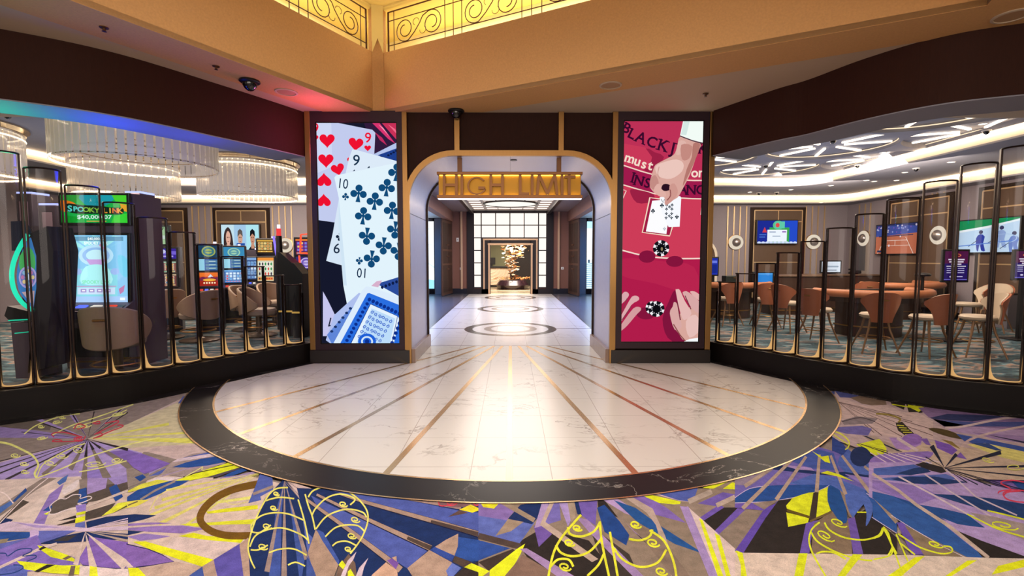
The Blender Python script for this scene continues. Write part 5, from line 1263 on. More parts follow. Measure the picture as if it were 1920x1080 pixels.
for xa_, xb_ in ((X0, xi0), (xi1, X1)):
    for z in rows: b.box2((xa_, YE_-.06, z-.02), (xb_, YE_-.005, z+.02))
for x in (X0, xi0, xi1, X1): b.box2((x-.022, YE_-.062, .18), (x+.022, YE_-.005, ZT2+.04))
for z in rows[:3]: b.box2((xi0, YE_-.06, z-.02), (xi1, YE_-.005, z+.02))
for k in range(1, 4): x = xi0+(xi1-xi0)*k/4; b.box2((x-.018, YE_-.06, rows[2]), (x+.018, YE_-.005, rows[0]))
b.box2((X0-.02, YE_-.06, ZT2-.02), (X1+.02, YE_-.005, ZT2+.05))
b.build('lattice', M_GRID, t, world=True)
for (xa_, xb_, zz) in ((X0, xi0, rows), (xi1, X1, rows)):
    for z1, z0 in zip(zz, zz[1:]):
        b = MB(); b.box2((xa_+.02, YE_-.02, z0+.02), (xb_-.02, YE_-.01, z1-.02)); b.build('lit_panel', M_LITP, t, world=True)
for z1, z0 in zip(rows[:2], rows[1:3]):
    for k in range(4):
        w_ = (xi1-xi0)/4; b = MB(); b.box2((xi0+w_*k+.02, YE_-.02, z0+.02), (xi0+w_*(k+1)-.02, YE_-.01, z1-.02)); b.build('lit_panel', M_LITP, t, world=True)
M_TRIMG = mat('champagne door trim', 'd8b088', .35, .5)
b = MB()
zi = aty(950, 449, YE_).z
for s in (-1, 1): b.box2((s*1.09-.03, YE_-.09, .2), (s*1.09+.03, YE_-.05, zi)); b.box2((s*2.0-.05, YE_-.08, .2), (s*2.0+.03, YE_-.02, ZT2))
b.box2((-1.13, YE_-.095, zi-.03), (1.13, YE_-.045, zi+.03)); struct(b.build('trim_20', M_TRIMG))
b = MB(); zi2 = aty(950, 457, YE_).z
for s in (-1, 1): b.box2((s*.88-.035, YE_-.06, 0), (s*.88+.035, YE_+.26, zi2))
b.box2((-.93, YE_-.065, zi2-.05), (.93, YE_+.265, zi2+.02)); struct(b.build('trim_21', M_TRIMG))
# illuminated corridor ceiling and oval light
t = thing('lit_ceiling', 'backlit white panel ceiling of the corridor', 'light panel', (0, 14, 3.5))
b = MB()
for k in range(9):
    for i in range(5):
        pass
ys = [PY1+.3+k*(YE_-.1-PY1-.3)/16 for k in range(17)]; xs = [-1.5, -1.0, -.5, 0, .5, 1.0, 1.5]
for y in ys: b.box2((-1.5, y-.015, 3.455), (1.5, y+.015, 3.49))
for x in xs: b.box2((x-.015, ys[0], 3.455), (x+.015, ys[-1], 3.49))
for x in (-1.0, 1.0): b.box2((x-.05, ys[0], 3.44), (x+.05, ys[-1], 3.49))
b.build('lattice', mat('pale bronze lattice', 'a08c80', .4), t, world=True)
b = MB(); b.box2((-1.5, ys[0], 3.49), (1.5, ys[-1], 3.5)); b.build('lit_panel', emat('white lit ceiling panel', 'fff2e6', 1.5), t, world=True)
q = onz(948, 388, 3.40)
t = thing('oval_ceiling_light', 'dark rimmed oval light under the lit corridor ceiling', 'light', (0, 17.4, 3.4))
b = MB(); b.lathe([(.92, 0), (.98, .0), (.98, .05), (.92, .05), (.92, 0)], seg=40); b.build('rim', M_GRID, t, smooth=True)
b = MB(); b.lathe([(.92, .02), (.001, .02)], seg=40); b.build('diffuser', M_LITP, t)
# wall switches
M_WHITE = mat('white plastic plate', 'f0ece8', .4)
for px, py, lb, sx in ((858, 449.5, 'white sign plate on the brown corridor wall, left of the lattice', .1), (864.5, 503.7, 'white switch plate below the sign plate, corridor end left', .11), (1054.5, 503, 'white switch plate on the brown wall right of the lattice', .11)):
    q = aty(px, py, YE_); t = thing('wall_switch', lb, 'switch', (q.x, YE_, q.z))
    b = MB(); b.box((0, -.01, 0), (sx, .02, .16 if py < 460 else .1), bev=.003); b.build('plate', M_WHITE, t)
    b = MB(); b.box((0, -.024, 0), (.03, .012, .05), bev=.002); b.build('toggle', mat('grey toggle', '8c8c90', .4), t)
# vestibule and reception room beyond the doorway
M_VB = mat('dark panelled room wall', '241a18', .6)
bx('wall_reception_back', (-3, 25.6, 0), (4, 25.75, 3.0), M_VB); bx('wall_reception_left', (-3.1, YE_+.25, 0), (-3, 25.6, 3), M_VB); bx('wall_reception_right', (4, YE_+.25, 0), (4.1, 25.6, 3), M_VB)
bx('ceiling_reception', (-3.1, YE_+.25, 2.6), (4.1, 25.7, 2.7), M_VB)
bx('floor_reception', (-3.1, YE_, -.05), (4.1, 25.7, .0), mat('reception floor stone', 'b8a488', .25))
b = MB()
for y in (20.6, 21.3, 22.2, 23.4): b.box2((-3, y, -.01), (4, y+.35, .004))
struct(b.build('floor_reception_inlay', mat('dark reception stripe', '3a3226', .25)))
bx('wall_reception_green', (-3, 25.5, 0), (-.05, 25.6, 2.6), mat('sage ribbed wall', '8c8a66', .6, noise=.2, nscale=10, stretch=(12, 1, .2)))
t = thing('reception_desk', 'cream fluted reception desk seen through the far doorway', 'desk', (-.9, 24.6, 0))
b = MB(); b.box2((-2.4, 24.4, .1), (-.02, 25.1, .98)); b.build('body', mat('cream fluted plaster', 'e6cdb0', .5), t, world=True)
b = MB()
for r in (.25, .4, .55, .7, .85):
    b.tube([(-.95+r*math.cos(a), 24.4, .98-r*math.sin(a)) for a in [math.pi*k/24 for k in range(25)]], .025, 6)
b.build('relief', mat('cream relief arcs', 'f4dcc0', .5), t, world=True)
b = MB(); b.box2((-2.45, 24.3, .98), (.02, 25.15, 1.06), bev=.01); b.build('countertop', M_BLK, t, world=True)
b = MB(); b.box2((-2.4, 24.44, 0), (-.04, 25.1, .1)); b.build('plinth', M_BLK, t, world=True)
t = thing('monitor', 'black monitor standing on the reception desk', 'monitor', (-1.05, 24.8, 1.06))
b = MB(); b.box((0, 0, .26), (.55, .05, .36), bev=.01); b.build('screen', M_BLK, t); b = MB(); b.box((0, 0, .04), (.25, .16, .08)); b.build('stand', M_BLK, t)
# flower piece in a low bowl
t = thing('flower_arrangement', 'tall cascade of copper and cream leaves above a low bowl in the far doorway', 'flowers', (.1, 23.0, 0))
b = MB(); b.tube([(.1, 0, .35), (-.05, 0, .9), (.05, .02, 1.6), (-.02, 0, 2.2)], .02, 6, r2=.01); b.build('stem', M_BRONZE2, t)
for nm, colr, sd in (('leaf_cluster', 'fbeedd', 3), ('pale_leaf_cluster', 'f0d4b0', 14), ('copper_leaf_cluster', 'b87c48', 9), ('dark_leaf_cluster', '6b4a2c', 5)):
    rnd = random.Random(sd); b = MB()
    for k in range(70 if sd != 5 else 40):
        h = rnd.uniform(0, 1)**.8; z = .62+h*1.75; sp = .10+.62*h**1.2
        x = rnd.gauss(0, sp*.62)+.12*math.sin(z*4); y = rnd.gauss(0, sp*.4)
        s_ = rnd.uniform(.06, .16); M_ = Matrix.Translation((x, y, z)) @ Matrix.Rotation(rnd.uniform(0, 6.28), 4, 'Z') @ Matrix.Rotation(rnd.uniform(0, 3.1), 4, 'X')
        pts = [(-s_, 0, 0), (-s_*.3, s_*.45, s_*.25), (s_, 0, 0), (s_*.2, -s_*.5, s_*.2)]
        b.face([M_ @ V(p) for p in pts])
    lf = b.build(nm, mat('leaf '+nm, colr, .5), t); lf['kind'] = 'stuff'
t = thing('low_bowl', 'dark low bowl filled with orange petals under the leaf cascade', 'bowl', (.1, 23.0, 0))
b = MB(); b.lathe([(.001, .06), (.55, .04), (.72, .0), (.78, .2), (.62, .42), (.55, .43), (.001, .36)], seg=32); b.build('bowl', mat('dark plum glazed bowl', '2a1a20', .25), t, smooth=True)
b = MB()
rnd = random.Random(4)
for k in range(160):
    a, r = rnd.uniform(0, 6.28), .95*math.sqrt(rnd.random()); z = .5+rnd.uniform(-.05, .06)
    s_ = .06; M_ = Matrix.Translation((r*math.cos(a), r*.8*math.sin(a), z)) @ Matrix.Rotation(rnd.uniform(0, 6), 4, 'Z') @ Matrix.Rotation(rnd.uniform(-.5, .5), 4, 'X')
    b.face([M_ @ V(p) for p in ((-s_, 0, 0), (0, s_*.5, .02), (s_, 0, 0), (0, -s_*.5, .02))])
b.build('petals', mat('orange petals', 'b8783c', .6), t)['kind'] = 'stuff'
# ------------------------------------------------------------------ room shells behind the partitions
YB = 15.6
XW = {-1: -12.3, 1: 10.9}
def bxm(b, lo, hi): return b.box2([min(a, c) for a, c in zip(lo, hi)], [max(a, c) for a, c in zip(lo, hi)])
ZS, ZR, ZO = 3.62, 3.42, 3.19       # star ceiling, ring soffit, outer soffit
STARS = [(6.25, 7.2, 1.1), (6.2, 9.5, 1.1), (6.25, 11.8, 1.08), (4.25, 10.7, 1.06), (8.05, 8.4, 1.03), (8.05, 10.7, 1.03)]
M_COVEW = mat('cream cove face', 'efe2cf', .7)
for s, nm in ((-1, 'left'), (1, 'right')):
    xw = XW[s]; xin = s*3.12
    b = MB(); bxm(b, (s*3.05, YB, 0), (xw, YB+.15, 4)); struct(b.build('wall_%s_hall_back' % nm, M_WALLGREY))
    b = MB(); bxm(b, (xw, 2.0, 0), (xw+s*.15, YB+.15, 4)); struct(b.build('wall_%s_hall_side' % nm, M_WALLGREY))
    b = MB(); bxm(b, (s*3.12, PY1, 0), (s*3.22, YB+.1, 4)); struct(b.build('wall_%s_hall_inner' % nm, M_WALLGREY))
    b = MB(); bxm(b, (s*3.2, YB-.03, 0), (xw, YB+.01, .16)); bxm(b, (xw-s*.03, 4, 0), (xw+s*.01, YB, .16)); struct(b.build('baseboard_%s_hall' % nm, M_BLACKST))
    # stepped ceiling: cove edges at 2.75 m and .5 m from the walls
    e1x, e1y, e2x, e2y = xw-s*2.78, 13.1, xw-s*.5, 15.1
    BP = BULK_L if s < 0 else BULK_R
    nb = [p+n*-.3 for p, n in BP]
    def ybulk(x):
        for a, c in zip(nb, nb[1:]):
            if min(a.x, c.x) <= x <= max(a.x, c.x): return a.y+(c.y-a.y)*(x-a.x)/((c.x-a.x) or 1)
        return nb[-1].y if abs(x) > abs(nb[-1].x) else nb[0].y
    def near(ex):          # front boundary hidden above the bulkhead, from the inner wall to x = ex
        q = [(xin, ybulk(xin))]+[(p.x, p.y) for p in nb if abs(xin)+.05 < abs(p.x) < abs(ex)-.05]+[(ex, ybulk(ex))]
        return q
    def cnr(ex, ey, r):      # rounded far corner seen in plan
        return [(ex, ybulk(ex))]+[(ex-s*(r-r*math.cos(a)), ey-r+r*math.sin(a)) for a in [math.pi/2*k/6 for k in range(7)]]
    C1 = cnr(e1x, e1y, .7)+[(xin, e1y)]; C2 = cnr(e2x, e2y, .8)+[(xin, e2y)]
    P1 = C1+near(e1x)[:-1]; P2 = C2+near(e2x)[:-1]
    holes = []
    if s > 0:
        for (x, y, r) in STARS:
            h = circ((x, y), r, 40)
            h = [(min(px, e1x-.06), py) for px, py in h]
            holes.append(h)
    b = MB()
    b.prism([(x, y) for x, y in P1], ZS, ZS+.1, holes); struct(b.build('ceiling_%s_hall' % nm, M_GREYCEIL))
    for i, h in enumerate(holes):
        b = MB(); b.prism(h, ZS+.09, ZS+.14); 
        for p, q in zip(h, h[1:]+h[:1]): pass
        struct(b.build('ceiling_star_recess', M_GREYCEIL))
    b = MB()
    def riser(P, z0, z1):
        for (xa, ya), (xb, yb) in zip(P[:-1], P[1:]): b.face([(xa, ya, z0), (xb, yb, z0), (xb, yb, z1), (xa, ya, z1)])
    riser(C1, ZR+.0305, ZS+.05); riser(C2, ZO+.0305, ZR+.05); struct(b.build('trim_%s_hall_cove_face' % nm, M_COVEW))
    b = MB(); b.prism(C2+C1[::-1], ZR, ZR+.03); struct(b.build('ceiling_%s_hall_ring' % nm, M_GREYCEIL))
    b = MB(); b.prism([(xw, ybulk(xw)), (xw, YB), (xin, YB)]+C2[::-1], ZO, ZO+.03); struct(b.build('ceiling_%s_hall_outer' % nm, M_GREYCEIL))
    # light strips of the two coves: LED lines just inside each upper edge
    b = MB()
    for P, z in ((C1, ZS-.03), (C2, ZR-.03)):
        pts = [(x-s*.05 if i < len(P)-1 else x, y-.05 if i > 0 else y) for i, (x, y) in enumerate(P)]
        b.tube([(x, y, z) for x, y in pts], .022, 5)
    t = tag(b.build('cove_light', emat('warm white cove tube', 'ffdcae', 14.0)), 'warm light line along the stepped ceiling cove of the %s gaming hall' % nm, 'light')
# left pilaster without cove
b = MB(); b.box2((-12.3, 8.0, 0), (-11.75, 11.7, 3.4)); struct(b.build('wall_left_hall_pilaster', M_WALLGREY))
# arched curtained niche and side door on the right hall walls
b = MB(); a_ = [(3.3, 0), (3.3, 2.1)]
arcp = [(6.0+.62*math.cos(a), 1.55+.55*math.sin(a)) for a in [math.pi*k/16 for k in range(17)]]
b.slab([(x, YB-.06, z) for x, z in [(6.62+.08, 0)]+[(6.0+.7*math.cos(a), 1.55+.63*math.sin(a)) for a in [math.pi*k/16 for k in range(17)]]+[(5.3, 0), (5.38, 0)]+arcp[::-1]+[(6.62, 0)]], (0, 1, 0), .08)
struct(b.build('trim_30', M_COVEW))
t = thing('draped_curtain', 'striped brown curtain in the arched niche beside the blackjack display', 'curtain', (6.0, YB-.02, 0))
b = MB(); b.grid(lambda u, v: V((-.62+1.24*u, -.03-.02*math.sin(u*70), v*(1.55+.55*math.sqrt(max(0, 1-(2*u-1)**2))))), 80, 1); b.build('drape', mat('brown striped drape', '6b5242', .8, noise=.4, nscale=14, stretch=(6, 1, .1)), t, smooth='all')
M_PALEB = mat('pale brass inlay', 'cdb088', .4, .6)
# brass inlay strips and dark panels with televisions
kk = 31
def wallstrips(pts, z0=.16, z1=3.15):
    global kk
    for (x, y, ax) in pts:
        b = MB()
        d = (.035, .02, 1) if ax == 'x' else (.02, .035, 1)
        b.box((x, y, (z0+z1)/2), (d[0], d[1], z1-z0)); struct(b.build('trim_%d' % kk, M_PALEB)); kk += 1
yb = YB-.008
for px in (363, 375, 387, 398.6, 513, 525, 536.5, 548, 1363, 1374.7, 1386, 1397.8, 1509, 1520.6, 1531.7, 1543.6): wallstrips([(aty(px, 455, YB).x, yb, 'x')], 0.9 if px < 960 else .16)
for px in (1609, 1620, 1630, 1744, 1753, 1766): 
    p = atx(px, 455, 10.9); wallstrips([(10.892, p.y, 'y')])
def wallpanel(nm, x0, x1, z0, z1, label):
    t = thing('wall_panel', label, 'wall panel', ((x0+x1)/2, YB, z0))
    t['kind'] = 'structure'
    b = MB(); b.box2((x0-.12, YB-.03, 0.16), (x1+.12, YB-.002, z1+.1)); b.build('surround', M_BRONZE, t, world=True)
    b = MB(); b.box2((x0, YB-.045, .2), (x1, YB-.03, z1)); b.build('veneer', M_WALNUT, t, world=True)
    b = MB()
    for z in (z1, z1-.36, 1.35): b.box2((x0, YB-.055, z-.015), (x1, YB-.04, z+.015))
    for x in (x0, x1): b.box2((x-.015, YB-.055, .2), (x+.015, YB-.04, z1))
    xm = (x0+x1)/2; b.box2((xm-.012, YB-.055, z1-.36), (xm+.012, YB-.04, z1)); b.box2((xm-.012, YB-.055, .2), (xm+.012, YB-.04, 1.35)); b.build('brass_lines', M_PALEB, t, world=True)
    return t
wallpanel('l', aty(408.5, 450, YB).x, aty(501, 450, YB).x, 0, 3.0, 'dark walnut panel behind the television in the slot hall')
wallpanel('f', -12.1, aty(347, 450, YB).x, 0, 3.0, 'dark walnut panel at the far left of the slot hall back wall')
wallpanel('r', aty(1412, 450, YB).x, aty(1501, 450, YB).x, 0, 3.02, 'dark walnut panel behind the blue television in the table hall')
def sidepanel(y0, y1, label):
    t = thing('wall_panel', label, 'wall panel', (10.9, (y0+y1)/2, 0)); t['kind'] = 'structure'
    b = MB(); b.box2((10.87, y0-.12, .16), (10.898, y1+.12, 3.12)); b.build('surround', M_BRONZE, t, world=True)
    b = MB(); b.box2((10.855, y0, .2), (10.87, y1, 3.02)); b.build('veneer', M_WALNUT, t, world=True)
    b = MB()
    for z in (3.02, 2.62, 1.35): b.box2((10.845, y0, z-.015), (10.86, y1, z+.015))
    ym = (y0+y1)/2
    for y in (y0, y1): b.box2((10.845, y-.015, .2), (10.86, y+.015, 3.02))
    b.box2((10.845, ym-.012, 2.62), (10.86, ym+.012, 3.02)); b.build('brass_lines', M_PALEB, t, world=True)
sidepanel(11.95, 13.75, 'dark walnut panel behind the orange television on the right side wall')
sidepanel(9.2, 11.1, 'dark walnut panel behind the ice hockey television on the right side wall')
def sconce(loc, side, label):
    t = thing('ring_sconce', label, 'wall light', loc, 0 if not side else R(90)*1)
    R_ = .235
    def turn(b): b.bm.transform(Matrix.Rotation(R(90), 4, 'X')); return b     # axis towards -Y
    b = MB(); b.lathe([(R_, 0), (R_, .05), (R_*.93, .07), (R_*.60, .07), (R_*.56, .05), (R_*.56, 0), (R_, 0)], seg=32); turn(b).build('lit_ring', emat('cream lit ring', 'f2e4ce', .85), t, smooth=True)
    b = MB(); b.lathe([(R_*1.06, 0), (R_*1.06, .03), (R_*.99, .035)], seg=32); turn(b).build('rim', M_BRASS, t, smooth=True)
    b = MB(); b.lathe([(R_*.62, .055), (R_*.58, .09), (R_*.42, .13), (R_*.2, .155), (.001, .16)], seg=28); turn(b).build('dome', mat('polished steel dome', 'b0a8a6', .3, .8), t, smooth=True)
    if side: t.rotation_euler = (0, 0, R(-90)*side)
q = aty(536, 460, YB); sconce((q.x, YB, q.z), 0, 'round ring sconce on the slot hall wall, right of the television')
q = aty(1379, 454.5, YB); sconce((q.x, YB, q.z), 0, 'round ring sconce left of the blue television in the table hall')
q = aty(1524, 453.5, YB); sconce((q.x, YB, q.z), 0, 'round ring sconce right of the blue television in the table hall')
# sconces on the side wall face -X
for px, py, lb in ((1621, 447, 'round ring sconce on the side wall left of the orange television'), (1762, 441, 'round ring sconce on the side wall between the orange and hockey televisions')):
    q = atx(px, py, 10.9); sconce((10.9, q.y, q.z), 1, lb)
# side door near the right hall corner
t = struct(thing('door_3', 'grey panelled door in the right side wall near the corner', 'door', (10.9, 15.0, 0)))
b = MB(); b.box2((10.87, 14.55, .0), (10.895, 15.4, 2.15)); b.build('leaf', mat('mauve door', '9c9088', .5), t, world=True)
b = MB(); b.box2((10.86, 14.7, 1.1), (10.88, 15.2, 1.95)); b.build('panel', mat('grey door glass', '5c5c60', .2), t, world=True)
# ------------------------------------------------------------------ televisions
def tv(label, loc, w, h, yaw, draw):
    t = thing('television', label, 'television', loc, yaw)
    b = MB(); b.box((0, -.05, 0), (w+.05, .07, h+.05), bev=.008); b.build('housing', M_BLK, t)
    b = MB(); b.box((0, .01, 0), (w*.4, .08, h*.4)); b.build('bracket', M_BLK, t)
    c = Canvas(lambda u, v: V(((u-.5)*w, -.0865, (.5-v)*h)), (0, -1, 0), lift=.0001, clip=(0, 0, 1, 1), k=1.1)
    draw(c); c.build('picture', PIC, t)
    return t
def call(c):
    c.rect(0, 0, 1, 1, 'b4d4ea'); c.rect(0, 0, .34, 1, 'bcd8e4'); c.rect(.34, 0, .66, 1, '9cc0de'); c.rect(.66, 0, 1, 1, 'a8dce6')
    for cx, hr, sk, top, w in ((.18, '3a2c2c', 'd8a894', 'c8d4dc', .15), (.5, '5c5450', 'c89c86', 'd4dce4', .11), (.83, '14161c', 'c08c74', '181c24', .14)):
        c.poly([(cx-w*1.0, 1), (cx-w*.9, .8), (cx-w*.3, .66), (cx+w*.3, .66), (cx+w*.9, .8), (cx+w*1.0, 1)], top)
        if cx < .3: c.poly([(cx-.1, .85), (cx-.11, .3), (cx, .08), (cx+.1, .3), (cx+.12, .85)], hr, 4)
        c.poly([(cx-.05, .62), (cx+.05, .62), (cx+.04, .75), (cx-.04, .75)], sk); c.disc((cx, .42), .062, .22, sk)
        if cx >= .3: c.poly([(cx-.07, .38), (cx-.06, .2), (cx, .13), (cx+.06, .2), (cx+.07, .38), (cx, .28)], hr)
        c.disc((cx-.022, .4), .012, .02, '402820', seg=8); c.disc((cx+.022, .4), .012, .02, '402820', seg=8); c.line([(cx-.02, .53), (cx+.02, .53)], .02, '884844')
    c.rect(.4, .58, .62, .9, '2450a0'); c.rect(.0, .9, 1, 1, '70b8dc'); c.rect(.62, .9, .76, .99, 'b8d828')
q0, q1 = aty(417, 421.5, YB-.1), aty(489, 481, YB-.1)
tv('television showing a three-person video call, on the slot hall back wall', ((q0.x+q1.x)/2, YB-.09, (q0.z+q1.z)/2), q1.x-q0.x, q0.z-q1.z, 0, call)
def quiz(c):
    c.rect(0, 0, 1, 1, '1c2a8c'); c.rect(.6, 0, 1, 1, '2448c0'); c.rect(.3, .3, .8, 1, '3a9c4c'); c.disc((.52, .2), .14, .2, '58b884'); c.rect(.43, .04, .68, .34, '5cc0a0'); c.disc((.5, .2), .05, .1, 'd84848')
    c.rect(.25, .4, .74, .92, 'e4ecf4'); c.rect(.3, .48, .46, .52, '8090b0'); c.rect(.62, .46, .72, .52, '8c60b0'); c.rect(.38, .66, .58, .7, '90a0b8'); c.poly([(.12, .52), (.18, .28), (.24, .52)], 'c83c48')
    c.rect(.05, .6, .22, .64, '4870c8'); c.rect(.05, .7, .2, .74, '4870c8')
    for k in range(10): c.disc((.05+k*.1, .97), .05, .06, 'c8d4ec', seg=10)
q0, q1 = aty(1418.6, 414, YB-.1), aty(1491.5, 456.5, YB-.1)
tv('television with a blue game screen, on the table hall back wall', ((q0.x+q1.x)/2, YB-.09, (q0.z+q1.z)/2), q1.x-q0.x, q0.z-q1.z, 0, quiz)
def court(c):
    c.rect(0, 0, 1, 1, 'b4674c'); c.rect(0, 0, 1, .3, '2c3464'); c.poly([(0, .1), (.3, .05), (.7, .05), (1, .1), (1, .32), (0, .4)], '3c4c94')
    for k in range(26): c.disc((random.random(), .04+.26*random.random()), .02, .03, ('8c94c8', 'c8c0d0', '6c50a0')[k % 3], seg=6)
    c.line([(.08, .4), (.92, .38)], .03, '2a2c50'); c.line([(.25, .45), (.06, 1)], .012, 'e8d8cc'); c.line([(.75, .45), (.94, 1)], .012, 'e8d8cc'); c.line([(.25, .55), (.78, .55)], .016, 'e8d8cc'); c.line([(.2, .72), (.84, .72)], .012, 'e8d8cc'); c.line([(.5, .55), (.5, .72)], .01, 'e8d8cc')
    c.disc((.35, .72), .016, .04, 'e8e4f0'); c.disc((.62, .42), .012, .03, 'e8e4f0'); c.rect(.05, .88, .24, .95, '2c3454')
p0, p1 = atx(1646, 424, 10.8), atx(1720, 474, 10.8)
YA, YBb = p0.y, p1.y
tv('television with an orange clay court, on the right side wall', (10.85, (YA+YBb)/2, 2.02), YA-YBb, .82, R(-90), court)
def ice(c):
    c.rect(0, 0, 1, 1, 'bcd6ee'); c.poly([(0, 0), (1, 0), (1, .04), (.5, .22), (0, .32)], '1c8c54'); c.poly([(0, .3), (.5, .2), (1, .05), (1, .1), (.5, .27), (0, .37)], 'e4eef4')
    for x, y, k in ((.38, .62, '2c3c9c'), (.72, .52, '8ca4d4'), (.92, .7, '6c84c4')):
        c.poly([(x-.05, y+.3), (x-.07, y-.05), (x, y-.18), (x+.08, y-.1), (x+.06, y+.1), (x+.1, y+.34), (x+.03, y+.32), (x, y+.12), (x-.02, y+.34)], k, 2); c.disc((x+.01, y-.24), .035, .06, '3c3c60')
        c.line([(x-.04, y), (x-.2, y+.2)], .014, '30344c')
    c.line([(0, .8), (1, .66)], .03, '5c84d4'); c.disc((.78, .6), .2, .14, 'a4c0e4', hole=.9)
p0, p1 = atx(1803, 412, 10.8), atx(1912, 470, 10.8)
tv('television with an ice hockey game, at the far right of the side wall', (10.85, (p0.y+p1.y)/2, (atx(1855, 412, 10.8).z+atx(1855, 472, 10.8).z)/2), p0.y-p1.y, .74, R(-90), ice)
# ------------------------------------------------------------------ starburst ceiling lights
M_STAR = emat('white linear ceiling light', 'fff0dc', 2.4)
snames = ['starburst light nearest the bulkhead, top right of the table hall ceiling', 'large starburst light in the middle of the table hall ceiling', 'starburst light farthest back in the middle row of the table hall ceiling', 'starburst light cut off by the blackjack display pillar', 'starburst light beside the cove, at the far right of the table hall', 'small starburst light beside the cove, in the middle of the right row']
for i, (x, y, r) in enumerate(STARS):
    t = thing('starburst_light', snames[i], 'ceiling light', (x, y, ZS+.06), 0, 'starburst ceiling lights')
    lim = XW[1]-2.78-.1-x
    for k in range(8):
        a = math.pi/4*k+.42; r0, r1 = .24*r, .93*r
        if math.cos(a)*r1 > lim: r1 = lim/math.cos(a)-.03
        if r1 < r0+.1: continue
        b = MB(); b.box(((r0+r1)/2*math.cos(a), (r0+r1)/2*math.sin(a), 0), (r1-r0, .045, .03), rz=a); b.build('light_bar', M_STAR, t)
    b = MB(); h = circ((0, 0), r-.02, 40); h = [(min(px, lim), py) for px, py in h]; b.tube([(px, py, .0) for px, py in h], .009, 5, closed=True); b.build('rim_light', emat('recess rim light', 'ffe4c0', 1.2), t)
# downlights and white dome cameras
M_DL = emat('downlight lens', 'fff2dc', 4.0)
def downlight(px, py, z, label):
    q = onz(px, py, z); b = MB(); b.lathe([(.07, 0), (.07, -.006), (.055, -.008)], seg=16); t = thing('downlight', label, 'ceiling light', (q.x, q.y, z))
    b.build('trim_ring', M_WHITE, t); b = MB(); b.lathe([(.055, -.004), (.001, -.004)], seg=16); b.build('lens', M_DL, t)
for px, py, z, lb in ((1406, 360, ZR, 'downlight between the coves, left of the twin white cameras'), (1483, 355.5, ZR, 'downlight between the coves, right of the twin white cameras'), (1558, 348, ZR, 'downlight between the coves, above the right sconce of the back wall'), (1540, 379.5, ZO, 'downlight in the low soffit near the right hall corner'), (1625, 338, ZR, 'downlight between the coves, third from the hall corner'), (1639, 340, ZR, 'downlight close beside another, between the coves'), (1697, 323, ZR, 'downlight between the coves left of the single white camera'), (1784, 304, ZR, 'downlight between the coves right of the single white camera'), (1681, 338, ZR, 'downlight right of the twin downlights between the coves'), (1853, 304, ZR, 'downlight seen through a tall fin, right side of the ring soffit'), (1655, 286, ZS, 'downlight between the starbursts at right'), (1843, 232, ZS, 'downlight above the starburst at the far right'), (84, 351, ZR, 'downlight in the slot hall ring soffit, seen between two left fins')):
    downlight(px, py, z, lb)
def wcam(px, py, z, label):
    q = onz(px, py, z); dome(q.x, q.y, z-.002, .052, label, True)
wcam(1423, 361, ZR, 'white dome camera between the coves, left one of two'); wcam(1456, 360, ZR, 'white dome camera between the coves, right one of two'); wcam(1718, 315, ZR, 'white dome camera on the ring soffit above the orange television'); wcam(1562, 262, ZS, 'white dome camera by the large middle starburst'); wcam(1850, 244, ZS, 'white dome camera by the far right starburst'); wcam(1436, 309, ZS, 'white dome camera by the rear middle starburst'); wcam(1608, 309, ZS, 'white dome camera by the right row starburst'); wcam(14, 214, ZS, 'white dome camera on the slot hall ceiling at the far left')
# ------------------------------------------------------------------ crystal ring chandeliers
def crystal():
    m, nt, out = new_mat('frosted crystal rod'); L = nt.links.new
    tr = N(nt, 'ShaderNodeBsdfTransparent'); e = N(nt, 'ShaderNodeEmission'); e.inputs[0].default_value = (*lin('ffe6c4'), 1); e.inputs[1].default_value = .10
    g = N(nt, 'ShaderNodeBsdfPrincipled'); g.inputs['Base Color'].default_value = (*lin('e8e0d8'), 1); g.inputs['Roughness'].default_value = .15
    a = N(nt, 'ShaderNodeAddShader'); L(e.outputs[0], a.inputs[0]); L(g.outputs[0], a.inputs[1])
    mx = N(nt, 'ShaderNodeMixShader'); mx.inputs[0].default_value = .56; L(tr.outputs[0], mx.inputs[1]); L(a.outputs[0], mx.inputs[2]); L(mx.outputs[0], out.inputs[0])
    m.cycles.emission_sampling = 'NONE'
    return m
M_CRY = crystal(); M_RING = emat('warm led ring', 'ffe8c0', 3.0); M_CHROME = mat('champagne chrome', 'c8b498', .25, .9)
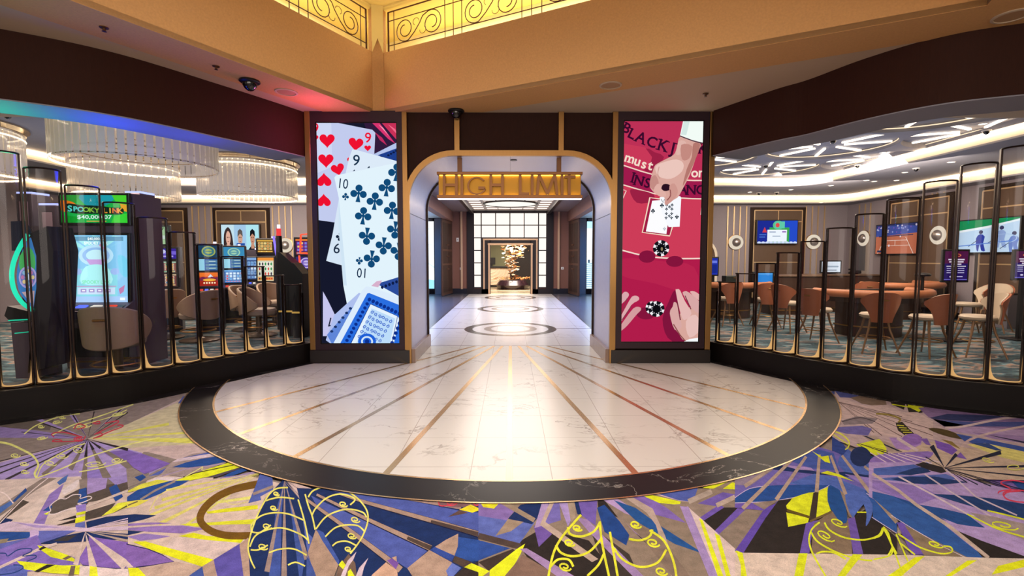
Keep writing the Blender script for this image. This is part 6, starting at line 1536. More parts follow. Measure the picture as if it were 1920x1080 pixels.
def chandelier(x, y, label, src=[None]):
    if src[0] is not None: return dup(src[0], (x, y, ZS), 0, label)
    t = thing('crystal_chandelier', label, 'chandelier', (x, y, ZS), 0, 'crystal ring chandeliers'); src[0] = t
    for r, z0, z1, nrod in ((.98, -.80, -.10, 62), (.75, -.64, -.07, 48), (.48, -.52, -.06, 30)):
        b = MB()
        for k in range(nrod):
            a = 2*math.pi*k/nrod; b.box((r*math.cos(a), r*math.sin(a), (z0+z1)/2), (.014, .074, z1-z0), rz=a)
        o = b.build('crystal_rods', M_CRY, t); o['kind'] = 'stuff'
        b = MB(); b.tube([(r*math.cos(a), r*math.sin(a), z1) for a in [2*math.pi*k/48 for k in range(48)]], .02, 6, closed=True); b.tube([(r*math.cos(a), r*math.sin(a), z0+.02) for a in [2*math.pi*k/48 for k in range(48)]], .009, 5, closed=True); b.build('ring_frame', M_CHROME, t, smooth=True)
        b = MB(); b.tube([((r-.035)*math.cos(a), (r-.035)*math.sin(a), z1-.01) for a in [2*math.pi*k/48 for k in range(48)]], .014, 5, closed=True); b.build('light_ring', M_RING, t)
        b = MB(); b.tube([((r+.005)*math.cos(a), (r+.005)*math.sin(a), z1-.09) for a in [2*math.pi*k/48 for k in range(48)]], .012, 5, closed=True); b.build('light_ring', M_RING, t)
    b = MB()
    for k in range(6):
        a = math.pi/3*k; b.tube([(1.0*math.cos(a), 1.0*math.sin(a), -.09), (1.0*math.cos(a), 1.0*math.sin(a), 0)], .008, 5)
    b.lathe([(1.05, 0), (1.05, -.03), (.001, -.03)], seg=40); b.build('canopy', M_CHROME, t)
    return t
chandelier(-5.42, 7.15, 'large crystal ring chandelier just behind the left bulkhead'); chandelier(-5.8, 10.8, 'crystal ring chandelier nearest the playing-card pillar, above the television')
chandelier(-8.5, 10.8, 'crystal ring chandelier half hidden below the large one'); chandelier(-8.9, 7.6, 'crystal ring chandelier at the far left edge')
# ------------------------------------------------------------------ casino chairs
M_TAUPE = mat('taupe leather', 'a68a72', .5, noise=.08, nscale=30); M_TAUPE2 = mat('light taupe leather', 'b09a86', .5); M_PED = mat('bronze pedestal', '6b5a4c', .35, .6)
def shell(b, A, rx, ry, ztop, zbot, th, cy=0.0, n=22, flare=.1):
    def P(a, out, top):
        zt, zb_ = ztop(a), zbot(a); k = (1+flare if top else 1.0)+(th if out else 0)/rx
        return V((rx*k*math.sin(a), cy-ry*k*math.cos(a), zt if top else zb_))
    rows = []
    for i in range(n+1):
        a = -A+2*A*i/n
        rows.append([b.bm.verts.new(P(a, o, tp)) for o, tp in ((0, 0), (0, 1), (1, 1), (1, 0))])
    for p, q in zip(rows, rows[1:]):
        for k in range(4): b.bm.faces.new([p[k], p[(k+1) % 4], q[(k+1) % 4], q[k]])
    b.bm.faces.new(rows[0]); b.bm.faces.new(rows[-1][::-1])
def slot_chair(x, y, rz, label, src=[None]):
    if src[0] is not None: return dup(src[0], (x, y, 0), rz, label)
    t = thing('casino_chair', label, 'chair', (x, y, 0), rz, 'brown swivel chairs at the slot machines'); src[0] = t
    b = MB(); shell(b, R(112), .285, .28, lambda a: .93-.30*(abs(a)/R(112))**2.3, lambda a: .40+.17*(abs(a)/R(112))**2, .045); o = b.build('backrest', M_TAUPE, t, smooth=True)
    m = o.modifiers.new('bevel', 'BEVEL'); m.width = .015; m.segments = 2
    b = MB(); b.lathe([(.001, .40), (.22, .40), (.265, .43), (.275, .49), (.25, .53), (.15, .545), (.001, .55)], (0, .05, 0), 28); b.build('seat', M_TAUPE2, t, smooth=True)
    b = MB(); b.lathe([(.09, .06), (.05, .08), (.05, .40), (.1, .41)], seg=16); b.build('pedestal', M_PED, t, smooth=True)
    b = MB(); b.lathe([(.001, .0), (.31, 0), (.32, .03), (.26, .05), (.001, .06)], seg=28); b.build('base', M_PED, t, smooth=True)
    b = MB(); b.tube([(.27*math.cos(a), .27*math.sin(a)+.02, .2) for a in [2*math.pi*k/28 for k in range(28)]], .013, 6, closed=True); b.box((0, .15, .2), (.03, .28, .02)); b.build('foot_ring', M_BRASS, t, smooth=True)
    b = MB(); b.box((0, -.362, .77), (.14, .02, .03), bev=.008); b.build('handle', M_BRASS, t)
    return t
slot_chair(-4.86, 5.9, R(14), 'brown swivel chair in front of the green ghost-game slot machine')
slot_chair(-5.6, 8.6, R(75), 'brown swivel chair turned sideways, left of the hill-picture slot machine')
slot_chair(-6.42, 8.85, R(60), 'brown swivel chair beside the grey cabinet side, partly hidden')
slot_chair(-5.42, 9.9, R(-100), 'brown swivel chair in front of the blue slot machine with green emblem')
slot_chair(-4.82, 9.15, R(-85), 'brown swivel chair seen in profile on its round base, centre of the slot hall')
slot_chair(-5.35, 10.85, R(-120), 'brown swivel chair at the violet-edged slot machine')
# ------------------------------------------------------------------ slot machines
M_CAB = mat('dark slot cabinet', '2e2730', .35, .3); M_CABG = mat('mauve slot cabinet', '6a5a66', .35, .4); M_BTN = emat('lit button', 'e04a3a', 1.2); M_BLUEGL = emat('blue edge light', '4a5cf0', 2.2)
def scr(t, x0, x1, y, z0, z1, tilt, draw, k=1.0, nm='screen'):
    """screen with bezel; lower edge at (y,z0); tilt leans the top backwards"""
    h = z1-z0; w = x1-x0; ct, st = math.cos(tilt), math.sin(tilt)
    M_ = Matrix.Translation((0, y, z0)) @ Matrix.Rotation(-tilt, 4, 'X')
    b = MB(); b.box(((x0+x1)/2, .02, h/2), (w+.07, .05, h+.07), bev=.01); b.bm.transform(M_); o = b.build(nm+'_bezel', M_BLK, t)
    n = (M_.to_3x3() @ V((0, -1, 0)))
    c = Canvas(lambda u, v: M_ @ V((x0+w*u, -.007, h*(1-v))), n, lift=.0001, clip=(0, 0, 1, 1), k=k)
    draw(c); c.build(nm, PIC, o)
    return o
def reels(bg, cols, seed):
    def d(c):
        rnd = random.Random(seed); c.rect(0, 0, 1, 1, bg); c.rect(0, 0, 1, .12, cols[0]); c.rect(.04, .16, .96, .8, cols[1])
        for i in range(5):
            for j in range(3):
                c.rect(.06+i*.18, .18+j*.21, .21+i*.18, .36+j*.21, cols[2]); c.disc((.135+i*.18, .27+j*.21), .05, .07, rnd.choice(cols[3:]), seg=10)
        c.rect(.04, .84, .96, .96, cols[0])
        for k in range(6): c.rect(.08+k*.15, .87, .18+k*.15, .93, rnd.choice(cols[3:]))
    return d
def emblem(bg, col, inner):
    def d(c):
        c.rect(0, 0, 1, 1, bg); c.disc((.5, .5), .3, .42, col); c.disc((.5, .5), .24, .34, inner); c.disc((.5, .5), .15, .2, col); c.line([(.3, .5), (.7, .5)], .08, inner)
    return d
def hills(c):
    c.rect(0, 0, 1, 1, 'c84424'); c.rect(0, 0, 1, .3, 'e8742c'); c.poly([(0, .45), (.2, .3), (.4, .4), (.55, .12), (.72, .38), (1, .3), (1, .7), (0, .7)], '74284c'); c.poly([(.42, .36), (.55, .12), (.68, .34), (.6, .3), (.54, .36)], 'd8e0f0')
    c.rect(0, .6, 1, 1, 'a02418'); c.disc((.5, .55), .3, .1, 'f0b040'); 
    for k in range(5): c.disc((.26+k*.12, .78), .04, .07, 'ffe8c0', seg=8)
def bluebars(c):
    c.rect(0, 0, 1, 1, '2454a8'); c.rect(0, 0, .3, 1, '9cdcf4')
    for k in range(3): c.rect(.34, .1+k*.3, .96, .32+k*.3, '5c8ca8'); c.rect(.5, .16+k*.3, .8, .24+k*.3, 'b8d8e0')
def slot(name, label, loc, rz, W, parts, H, top=None, cab=M_CAB, candle=True):
    t = thing('slot_machine', label, 'slot machine', loc, rz, 'slot machines of the left hall')
    D = .6
    b = MB(); b.slab([(-W/2, -.02, 0), (-W/2, -.05, .62), (-W/2, -.26, .70), (-W/2, -.28, .80), (-W/2, -.02, .92), (-W/2, .04, H), (-W/2, D, H), (-W/2, D, 0)], (1, 0, 0), W); o = b.build('cabinet', cab, t)
    b = MB(); b.box((0, -.16, .845), (W*.92, .2, .03), rx=R(18), bev=.006); dk = b.build('button_deck', M_BLK, t)
    for k in range(4):
        b = MB(); b.box((-W*.3+k*W*.2, -.19, .852), (W*.13, .07, .03), rx=R(18), bev=.006); b.build('button', (M_BTN, M_BLUEGL, emat('white lit button', 'f0ece4', 1.0))[k % 3], dk)
    b = MB(); b.box((0, -.04, .35), (W*.8, .03, .4), bev=.01); b.build('lower_panel', M_BLK, t)
    b = MB(); b.box((0, -.075, .1), (W, .02, .02)); b.build('kick_strip', M_BRASS, t)
    for prt in parts: scr(t, *prt)
    if top:
        x0, x1, z0, z1, dr, nm = top
        scr(t, x0, x1, -.02, z0, z1, 0, dr, 1.0, nm)
    if candle:
        b = MB(); b.lathe([(.03, H), (.03, H+.05), (.001, H+.05)], (W*.2, D*.5, 0), 12); b.build('candle_lamp', emat('white candle lamp', 'ece8ff', 1.6), t)
    return t
# the big one with the green top screen
def ghosttop(c):
    c.rect(0, 0, 1, 1, '14b048'); c.poly([(0, 0), (.3, 0), (.2, .4), (0, .45)], '2c9838'); c.poly([(0, .2), (.18, .25), (.26, .45), (.1, .6), (0, .55)], 'e87818', 2); c.poly([(.3, 0), (.8, 0), (.74, .3), (.6, .42), (.42, .4), (.33, .25)], '1c98a8', 2); c.poly([(.78, 0), (1, 0), (1, .4), (.85, .3)], '48cc30')
    c.poly([(0, .72), (.3, .8), (.2, 1), (0, 1)], '0c9c2c'); c.poly([(.8, .75), (1, .65), (1, 1), (.75, 1)], '38d838'); c.poly([(.9, .3), (1, .35), (1, .6), (.92, .55)], 'e8a830')
    c.poly([(.06, .42), (.12, .3), (.3, .36), (.55, .38), (.75, .44), (.93, .46), (.95, .62), (.88, .7), (.6, .68), (.3, .68), (.12, .62)], '0c2a1c', 3)
    c.at(0, 0, 1)
    for i, ch in enumerate('SPOOKY'): c.text(ch, (.135+i*.082, .5+.012*i), .30 if i == 0 else .24, ('58d8d0' if i < 3 else '84c040'), 0, .03, .52)
    for i, ch in enumerate('LINK'): c.text(ch, (.67+i*.075, .565), .25, ('e89c38', 'f0c848', 'e0783c', 'e8a838')[i], 0, .03, .5)
    c.text('$40,000.07', (.5, .8), .19, 'd4f8f0', 0, .02, .62); c.rect(.38, .93, .68, .96, 'e8a848')
def ghostmain(c):
    c.rect(0, 0, 1, 1, '86d4e4'); c.poly([(0, 0), (1, 0), (1, .5), (0, .5)], '7cc0e8'); c.rect(0, 0, .16, 1, 'a4d0f0'); c.rect(.84, 0, 1, 1, '88c4ec')
    for k in range(7): c.poly([(.5, .28), (k/6-.06, 0 if k % 2 else .08), (k/6+.06, .02)], '98e0e8')
    c.poly([(0, .35), (.12, .3), (.2, .45), (.1, .62), (0, .6)], '5cd0c8', 3); c.poly([(.85, .3), (1, .36), (1, .62), (.88, .55)], '70c8e8', 3)
    c.rect(.06, .02, .94, .085, '5c94b4'); c.text('$40,000.07', (.5, .055), .055, 'f0fcfc', 0, .02, 1.1); c.text('SPOOKY LINK', (.5, .12), .06, 'f0f8ff', 0, .02, 1.0)
    c.disc((.5, .3), .28, .16, 'b0dcf4'); c.disc((.5, .3), .22, .12, '8cb8e8'); c.disc((.5, .3), .16, .085, 'bce8f4'); c.line([(.56, .14), (.64, .2)], .03, 'd890c0'); c.poly([(.34, .36), (.66, .36), (.6, .44), (.4, .44)], 'c0a0dc'); 
    c.poly([(.26, .72), (.3, .5), (.42, .44), (.58, .44), (.7, .5), (.74, .72)], 'a8ecf0', 3); c.disc((.2, .54), .07, .05, '98b8ec'); c.disc((.8, .54), .07, .05, '98b8ec')
    c.text('SPOOKY LINK', (.5, .7), .075, '7ce0b0', 0, .02, .95); c.rect(.18, .755, .82, .765, 'c880b4'); c.rect(.2, .78, .8, .88, 'c4dcf4')
    for k in range(4): c.rect(.25+k*.13, .8, .34+k*.13, .85, '9c90c8'); c.rect(.27+k*.13, .815, .32+k*.13, .835, 'f0f0fc')
    c.poly([(.04, .74), (.14, .8), (.12, .88), (.06, .84)], 'b878a8'); c.poly([(.96, .74), (.86, .8), (.88, .88), (.94, .84)], 'b878a8'); c.rect(0, .91, 1, 1, 'a4c8f4'); c.rect(.04, .93, .12, .97, 'e4f0ff'); c.rect(.88, .93, .96, .97, 'e4f0ff')
gx = (182-957)/900*6.45
slot('g', 'large slot machine with a green jackpot top screen and tall pale blue main screen', (gx, 6.5, 0), R(3), .92, [(-.40, .40, -.06, .90, 1.80, R(3), ghostmain, 1.25, 'main_screen')], 2.36, (-.42, .42, 1.965, 2.33, ghosttop, 'top_screen'), M_CABG, False)
t = thing('ticket_unit', 'small bill unit with red lit slot beside the ghost-game slot machine', 'bill unit', (gx-.36, 6.12, .62))
b = MB(); b.box((0, .0, .14), (.24, .12, .22), bev=.01); b.box((0, .0, -.3), (.2, .1, .64)); b.build('housing', M_BLK, t); b = MB(); b.box((.02, -.065, .17), (.15, .01, .035)); b.box((.02, -.065, .1), (.15, .01, .015)); b.build('lit_slot', M_BTN, t)
# neighbour cabinets seen from the side
def sidecab(px0, px1, Y, z1, label, m, strip=None):
    x0, x1 = aty(px0, 483, Y).x, aty(px1, 483, Y).x
    t = thing('slot_machine', label, 'slot machine', ((x0+x1)/2, Y, 0), 0, 'slot machines of the left hall')
    w = x1-x0
    dp = min(.32, w*1.4); b = MB(); b.box((0, dp/2, z1/2), (w, dp, z1), bev=.015); b.build('cabinet', m, t)
    b = MB(); b.box((0, dp/2, z1+.012), (w*.96, dp*.9, .03)); b.build('top_light', emat('cool top light', 'a8b4ff', 1.6), t)
    b = MB(); b.box((0, -.005, z1*.5), (w*.5, .02, z1*.9), bev=.005); b.build('side_panel', M_CABG if m is M_CAB else M_CAB, t)
    return t
sidecab(238, 268, 7.3, 2.47, 'tall cabinet back with cool top light, right of the ghost-game slot machine', M_CABG)
sidecab(269, 285, 8.05, 2.06, 'dark cabinet side with teal light line, left of the purple-topped slot machine', M_CAB)
sidecab(36, 66, 7.6, 2.5, 'tall dark cabinet back at the far left behind the green arc', M_CAB)
sidecab(76, 112, 7.4, 2.3, 'dark cabinet with blue light line, between the green arc and the ghost game', M_CAB)
# green arc wheel game at far left
Yg = 5.7
def gp(px, py): return aty(px, py, Yg)
o0 = gp(60, 700)
t = thing('slot_machine', 'slot machine at the far left with a glowing green arc and wheel screen', 'slot machine', (o0.x, Yg, 0), 0, 'slot machines of the left hall')
arcpts = spline([(52, 440), (38, 462), (26, 490), (22, 517), (27, 545), (42, 568), (62, 582)], 6)
b = MB(); b.tube([gp(*p) for p in arcpts], .022, 8); b.build('green_arc', emat('green neon tube', '22c8a0', 1.6), t, world=True, smooth=True)
c = Canvas(lambda u, v: gp(u, v)+V((0, .02, 0)), (0, -1, 0), lift=.0002, k=1.1)
c.poly([(54, 445), (64, 470), (66, 520), (64, 560), (60, 578), (46, 566), (32, 545), (28, 517), (32, 490), (42, 462)], '3c78b8', 2); c.poly([(34, 480), (50, 462), (62, 480), (62, 505), (46, 508), (34, 505)], '48a85c', 2)
c.disc((49, 520), 17, 21, 'a8a0d8'); c.disc((49, 520), 14, 17, '6878b8')
for k in range(8): c.disc((49+9.5*math.cos(k*.785), 520+12*math.sin(k*.785)), 3.4, 4, ('d8c890', 'b878a8', '88b8d8')[k % 3], seg=8)
c.disc((49, 520), 5, 6, 'd8dcf0'); c.poly([(38, 548), (62, 545), (60, 575)], 'b8a0a8')
c.build('wheel_screen', PIC, t, world=True)
b = MB(); P_ = [gp(*p) for p in ((56, 438), (88, 424), (100, 470), (96, 560), (84, 690), (52, 700), (62, 584), (68, 540), (68, 480))]; b.slab(P_, (0, 1, 0), .33); b.build('cabinet', M_CAB, t, world=True)
b = MB(); P_ = [gp(*p) for p in ((14, 574), (54, 584), (64, 600), (20, 604), (8, 592))]; b.slab(P_, (0, 1, 0), .35); b.build('button_deck', M_BLK, t, world=True)
b = MB(); P_ = [gp(*p) for p in ((20, 606), (60, 604), (60, 710), (30, 710))]; b.slab(P_, (0, 1, 0), .35); b.build('base', M_CABG, t, world=True)
b = MB(); b.tube([gp(16, 601), gp(52, 599)], .008, 6); b.tube([gp(28, 625), gp(56, 622)], .006, 6); b.build('green_line', emat('green line light', '20b890', 1.2), t, world=True)
b = MB(); P_ = [gp(*p) for p in ((20, 415), (42, 414), (52, 436), (30, 470), (22, 470))]; b.slab(P_, (0, 1, 0), .05); b.build('side_monitor', mat('blue black monitor', '1c2440', .3), t, world=True)
# further machines
def at_slot(px, Y): return ((px-957)/900*Y, Y, 0)
PUR = ['5030b8', '8860e0', 'c8c0f4']
def purple(c): c.rect(0, 0, 1, 1, '3c28a0'); c.rect(0, .25, 1, .6, '7c68e0'); c.rect(.1, .7, .9, .85, 'b8b0f4'); c.disc((.55, .3), .1, .2, 'd0d8ff')
def tealtop(c): c.rect(0, 0, 1, 1, '8cc8a8'); c.poly([(.2, 0), (.8, 0), (1, .5), (.9, 1), (.1, 1), (0, .4)], 'a8d0a0'); c.disc((.5, .05), .25, .2, '5c7c50', hole=.7); c.rect(.15, .5, .8, .7, 'd0e4dc')
slot('c', 'slot machine with a purple sign and green screen above, beside the dark cabinet side', at_slot(306, 9.6), R(30), .6, [(-.23, .23, -.07, .93, 1.17, R(6), reels('7c4444', ['c8b090', '6c4c4c', 'e0ccb0', 'e8b840', 'c84838', '4878b8'], 4), 1, 'lower_screen'), (-.23, .23, -.03, 1.2, 1.42, R(3), reels('8c5c54', ['a8d0b8', '94605c', 'd8c8b0', 'e8a840', '58a868', 'd04840'], 5), 1, 'upper_screen')], 1.72, (-.24, .24, 1.48, 1.68, purple, 'sign'), M_CAB, False)
t = thing('hanging_monitor', 'teal-green lit monitor above the purple-topped slot machine', 'monitor', (at_slot(305, 9.75)[0], 9.75, 1.74))
scr(t, -.17, .17, 0, .03, .38, 0, tealtop, 1.0)
slot('d', 'slot machine with a red hill picture and round green emblem on top', at_slot(394, 9.75), R(27), .44, [(-.19, .19, -.07, .93, 1.2, R(8), hills, 1.1, 'lower_screen'), (-.19, .19, -.03, 1.24, 1.47, R(3), bluebars, 1, 'upper_screen')], 1.78, (-.2, .2, 1.5, 1.75, emblem('1c4464', 'a8b860', '3c7c8c'), 'emblem'))
slot('e', 'blue slot machine with a pale green emblem in front of the television', at_slot(441, 11.05), R(27), .48, [(-.2, .2, -.07, .93, 1.22, R(10), reels('3068b8', ['70b0e8', '2c4c9c', 'a8d0f0', 'e0f0ff', 'e04860', '58a0e8'], 8), 1.1, 'lower_screen'), (-.2, .2, -.02, 1.26, 1.48, R(3), bluebars, 1, 'upper_screen')], 1.76, (-.21, .21, 1.5, 1.74, emblem('3c8cb8', 'a0d0b0', '5c98a8'), 'emblem'))
tf = slot('f', 'slot machine with violet glowing edge and picture screen, right of the television', at_slot(501, 11.8), R(12), .42, [(-.19, .17, -.07, .93, 1.5, R(5), reels('d8c8a0', ['e8903c', 'c8d4c0', 'e8e0d0', '2c8c48', '303040', 'c8483c'], 11), 1.1, 'main_screen')], 1.98, (-.19, .17, 1.62, 1.93, reels('3c2418', ['d8a848', '4c3424', 'e0c880', 'f0d890', 'c86c30', 'e0b060'], 12), 'top_screen'))
b = MB(); b.tube([aty(x, y, 11.5) for x, y in spline([(513, 443), (517, 470), (521, 492), (523, 512), (521, 532), (513, 553)], 5)], .024, 6); b.build('edge_light', emat('violet tube', '7c68f0', 1.8), tf, world=True, smooth=True)
slot('h', 'slot machine showing columns of blue tiles, behind the two taupe chairs', at_slot(474, 12.3), R(25), .44, [(-.19, .19, -.07, .95, 1.5, R(5), reels('2c3c70', ['80a8d8', '304c88', '90b8e0', 'e0e8f0', '5c8cc8', '3c5ca0'], 21), 1, 'main_screen')], 1.7, None)
ti = slot('i', 'slot machine with glowing red frame beside the playing-card pillar', at_slot(576, 9.95), R(8), .5, [(-.2, .2, -.07, .95, 1.22, R(10), reels('2c2034', ['c84830', '302840', 'e0d0b0', 'e8b848', '58a050', 'd84838'], 31), 1.1, 'lower_screen'), (-.2, .2, -.03, 1.26, 1.52, R(3), emblem('382c70', 'c8b8e8', '7058b8'), 1, 'upper_screen')], 1.92, (-.2, .2, 1.56, 1.88, reels('481c50', ['d87838', '3c1c54', '8c4ca8', 'f0d060', 'e87838', '7088e0'], 33), 'top_screen'), M_CAB, False)
b = MB(); b.tube([aty(x, y, 9.6) for x, y in ((564, 440), (563, 474), (584, 476))], .018, 6); b.tube([aty(x, y, 9.6) for x, y in ((561, 479), (563, 505), (567, 530), (570, 545))], .018, 6); b.tube([aty(x, y, 9.6) for x, y in ((564, 440), (584, 438))], .014, 6); b.build('frame_light', emat('red orange tube', 'f04830', 1.8), ti, world=True, smooth=True)
# dark cabinets with gold line in the middle distance and the signal tower
for px0, px1, Y, z, lb in ((520, 547, 9.1, 1.60, 'black slot cabinet back right of the violet-edged machine'), (545, 566, 8.9, 1.40, 'black slot cabinet back beside the red-framed machine')):
    x0, x1 = aty(px0, 483, Y).x, aty(px1, 483, Y).x
    t = thing('slot_machine', lb, 'slot machine', ((x0+x1)/2, Y, 0), 0, 'slot machines of the left hall')
    b = MB(); b.slab([(x0-(x0+x1)/2, 0, 0), (x1-(x0+x1)/2, 0, 0), (x1-(x0+x1)/2, 0, z-.2), (x0-(x0+x1)/2+.05, 0, z), (x0-(x0+x1)/2, 0, z)], (0, 1, 0), .33); b.build('cabinet', M_BLK, t)
    b = MB(); b.box((0, -.01, .48), (x1-x0, .02, .03)); b.build('gold_line', emat('gold line light', 'c8a050', .8), t)
q = aty(524, 480, 10.0)
t = thing('signal_tower', 'dark signal tower with a red and white candle lamp above the black cabinet', 'lamp', (q.x, 10.0, 1.5))
b = MB(); b.lathe([(.075, 0), (.06, .2), (.055, .45), (.001, .45)], seg=14); b.lathe([(.08, -1.5), (.08, 0)], seg=10); b.build('tower', M_BLK, t, smooth=True); b = MB(); b.lathe([(.045, .45), (.045, .6), (.001, .6)], seg=12); b.build('red_lamp', emat('red candle', 'e04040', 1.2), t); b = MB(); b.lathe([(.03, .6), (.03, .68), (.001, .68)], seg=12); b.build('white_lamp', emat('white candle', 'f4f0ff', 1.6), t)
# ------------------------------------------------------------------ table hall: chairs
M_ORG = mat('tan orange leather', 'b0694a', .45, noise=.08, nscale=30); M_IVORY = mat('ivory leather', 'c4b29c', .5); M_LEG = mat('bronze wood leg', '8a6848', .4, .3)
def table_chair(x, y, rz, label, src=[None]):
    if src[0] is not None: return dup(src[0], (x, y, 0), rz, label)
    t = thing('gaming_chair', label, 'chair', (x, y, 0), rz, 'tan and ivory chairs around the gaming tables'); src[0] = t
    def ztop(a): return .97-.12*(abs(a)/R(72))**2.5
    def waist(th, k, name, m, r):
        b = MB(); n, mm = 16, 8
        def P(i, j, o):
            v = j/mm; A = R(72)*(.46+.54*min(1, (v*1.2))**1.5); a = -A+2*A*i/n
            z = .50+(ztop(a)-.50)*v; rr = r*(1+.12*v)+(th if o else 0); return V((rr*math.sin(a), -rr*math.cos(a)+.05-.06*v, z))
        vi = [[b.bm.verts.new(P(i, j, 0)) for j in range(mm+1)] for i in range(n+1)]; vo = [[b.bm.verts.new(P(i, j, 1)) for j in range(mm+1)] for i in range(n+1)]
        for i in range(n):
            for j in range(mm): b.bm.faces.new([vi[i][j], vi[i+1][j], vi[i+1][j+1], vi[i][j+1]]); b.bm.faces.new([vo[i][j], vo[i][j+1], vo[i+1][j+1], vo[i+1][j]])
            b.bm.faces.new([vi[i][0], vo[i][0], vo[i+1][0], vi[i+1][0]]); b.bm.faces.new([vi[i][mm], vi[i+1][mm], vo[i+1][mm], vo[i][mm]])
        for j in range(mm): b.bm.faces.new([vi[0][j], vi[0][j+1], vo[0][j+1], vo[0][j]]); b.bm.faces.new([vi[n][j], vo[n][j], vo[n][j+1], vi[n][j+1]])
        return b.build(name, m, t, smooth=True)
    waist(.022, 1, 'backrest', M_ORG, .232); waist(.020, 1, 'back_padding', M_IVORY, .209)
    b = MB(); b.lathe([(.001, .545), (.17, .545), (.215, .57), (.22, .60), (.195, .625), (.001, .63)], (0, .06, 0), 26); b.build('seat', M_IVORY, t, smooth=True)
    for sx_, sy_ in ((-1, -1), (1, -1), (1, 1), (-1, 1)):
        b = MB(); b.tube([(sx_*.11, .05+sy_*.11, .56), (sx_*.14, .05+sy_*.14, .38), (sx_*.25, .05+sy_*.25, 0)], .021, 8, r2=.012); b.build('leg', M_LEG, t, smooth=True)
    b = MB(); b.tube([(.195*math.cos(a), .05+.195*math.sin(a), .24) for a in [2*math.pi*k/28 for k in range(28)]], .009, 6, closed=True); b.build('foot_ring', M_BRASS, t, smooth=True)
    b = MB(); b.box((0, -.278, .85), (.1, .02, .022), bev=.006); b.build('handle', M_BRASS, t)
    return t
for x, y, rz, lb in ((4.84, 10.6, 8, 'tan chair at the left end of the rear blackjack table, its back to the hall'), (5.55, 10.35, -12, 'tan chair at the middle of the rear blackjack table, back to the hall'), (5.55, 9.6, -65, 'ivory chair in profile between the rear and middle tables'), (5.35, 8.35, -62, 'tan and ivory chair seen from its side at the left end of the middle table'), (5.78, 7.5, -18, 'tan chair with its back to the partition, centre of the middle table'), (6.38, 7.22, 12, 'tan chair with wide back, second from the right end of the middle table'), (7.2, 7.25, 72, 'tan and ivory chair turned left at the right end of the middle table'), (9.0, 9.3, 60, 'tan and ivory chair beside the portrait screen, farther back'), (9.85, 9.7, 120, 'ivory chair at the far right of the rear table by the side wall'), (3.95, 11.1, 30, 'tan chair at the far left, beside the blackjack display pillar'), (8.1, 10.9, -20, 'tan chair at the table behind the portrait screen')):
    table_chair(x, y, R(rz), lb)
# ------------------------------------------------------------------ gaming tables
M_FELT = mat('dark table felt', '1c3c50', .9, noise=.2, nscale=80); M_RAIL = mat('padded orange rail', 'b8744e', .45)
M_TBASE = mat('dark walnut table base', '3a261c', .45, noise=.2, nscale=14, stretch=(6, 6, .5))
def table(x, y, rz, label, r=.98, h=.84, src=[None]):
    if src[0] is not None: return dup(src[0], (x, y, 0), rz, label)
    t = thing('gaming_table', label, 'table', (x, y, 0), rz, 'half round gaming tables'); src[0] = t
    half = [(r*math.cos(a), -r*.82*math.sin(a)) for a in [math.pi*k/28 for k in range(29)]]
    b = MB(); b.prism([(x_, y_) for x_, y_ in half]+[(-r, .22), (r, .22)][::1], h-.05, h); b.build('felt_top', M_FELT, t)
    b = MB(); b.tube([(-r-.02, .2, h)]+[((r+.02)*math.cos(a), -(r*.82+.02)*math.sin(a), h) for a in [math.pi-math.pi*k/28 for k in range(29)]]+[(r+.02, .2, h)], .075, 10); b.build('padded_rail', M_RAIL, t, smooth=True)
    b = MB(); b.prism([(x_*.9, y_*.9) for x_, y_ in half]+[(-r*.9, .2), (r*.9, .2)], h-.17, h-.05); b.build('apron', M_TBASE, t)
    b = MB(); b.prism([(x_*.58, y_*.58) for x_, y_ in half]+[(-r*.58, .18), (r*.58, .18)], 0, h-.17); b.build('pedestal', M_TBASE, t)
    b = MB(); b.prism([(x_*.6, y_*.6) for x_, y_ in half]+[(-r*.6, .19), (r*.6, .19)], .19, .215); b.build('brass_band', M_BRASS, t)
    b = MB(); b.box((0, .06, h+.02), (.75, .2, .05), bev=.006); tr_ = b.build('chip_tray', M_BLK, t)
    return t
table(5.5, 12.15, R(4), 'half round gaming table at the rear left, beside the blackjack display pillar')
table(7.0, 9.3, R(6), 'half round gaming table in the middle, ringed by tan chairs')
table(9.65, 11.95, R(20), 'half round gaming table behind the portrait screen')
for x, y, w, lb in ((7.5, 12.8, 1.3, 'dark pit counter behind the gaming tables, left of the pit monitor'), (9.25, 13.4, 1.8, 'dark pit counter below the side wall sconce')):
    t = thing('pit_counter', lb, 'counter', (x, y, 0)); b = MB(); b.box((0, 0, .5), (w, .6, 1.0), bev=.01); b.build('body', M_TBASE, t); b = MB(); b.box((0, 0, 1.02), (w+.06, .66, .04), bev=.008); b.build('top', M_WALNUT, t); b = MB(); b.box((0, -.31, .12), (w, .02, .03)); b.build('brass_line', M_BRASS, t)
def blank(col, bars=()):
    def d(c):
        c.rect(0, 0, 1, 1, col)
        for x0, y0, x1, y1, k in bars: c.rect(x0, y0, x1, y1, k)
    return d
def monitor(px0, px1, py0, py1, Y, base, draw, label, kind='monitor'):
    a, b_ = aty(px0, py0, Y), aty(px1, py1, Y); w, h = b_.x-a.x, a.z-b_.z
    t = thing('table_monitor', label, kind, ((a.x+b_.x)/2, Y, base))
    scr(t, -w/2, w/2, 0, b_.z-base, a.z-base, 0, draw, 1.1)
    b = MB(); b.box((0, .05, (b_.z-base)/2), (.05, .04, b_.z-base)); b.box((0, .05, .01), (.24, .18, .02), bev=.004); b.build('stand', M_BLK, t)
monitor(1541, 1575, 490.5, 510, 13.35, 1.04, blank('d8e4f0', ((.1, .4, .9, .55, '9cacbc'), (.3, .78, .8, .86, '5c6470'))), 'white lit monitor on a stand at the pit counter')
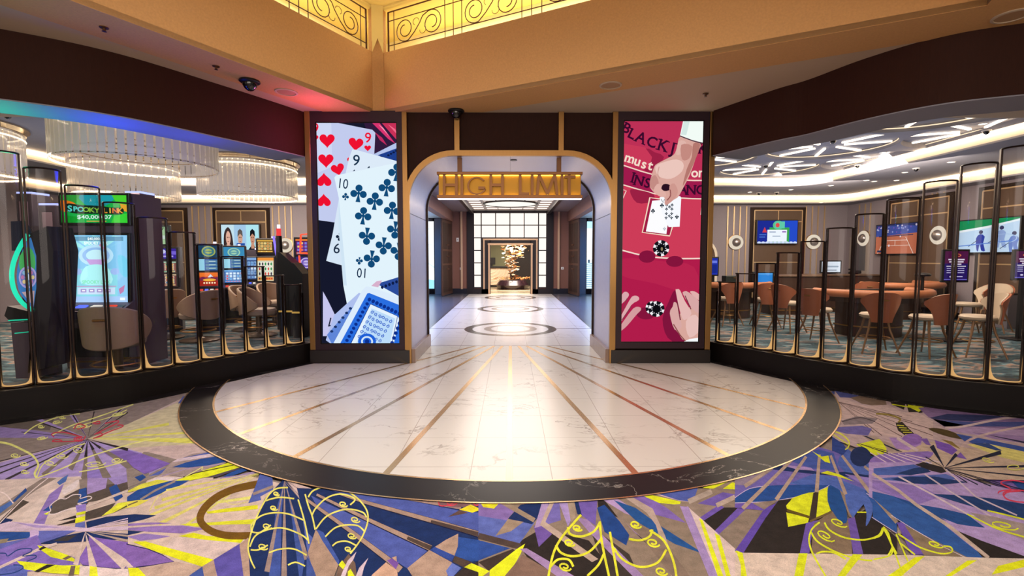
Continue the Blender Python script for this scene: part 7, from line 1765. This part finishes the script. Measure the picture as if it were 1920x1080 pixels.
monitor(1333, 1345, 484, 515, 12.2, .848, blank('2030a0', ((.1, .15, .9, .3, '6878d8'), (.1, .4, .9, .9, '182880'))), 'narrow blue screen on the rear table, at the edge of the display pillar')
def blueback(c): c.rect(0, 0, 1, 1, '2c84d8'); c.rect(0, 0, 1, .2, '4c9ce4')
monitor(1414, 1448, 512, 529, 11.9, .848, blueback, 'bright blue lit screen lying above the rear table, behind a tan chair')
q = aty(1368, 523, 12.0); t = thing('card_shuffler', 'dark card machine box on the left end of the rear table', 'card machine', (q.x, 12.0, .848)); b = MB(); b.box((0, 0, .1), (.3, .25, .2), bev=.015); b.build('box', mat('dark green plastic', '1c2420', .4), t); b = MB(); b.box((.08, -.13, .15), (.08, .01, .02)); b.build('badge', M_BRASS, t)
# black pedestal lamp-like card shoe column
t = thing('table_signal_post', 'black mushroom-topped post on the middle table, left of the portrait screen', 'post', (aty(1729, 540, 9.12).x, 9.12, .848))
b = MB(); b.lathe([(.06, 0), (.03, .03), (.025, .28), (.05, .30)], seg=14); b.build('post', M_BLK, t, smooth=True); b = MB(); b.lathe([(.001, .29), (.12, .30), (.13, .33), (.09, .36), (.001, .37)], seg=20); b.build('cap', M_BLK, t, smooth=True)
def signscr(c):
    c.rect(0, 0, 1, 1, '24145c'); c.rect(0, 0, 1, .42, '4c1440'); c.disc((.5, .14), .2, .06, 'c8704c'); c.disc((.5, .14), .15, .04, '6c2030')
    for k, w in enumerate((.7, .62, .44)): c.rect(.5-w/2, .26+k*.08, .5+w/2, .305+k*.08, 'd8d0e4')
    c.rect(.08, .5, .92, .525, 'f0ecf8')
    for k in range(3): c.rect(.1, .57+k*.075, .34, .595+k*.075, 'b8b4e0'); c.rect(.58, .57+k*.075, .86, .595+k*.075, 'b8b4e0')
    c.disc((.3, .87), .07, .03, 'd0ccf0'); c.rect(.45, .85, .8, .88, 'b8b4e0'); c.rect(0, .95, 1, .97, '7c78e0')
def sign_stand(px0, px1, py0, py1, Y, label):
    a, b_ = aty(px0, py0, Y), aty(px1, py1, Y); w, h = b_.x-a.x, a.z-b_.z
    t = thing('sign_stand', label, 'sign', ((a.x+b_.x)/2, Y, 0)); scr(t, -w/2, w/2, 0, b_.z, a.z, 0, signscr, 1.1)
    b = MB(); b.box((0, .06, b_.z/2), (.06, .05, b_.z)); b.build('pole', M_BLK, t); b = MB(); b.box((0, .06, .015), (.4, .35, .03), bev=.006); b.build('foot', M_BLK, t)
sign_stand(1772, 1812, 471, 526, 8.5, 'portrait screen sign on a black stand beside the middle table'); sign_stand(1905, 1944, 471, 522, 8.6, 'portrait screen sign on a black stand, cut by the right picture edge')
q = onz(1890, 590, 0); t = thing('waste_bin', 'grey waste cabinet standing by the right side wall', 'bin', (10.6, 10.15, 0)); b = MB(); b.box((0, 0, .36), (.34, .34, .72), bev=.01); b.build('body', mat('grey laminate', '77727a', .4), t); b = MB(); b.box((0, 0, .735), (.36, .36, .03), bev=.006); b.build('lid', M_BLK, t)
q = aty(1620, 519, 12.9); t = thing('telephone', 'black telephone on the pit counter near the side wall door', 'telephone', (9.6, 13.35, 1.046)); b = MB(); b.box((0, 0, .04), (.22, .22, .08), rx=R(-12), bev=.01); b.build('base', M_BLK, t); b = MB(); b.box((-.08, 0, .12), (.06, .24, .05), bev=.015); b.build('handset', M_BLK, t)
# ------------------------------------------------------------------ light
w = bpy.data.worlds.new('world'); sc.world = w; w.use_nodes = True
bg = w.node_tree.nodes['Background']; bg.inputs[0].default_value = (*lin('ffeedd'), 1); bg.inputs[1].default_value = .35
# hall: downlights of the coffer, and unseen fill lamps added behind the photographer
Cc = C0+DL*3.2+DR*3.0
light('AREA', 'coffer light', (Cc.x, Cc.y, 4.9), 125, 'fff6ee', 4.0, rot=(0, 0, math.atan2(DR.y, DR.x)), sizey=4.0, spread=R(130))
light('AREA', 'rear hall fill', (0, -1.5, 3.5), 150, 'fff4ec', 9.0, look=(0, 1.0, 0), sizey=3)
light('AREA', 'rear frontal fill', (0, -3.6, 2.2), 190, 'ffeedd', 9.0, look=(0, 6, 3.0), sizey=2.5)  # added to brighten the fascia and pillar fronts
# niche lights behind the railings
for d, n, L_ in ((DL, NL, LL), (DR, NR, LR)):
    c_ = C0+d*L_*.45+n*.42
    light('AREA', 'niche light', (c_.x, c_.y, 4.88), 58, 'fff0cc', L_*.85, rot=(0, 0, math.atan2(d.y, d.x)), sizey=.5)
# room lights, with unseen lamps added to brighten the walls
for x, y in ((-6.5, 7.2), (-6.0, 11.3), (-9, 9)): light('AREA', 'slot hall ceiling light', (x, y, 2.85), 110, 'ffead4', 1.8)
light('AREA', 'slot hall wall fill', (-7.0, 12.3, 3.2), 210, 'ffeeda', 2.0, look=(-7.5, 15.6, 1.6))
for x, y in ((6.0, 7.4), (6.0, 10.5)): light('AREA', 'table hall ceiling light', (x, y, 3.3), 110, 'ffeeda', 2.4)
light('AREA', 'table hall wall fill', (7.8, 12.2, 3.3), 130, 'ffeeda', 2.0, look=(8.6, 15.6, 1.6)); light('AREA', 'table hall wall fill', (8.0, 10.0, 3.3), 130, 'ffeeda', 2.0, look=(10.9, 11.5, 1.6))
for x, y in ((-6.2, 9.5), (6.2, 10.0)): light('AREA', 'ceiling bounce light', (x, y, 2.0), 40, 'dfe6ff', 4.0, rot=(R(180), 0, 0))
light('AREA', 'corridor ceiling light', (0, 13.5, 3.38), 300, 'fff0e4', 2.6, sizey=9)
for s in (-1, 1):
    light('AREA', 'lobby blue light', (s*4.6, 18.0, 3.0), 160, '4aa8ff', 1.6, look=(s*1.6, 15, 0))
    light('AREA', 'corridor blue fill', (s*2.9, 12.5, 1.5), 90, '5ca4ff', 6.0, look=(0, 12.5, 1.3), sizey=2.2)  # added blue lamp; no screen stands on this corridor wall
for s in (-1, 1): light('AREA', 'side floor blue fill', (s*2.68, 12.6, 2.93), 90, '1c84ff', .4, rot=(0, 0, 0), sizey=8.5, spread=R(70))  # unseen lamp added to turn the side floor blue
light('AREA', 'reception light', (.3, 22.0, 2.5), 520, 'fff0dc', 2.0)
# coloured lights of the slot floor
light('POINT', 'magenta soffit fill', (-2.5, 6.3, 3.08), 12, 'ff58b4', .1)  # bodiless lamp added to throw a pink glow on the soffit
light('POINT', 'blue slot top light', (-4.15, 5.1, 2.45), 24, '0c34ff', .2)
light('POINT', 'blue slot top light', (-3.7, 5.75, 2.45), 10, '2840ff', .2)
light('POINT', 'green slot top light', (-4.9, 4.65, 2.45), 18, '20e0a0', .15)
# ------------------------------------------------------------------ render look
sc.view_settings.view_transform = 'Standard'; sc.view_settings.look = 'None'; sc.view_settings.gamma = 1; sc.view_settings.use_curve_mapping = False
sc.view_settings.exposure = 0.0
cy = sc.cycles
cy.max_bounces = 6; cy.diffuse_bounces = 3; cy.glossy_bounces = 3; cy.transmission_bounces = 4; cy.transparent_max_bounces = 24
cy.caustics_reflective = False; cy.caustics_refractive = False; cy.sample_clamp_indirect = 4; cy.use_light_tree = True
cy.use_denoising = True; cy.use_adaptive_sampling = True; cy.adaptive_threshold = .02
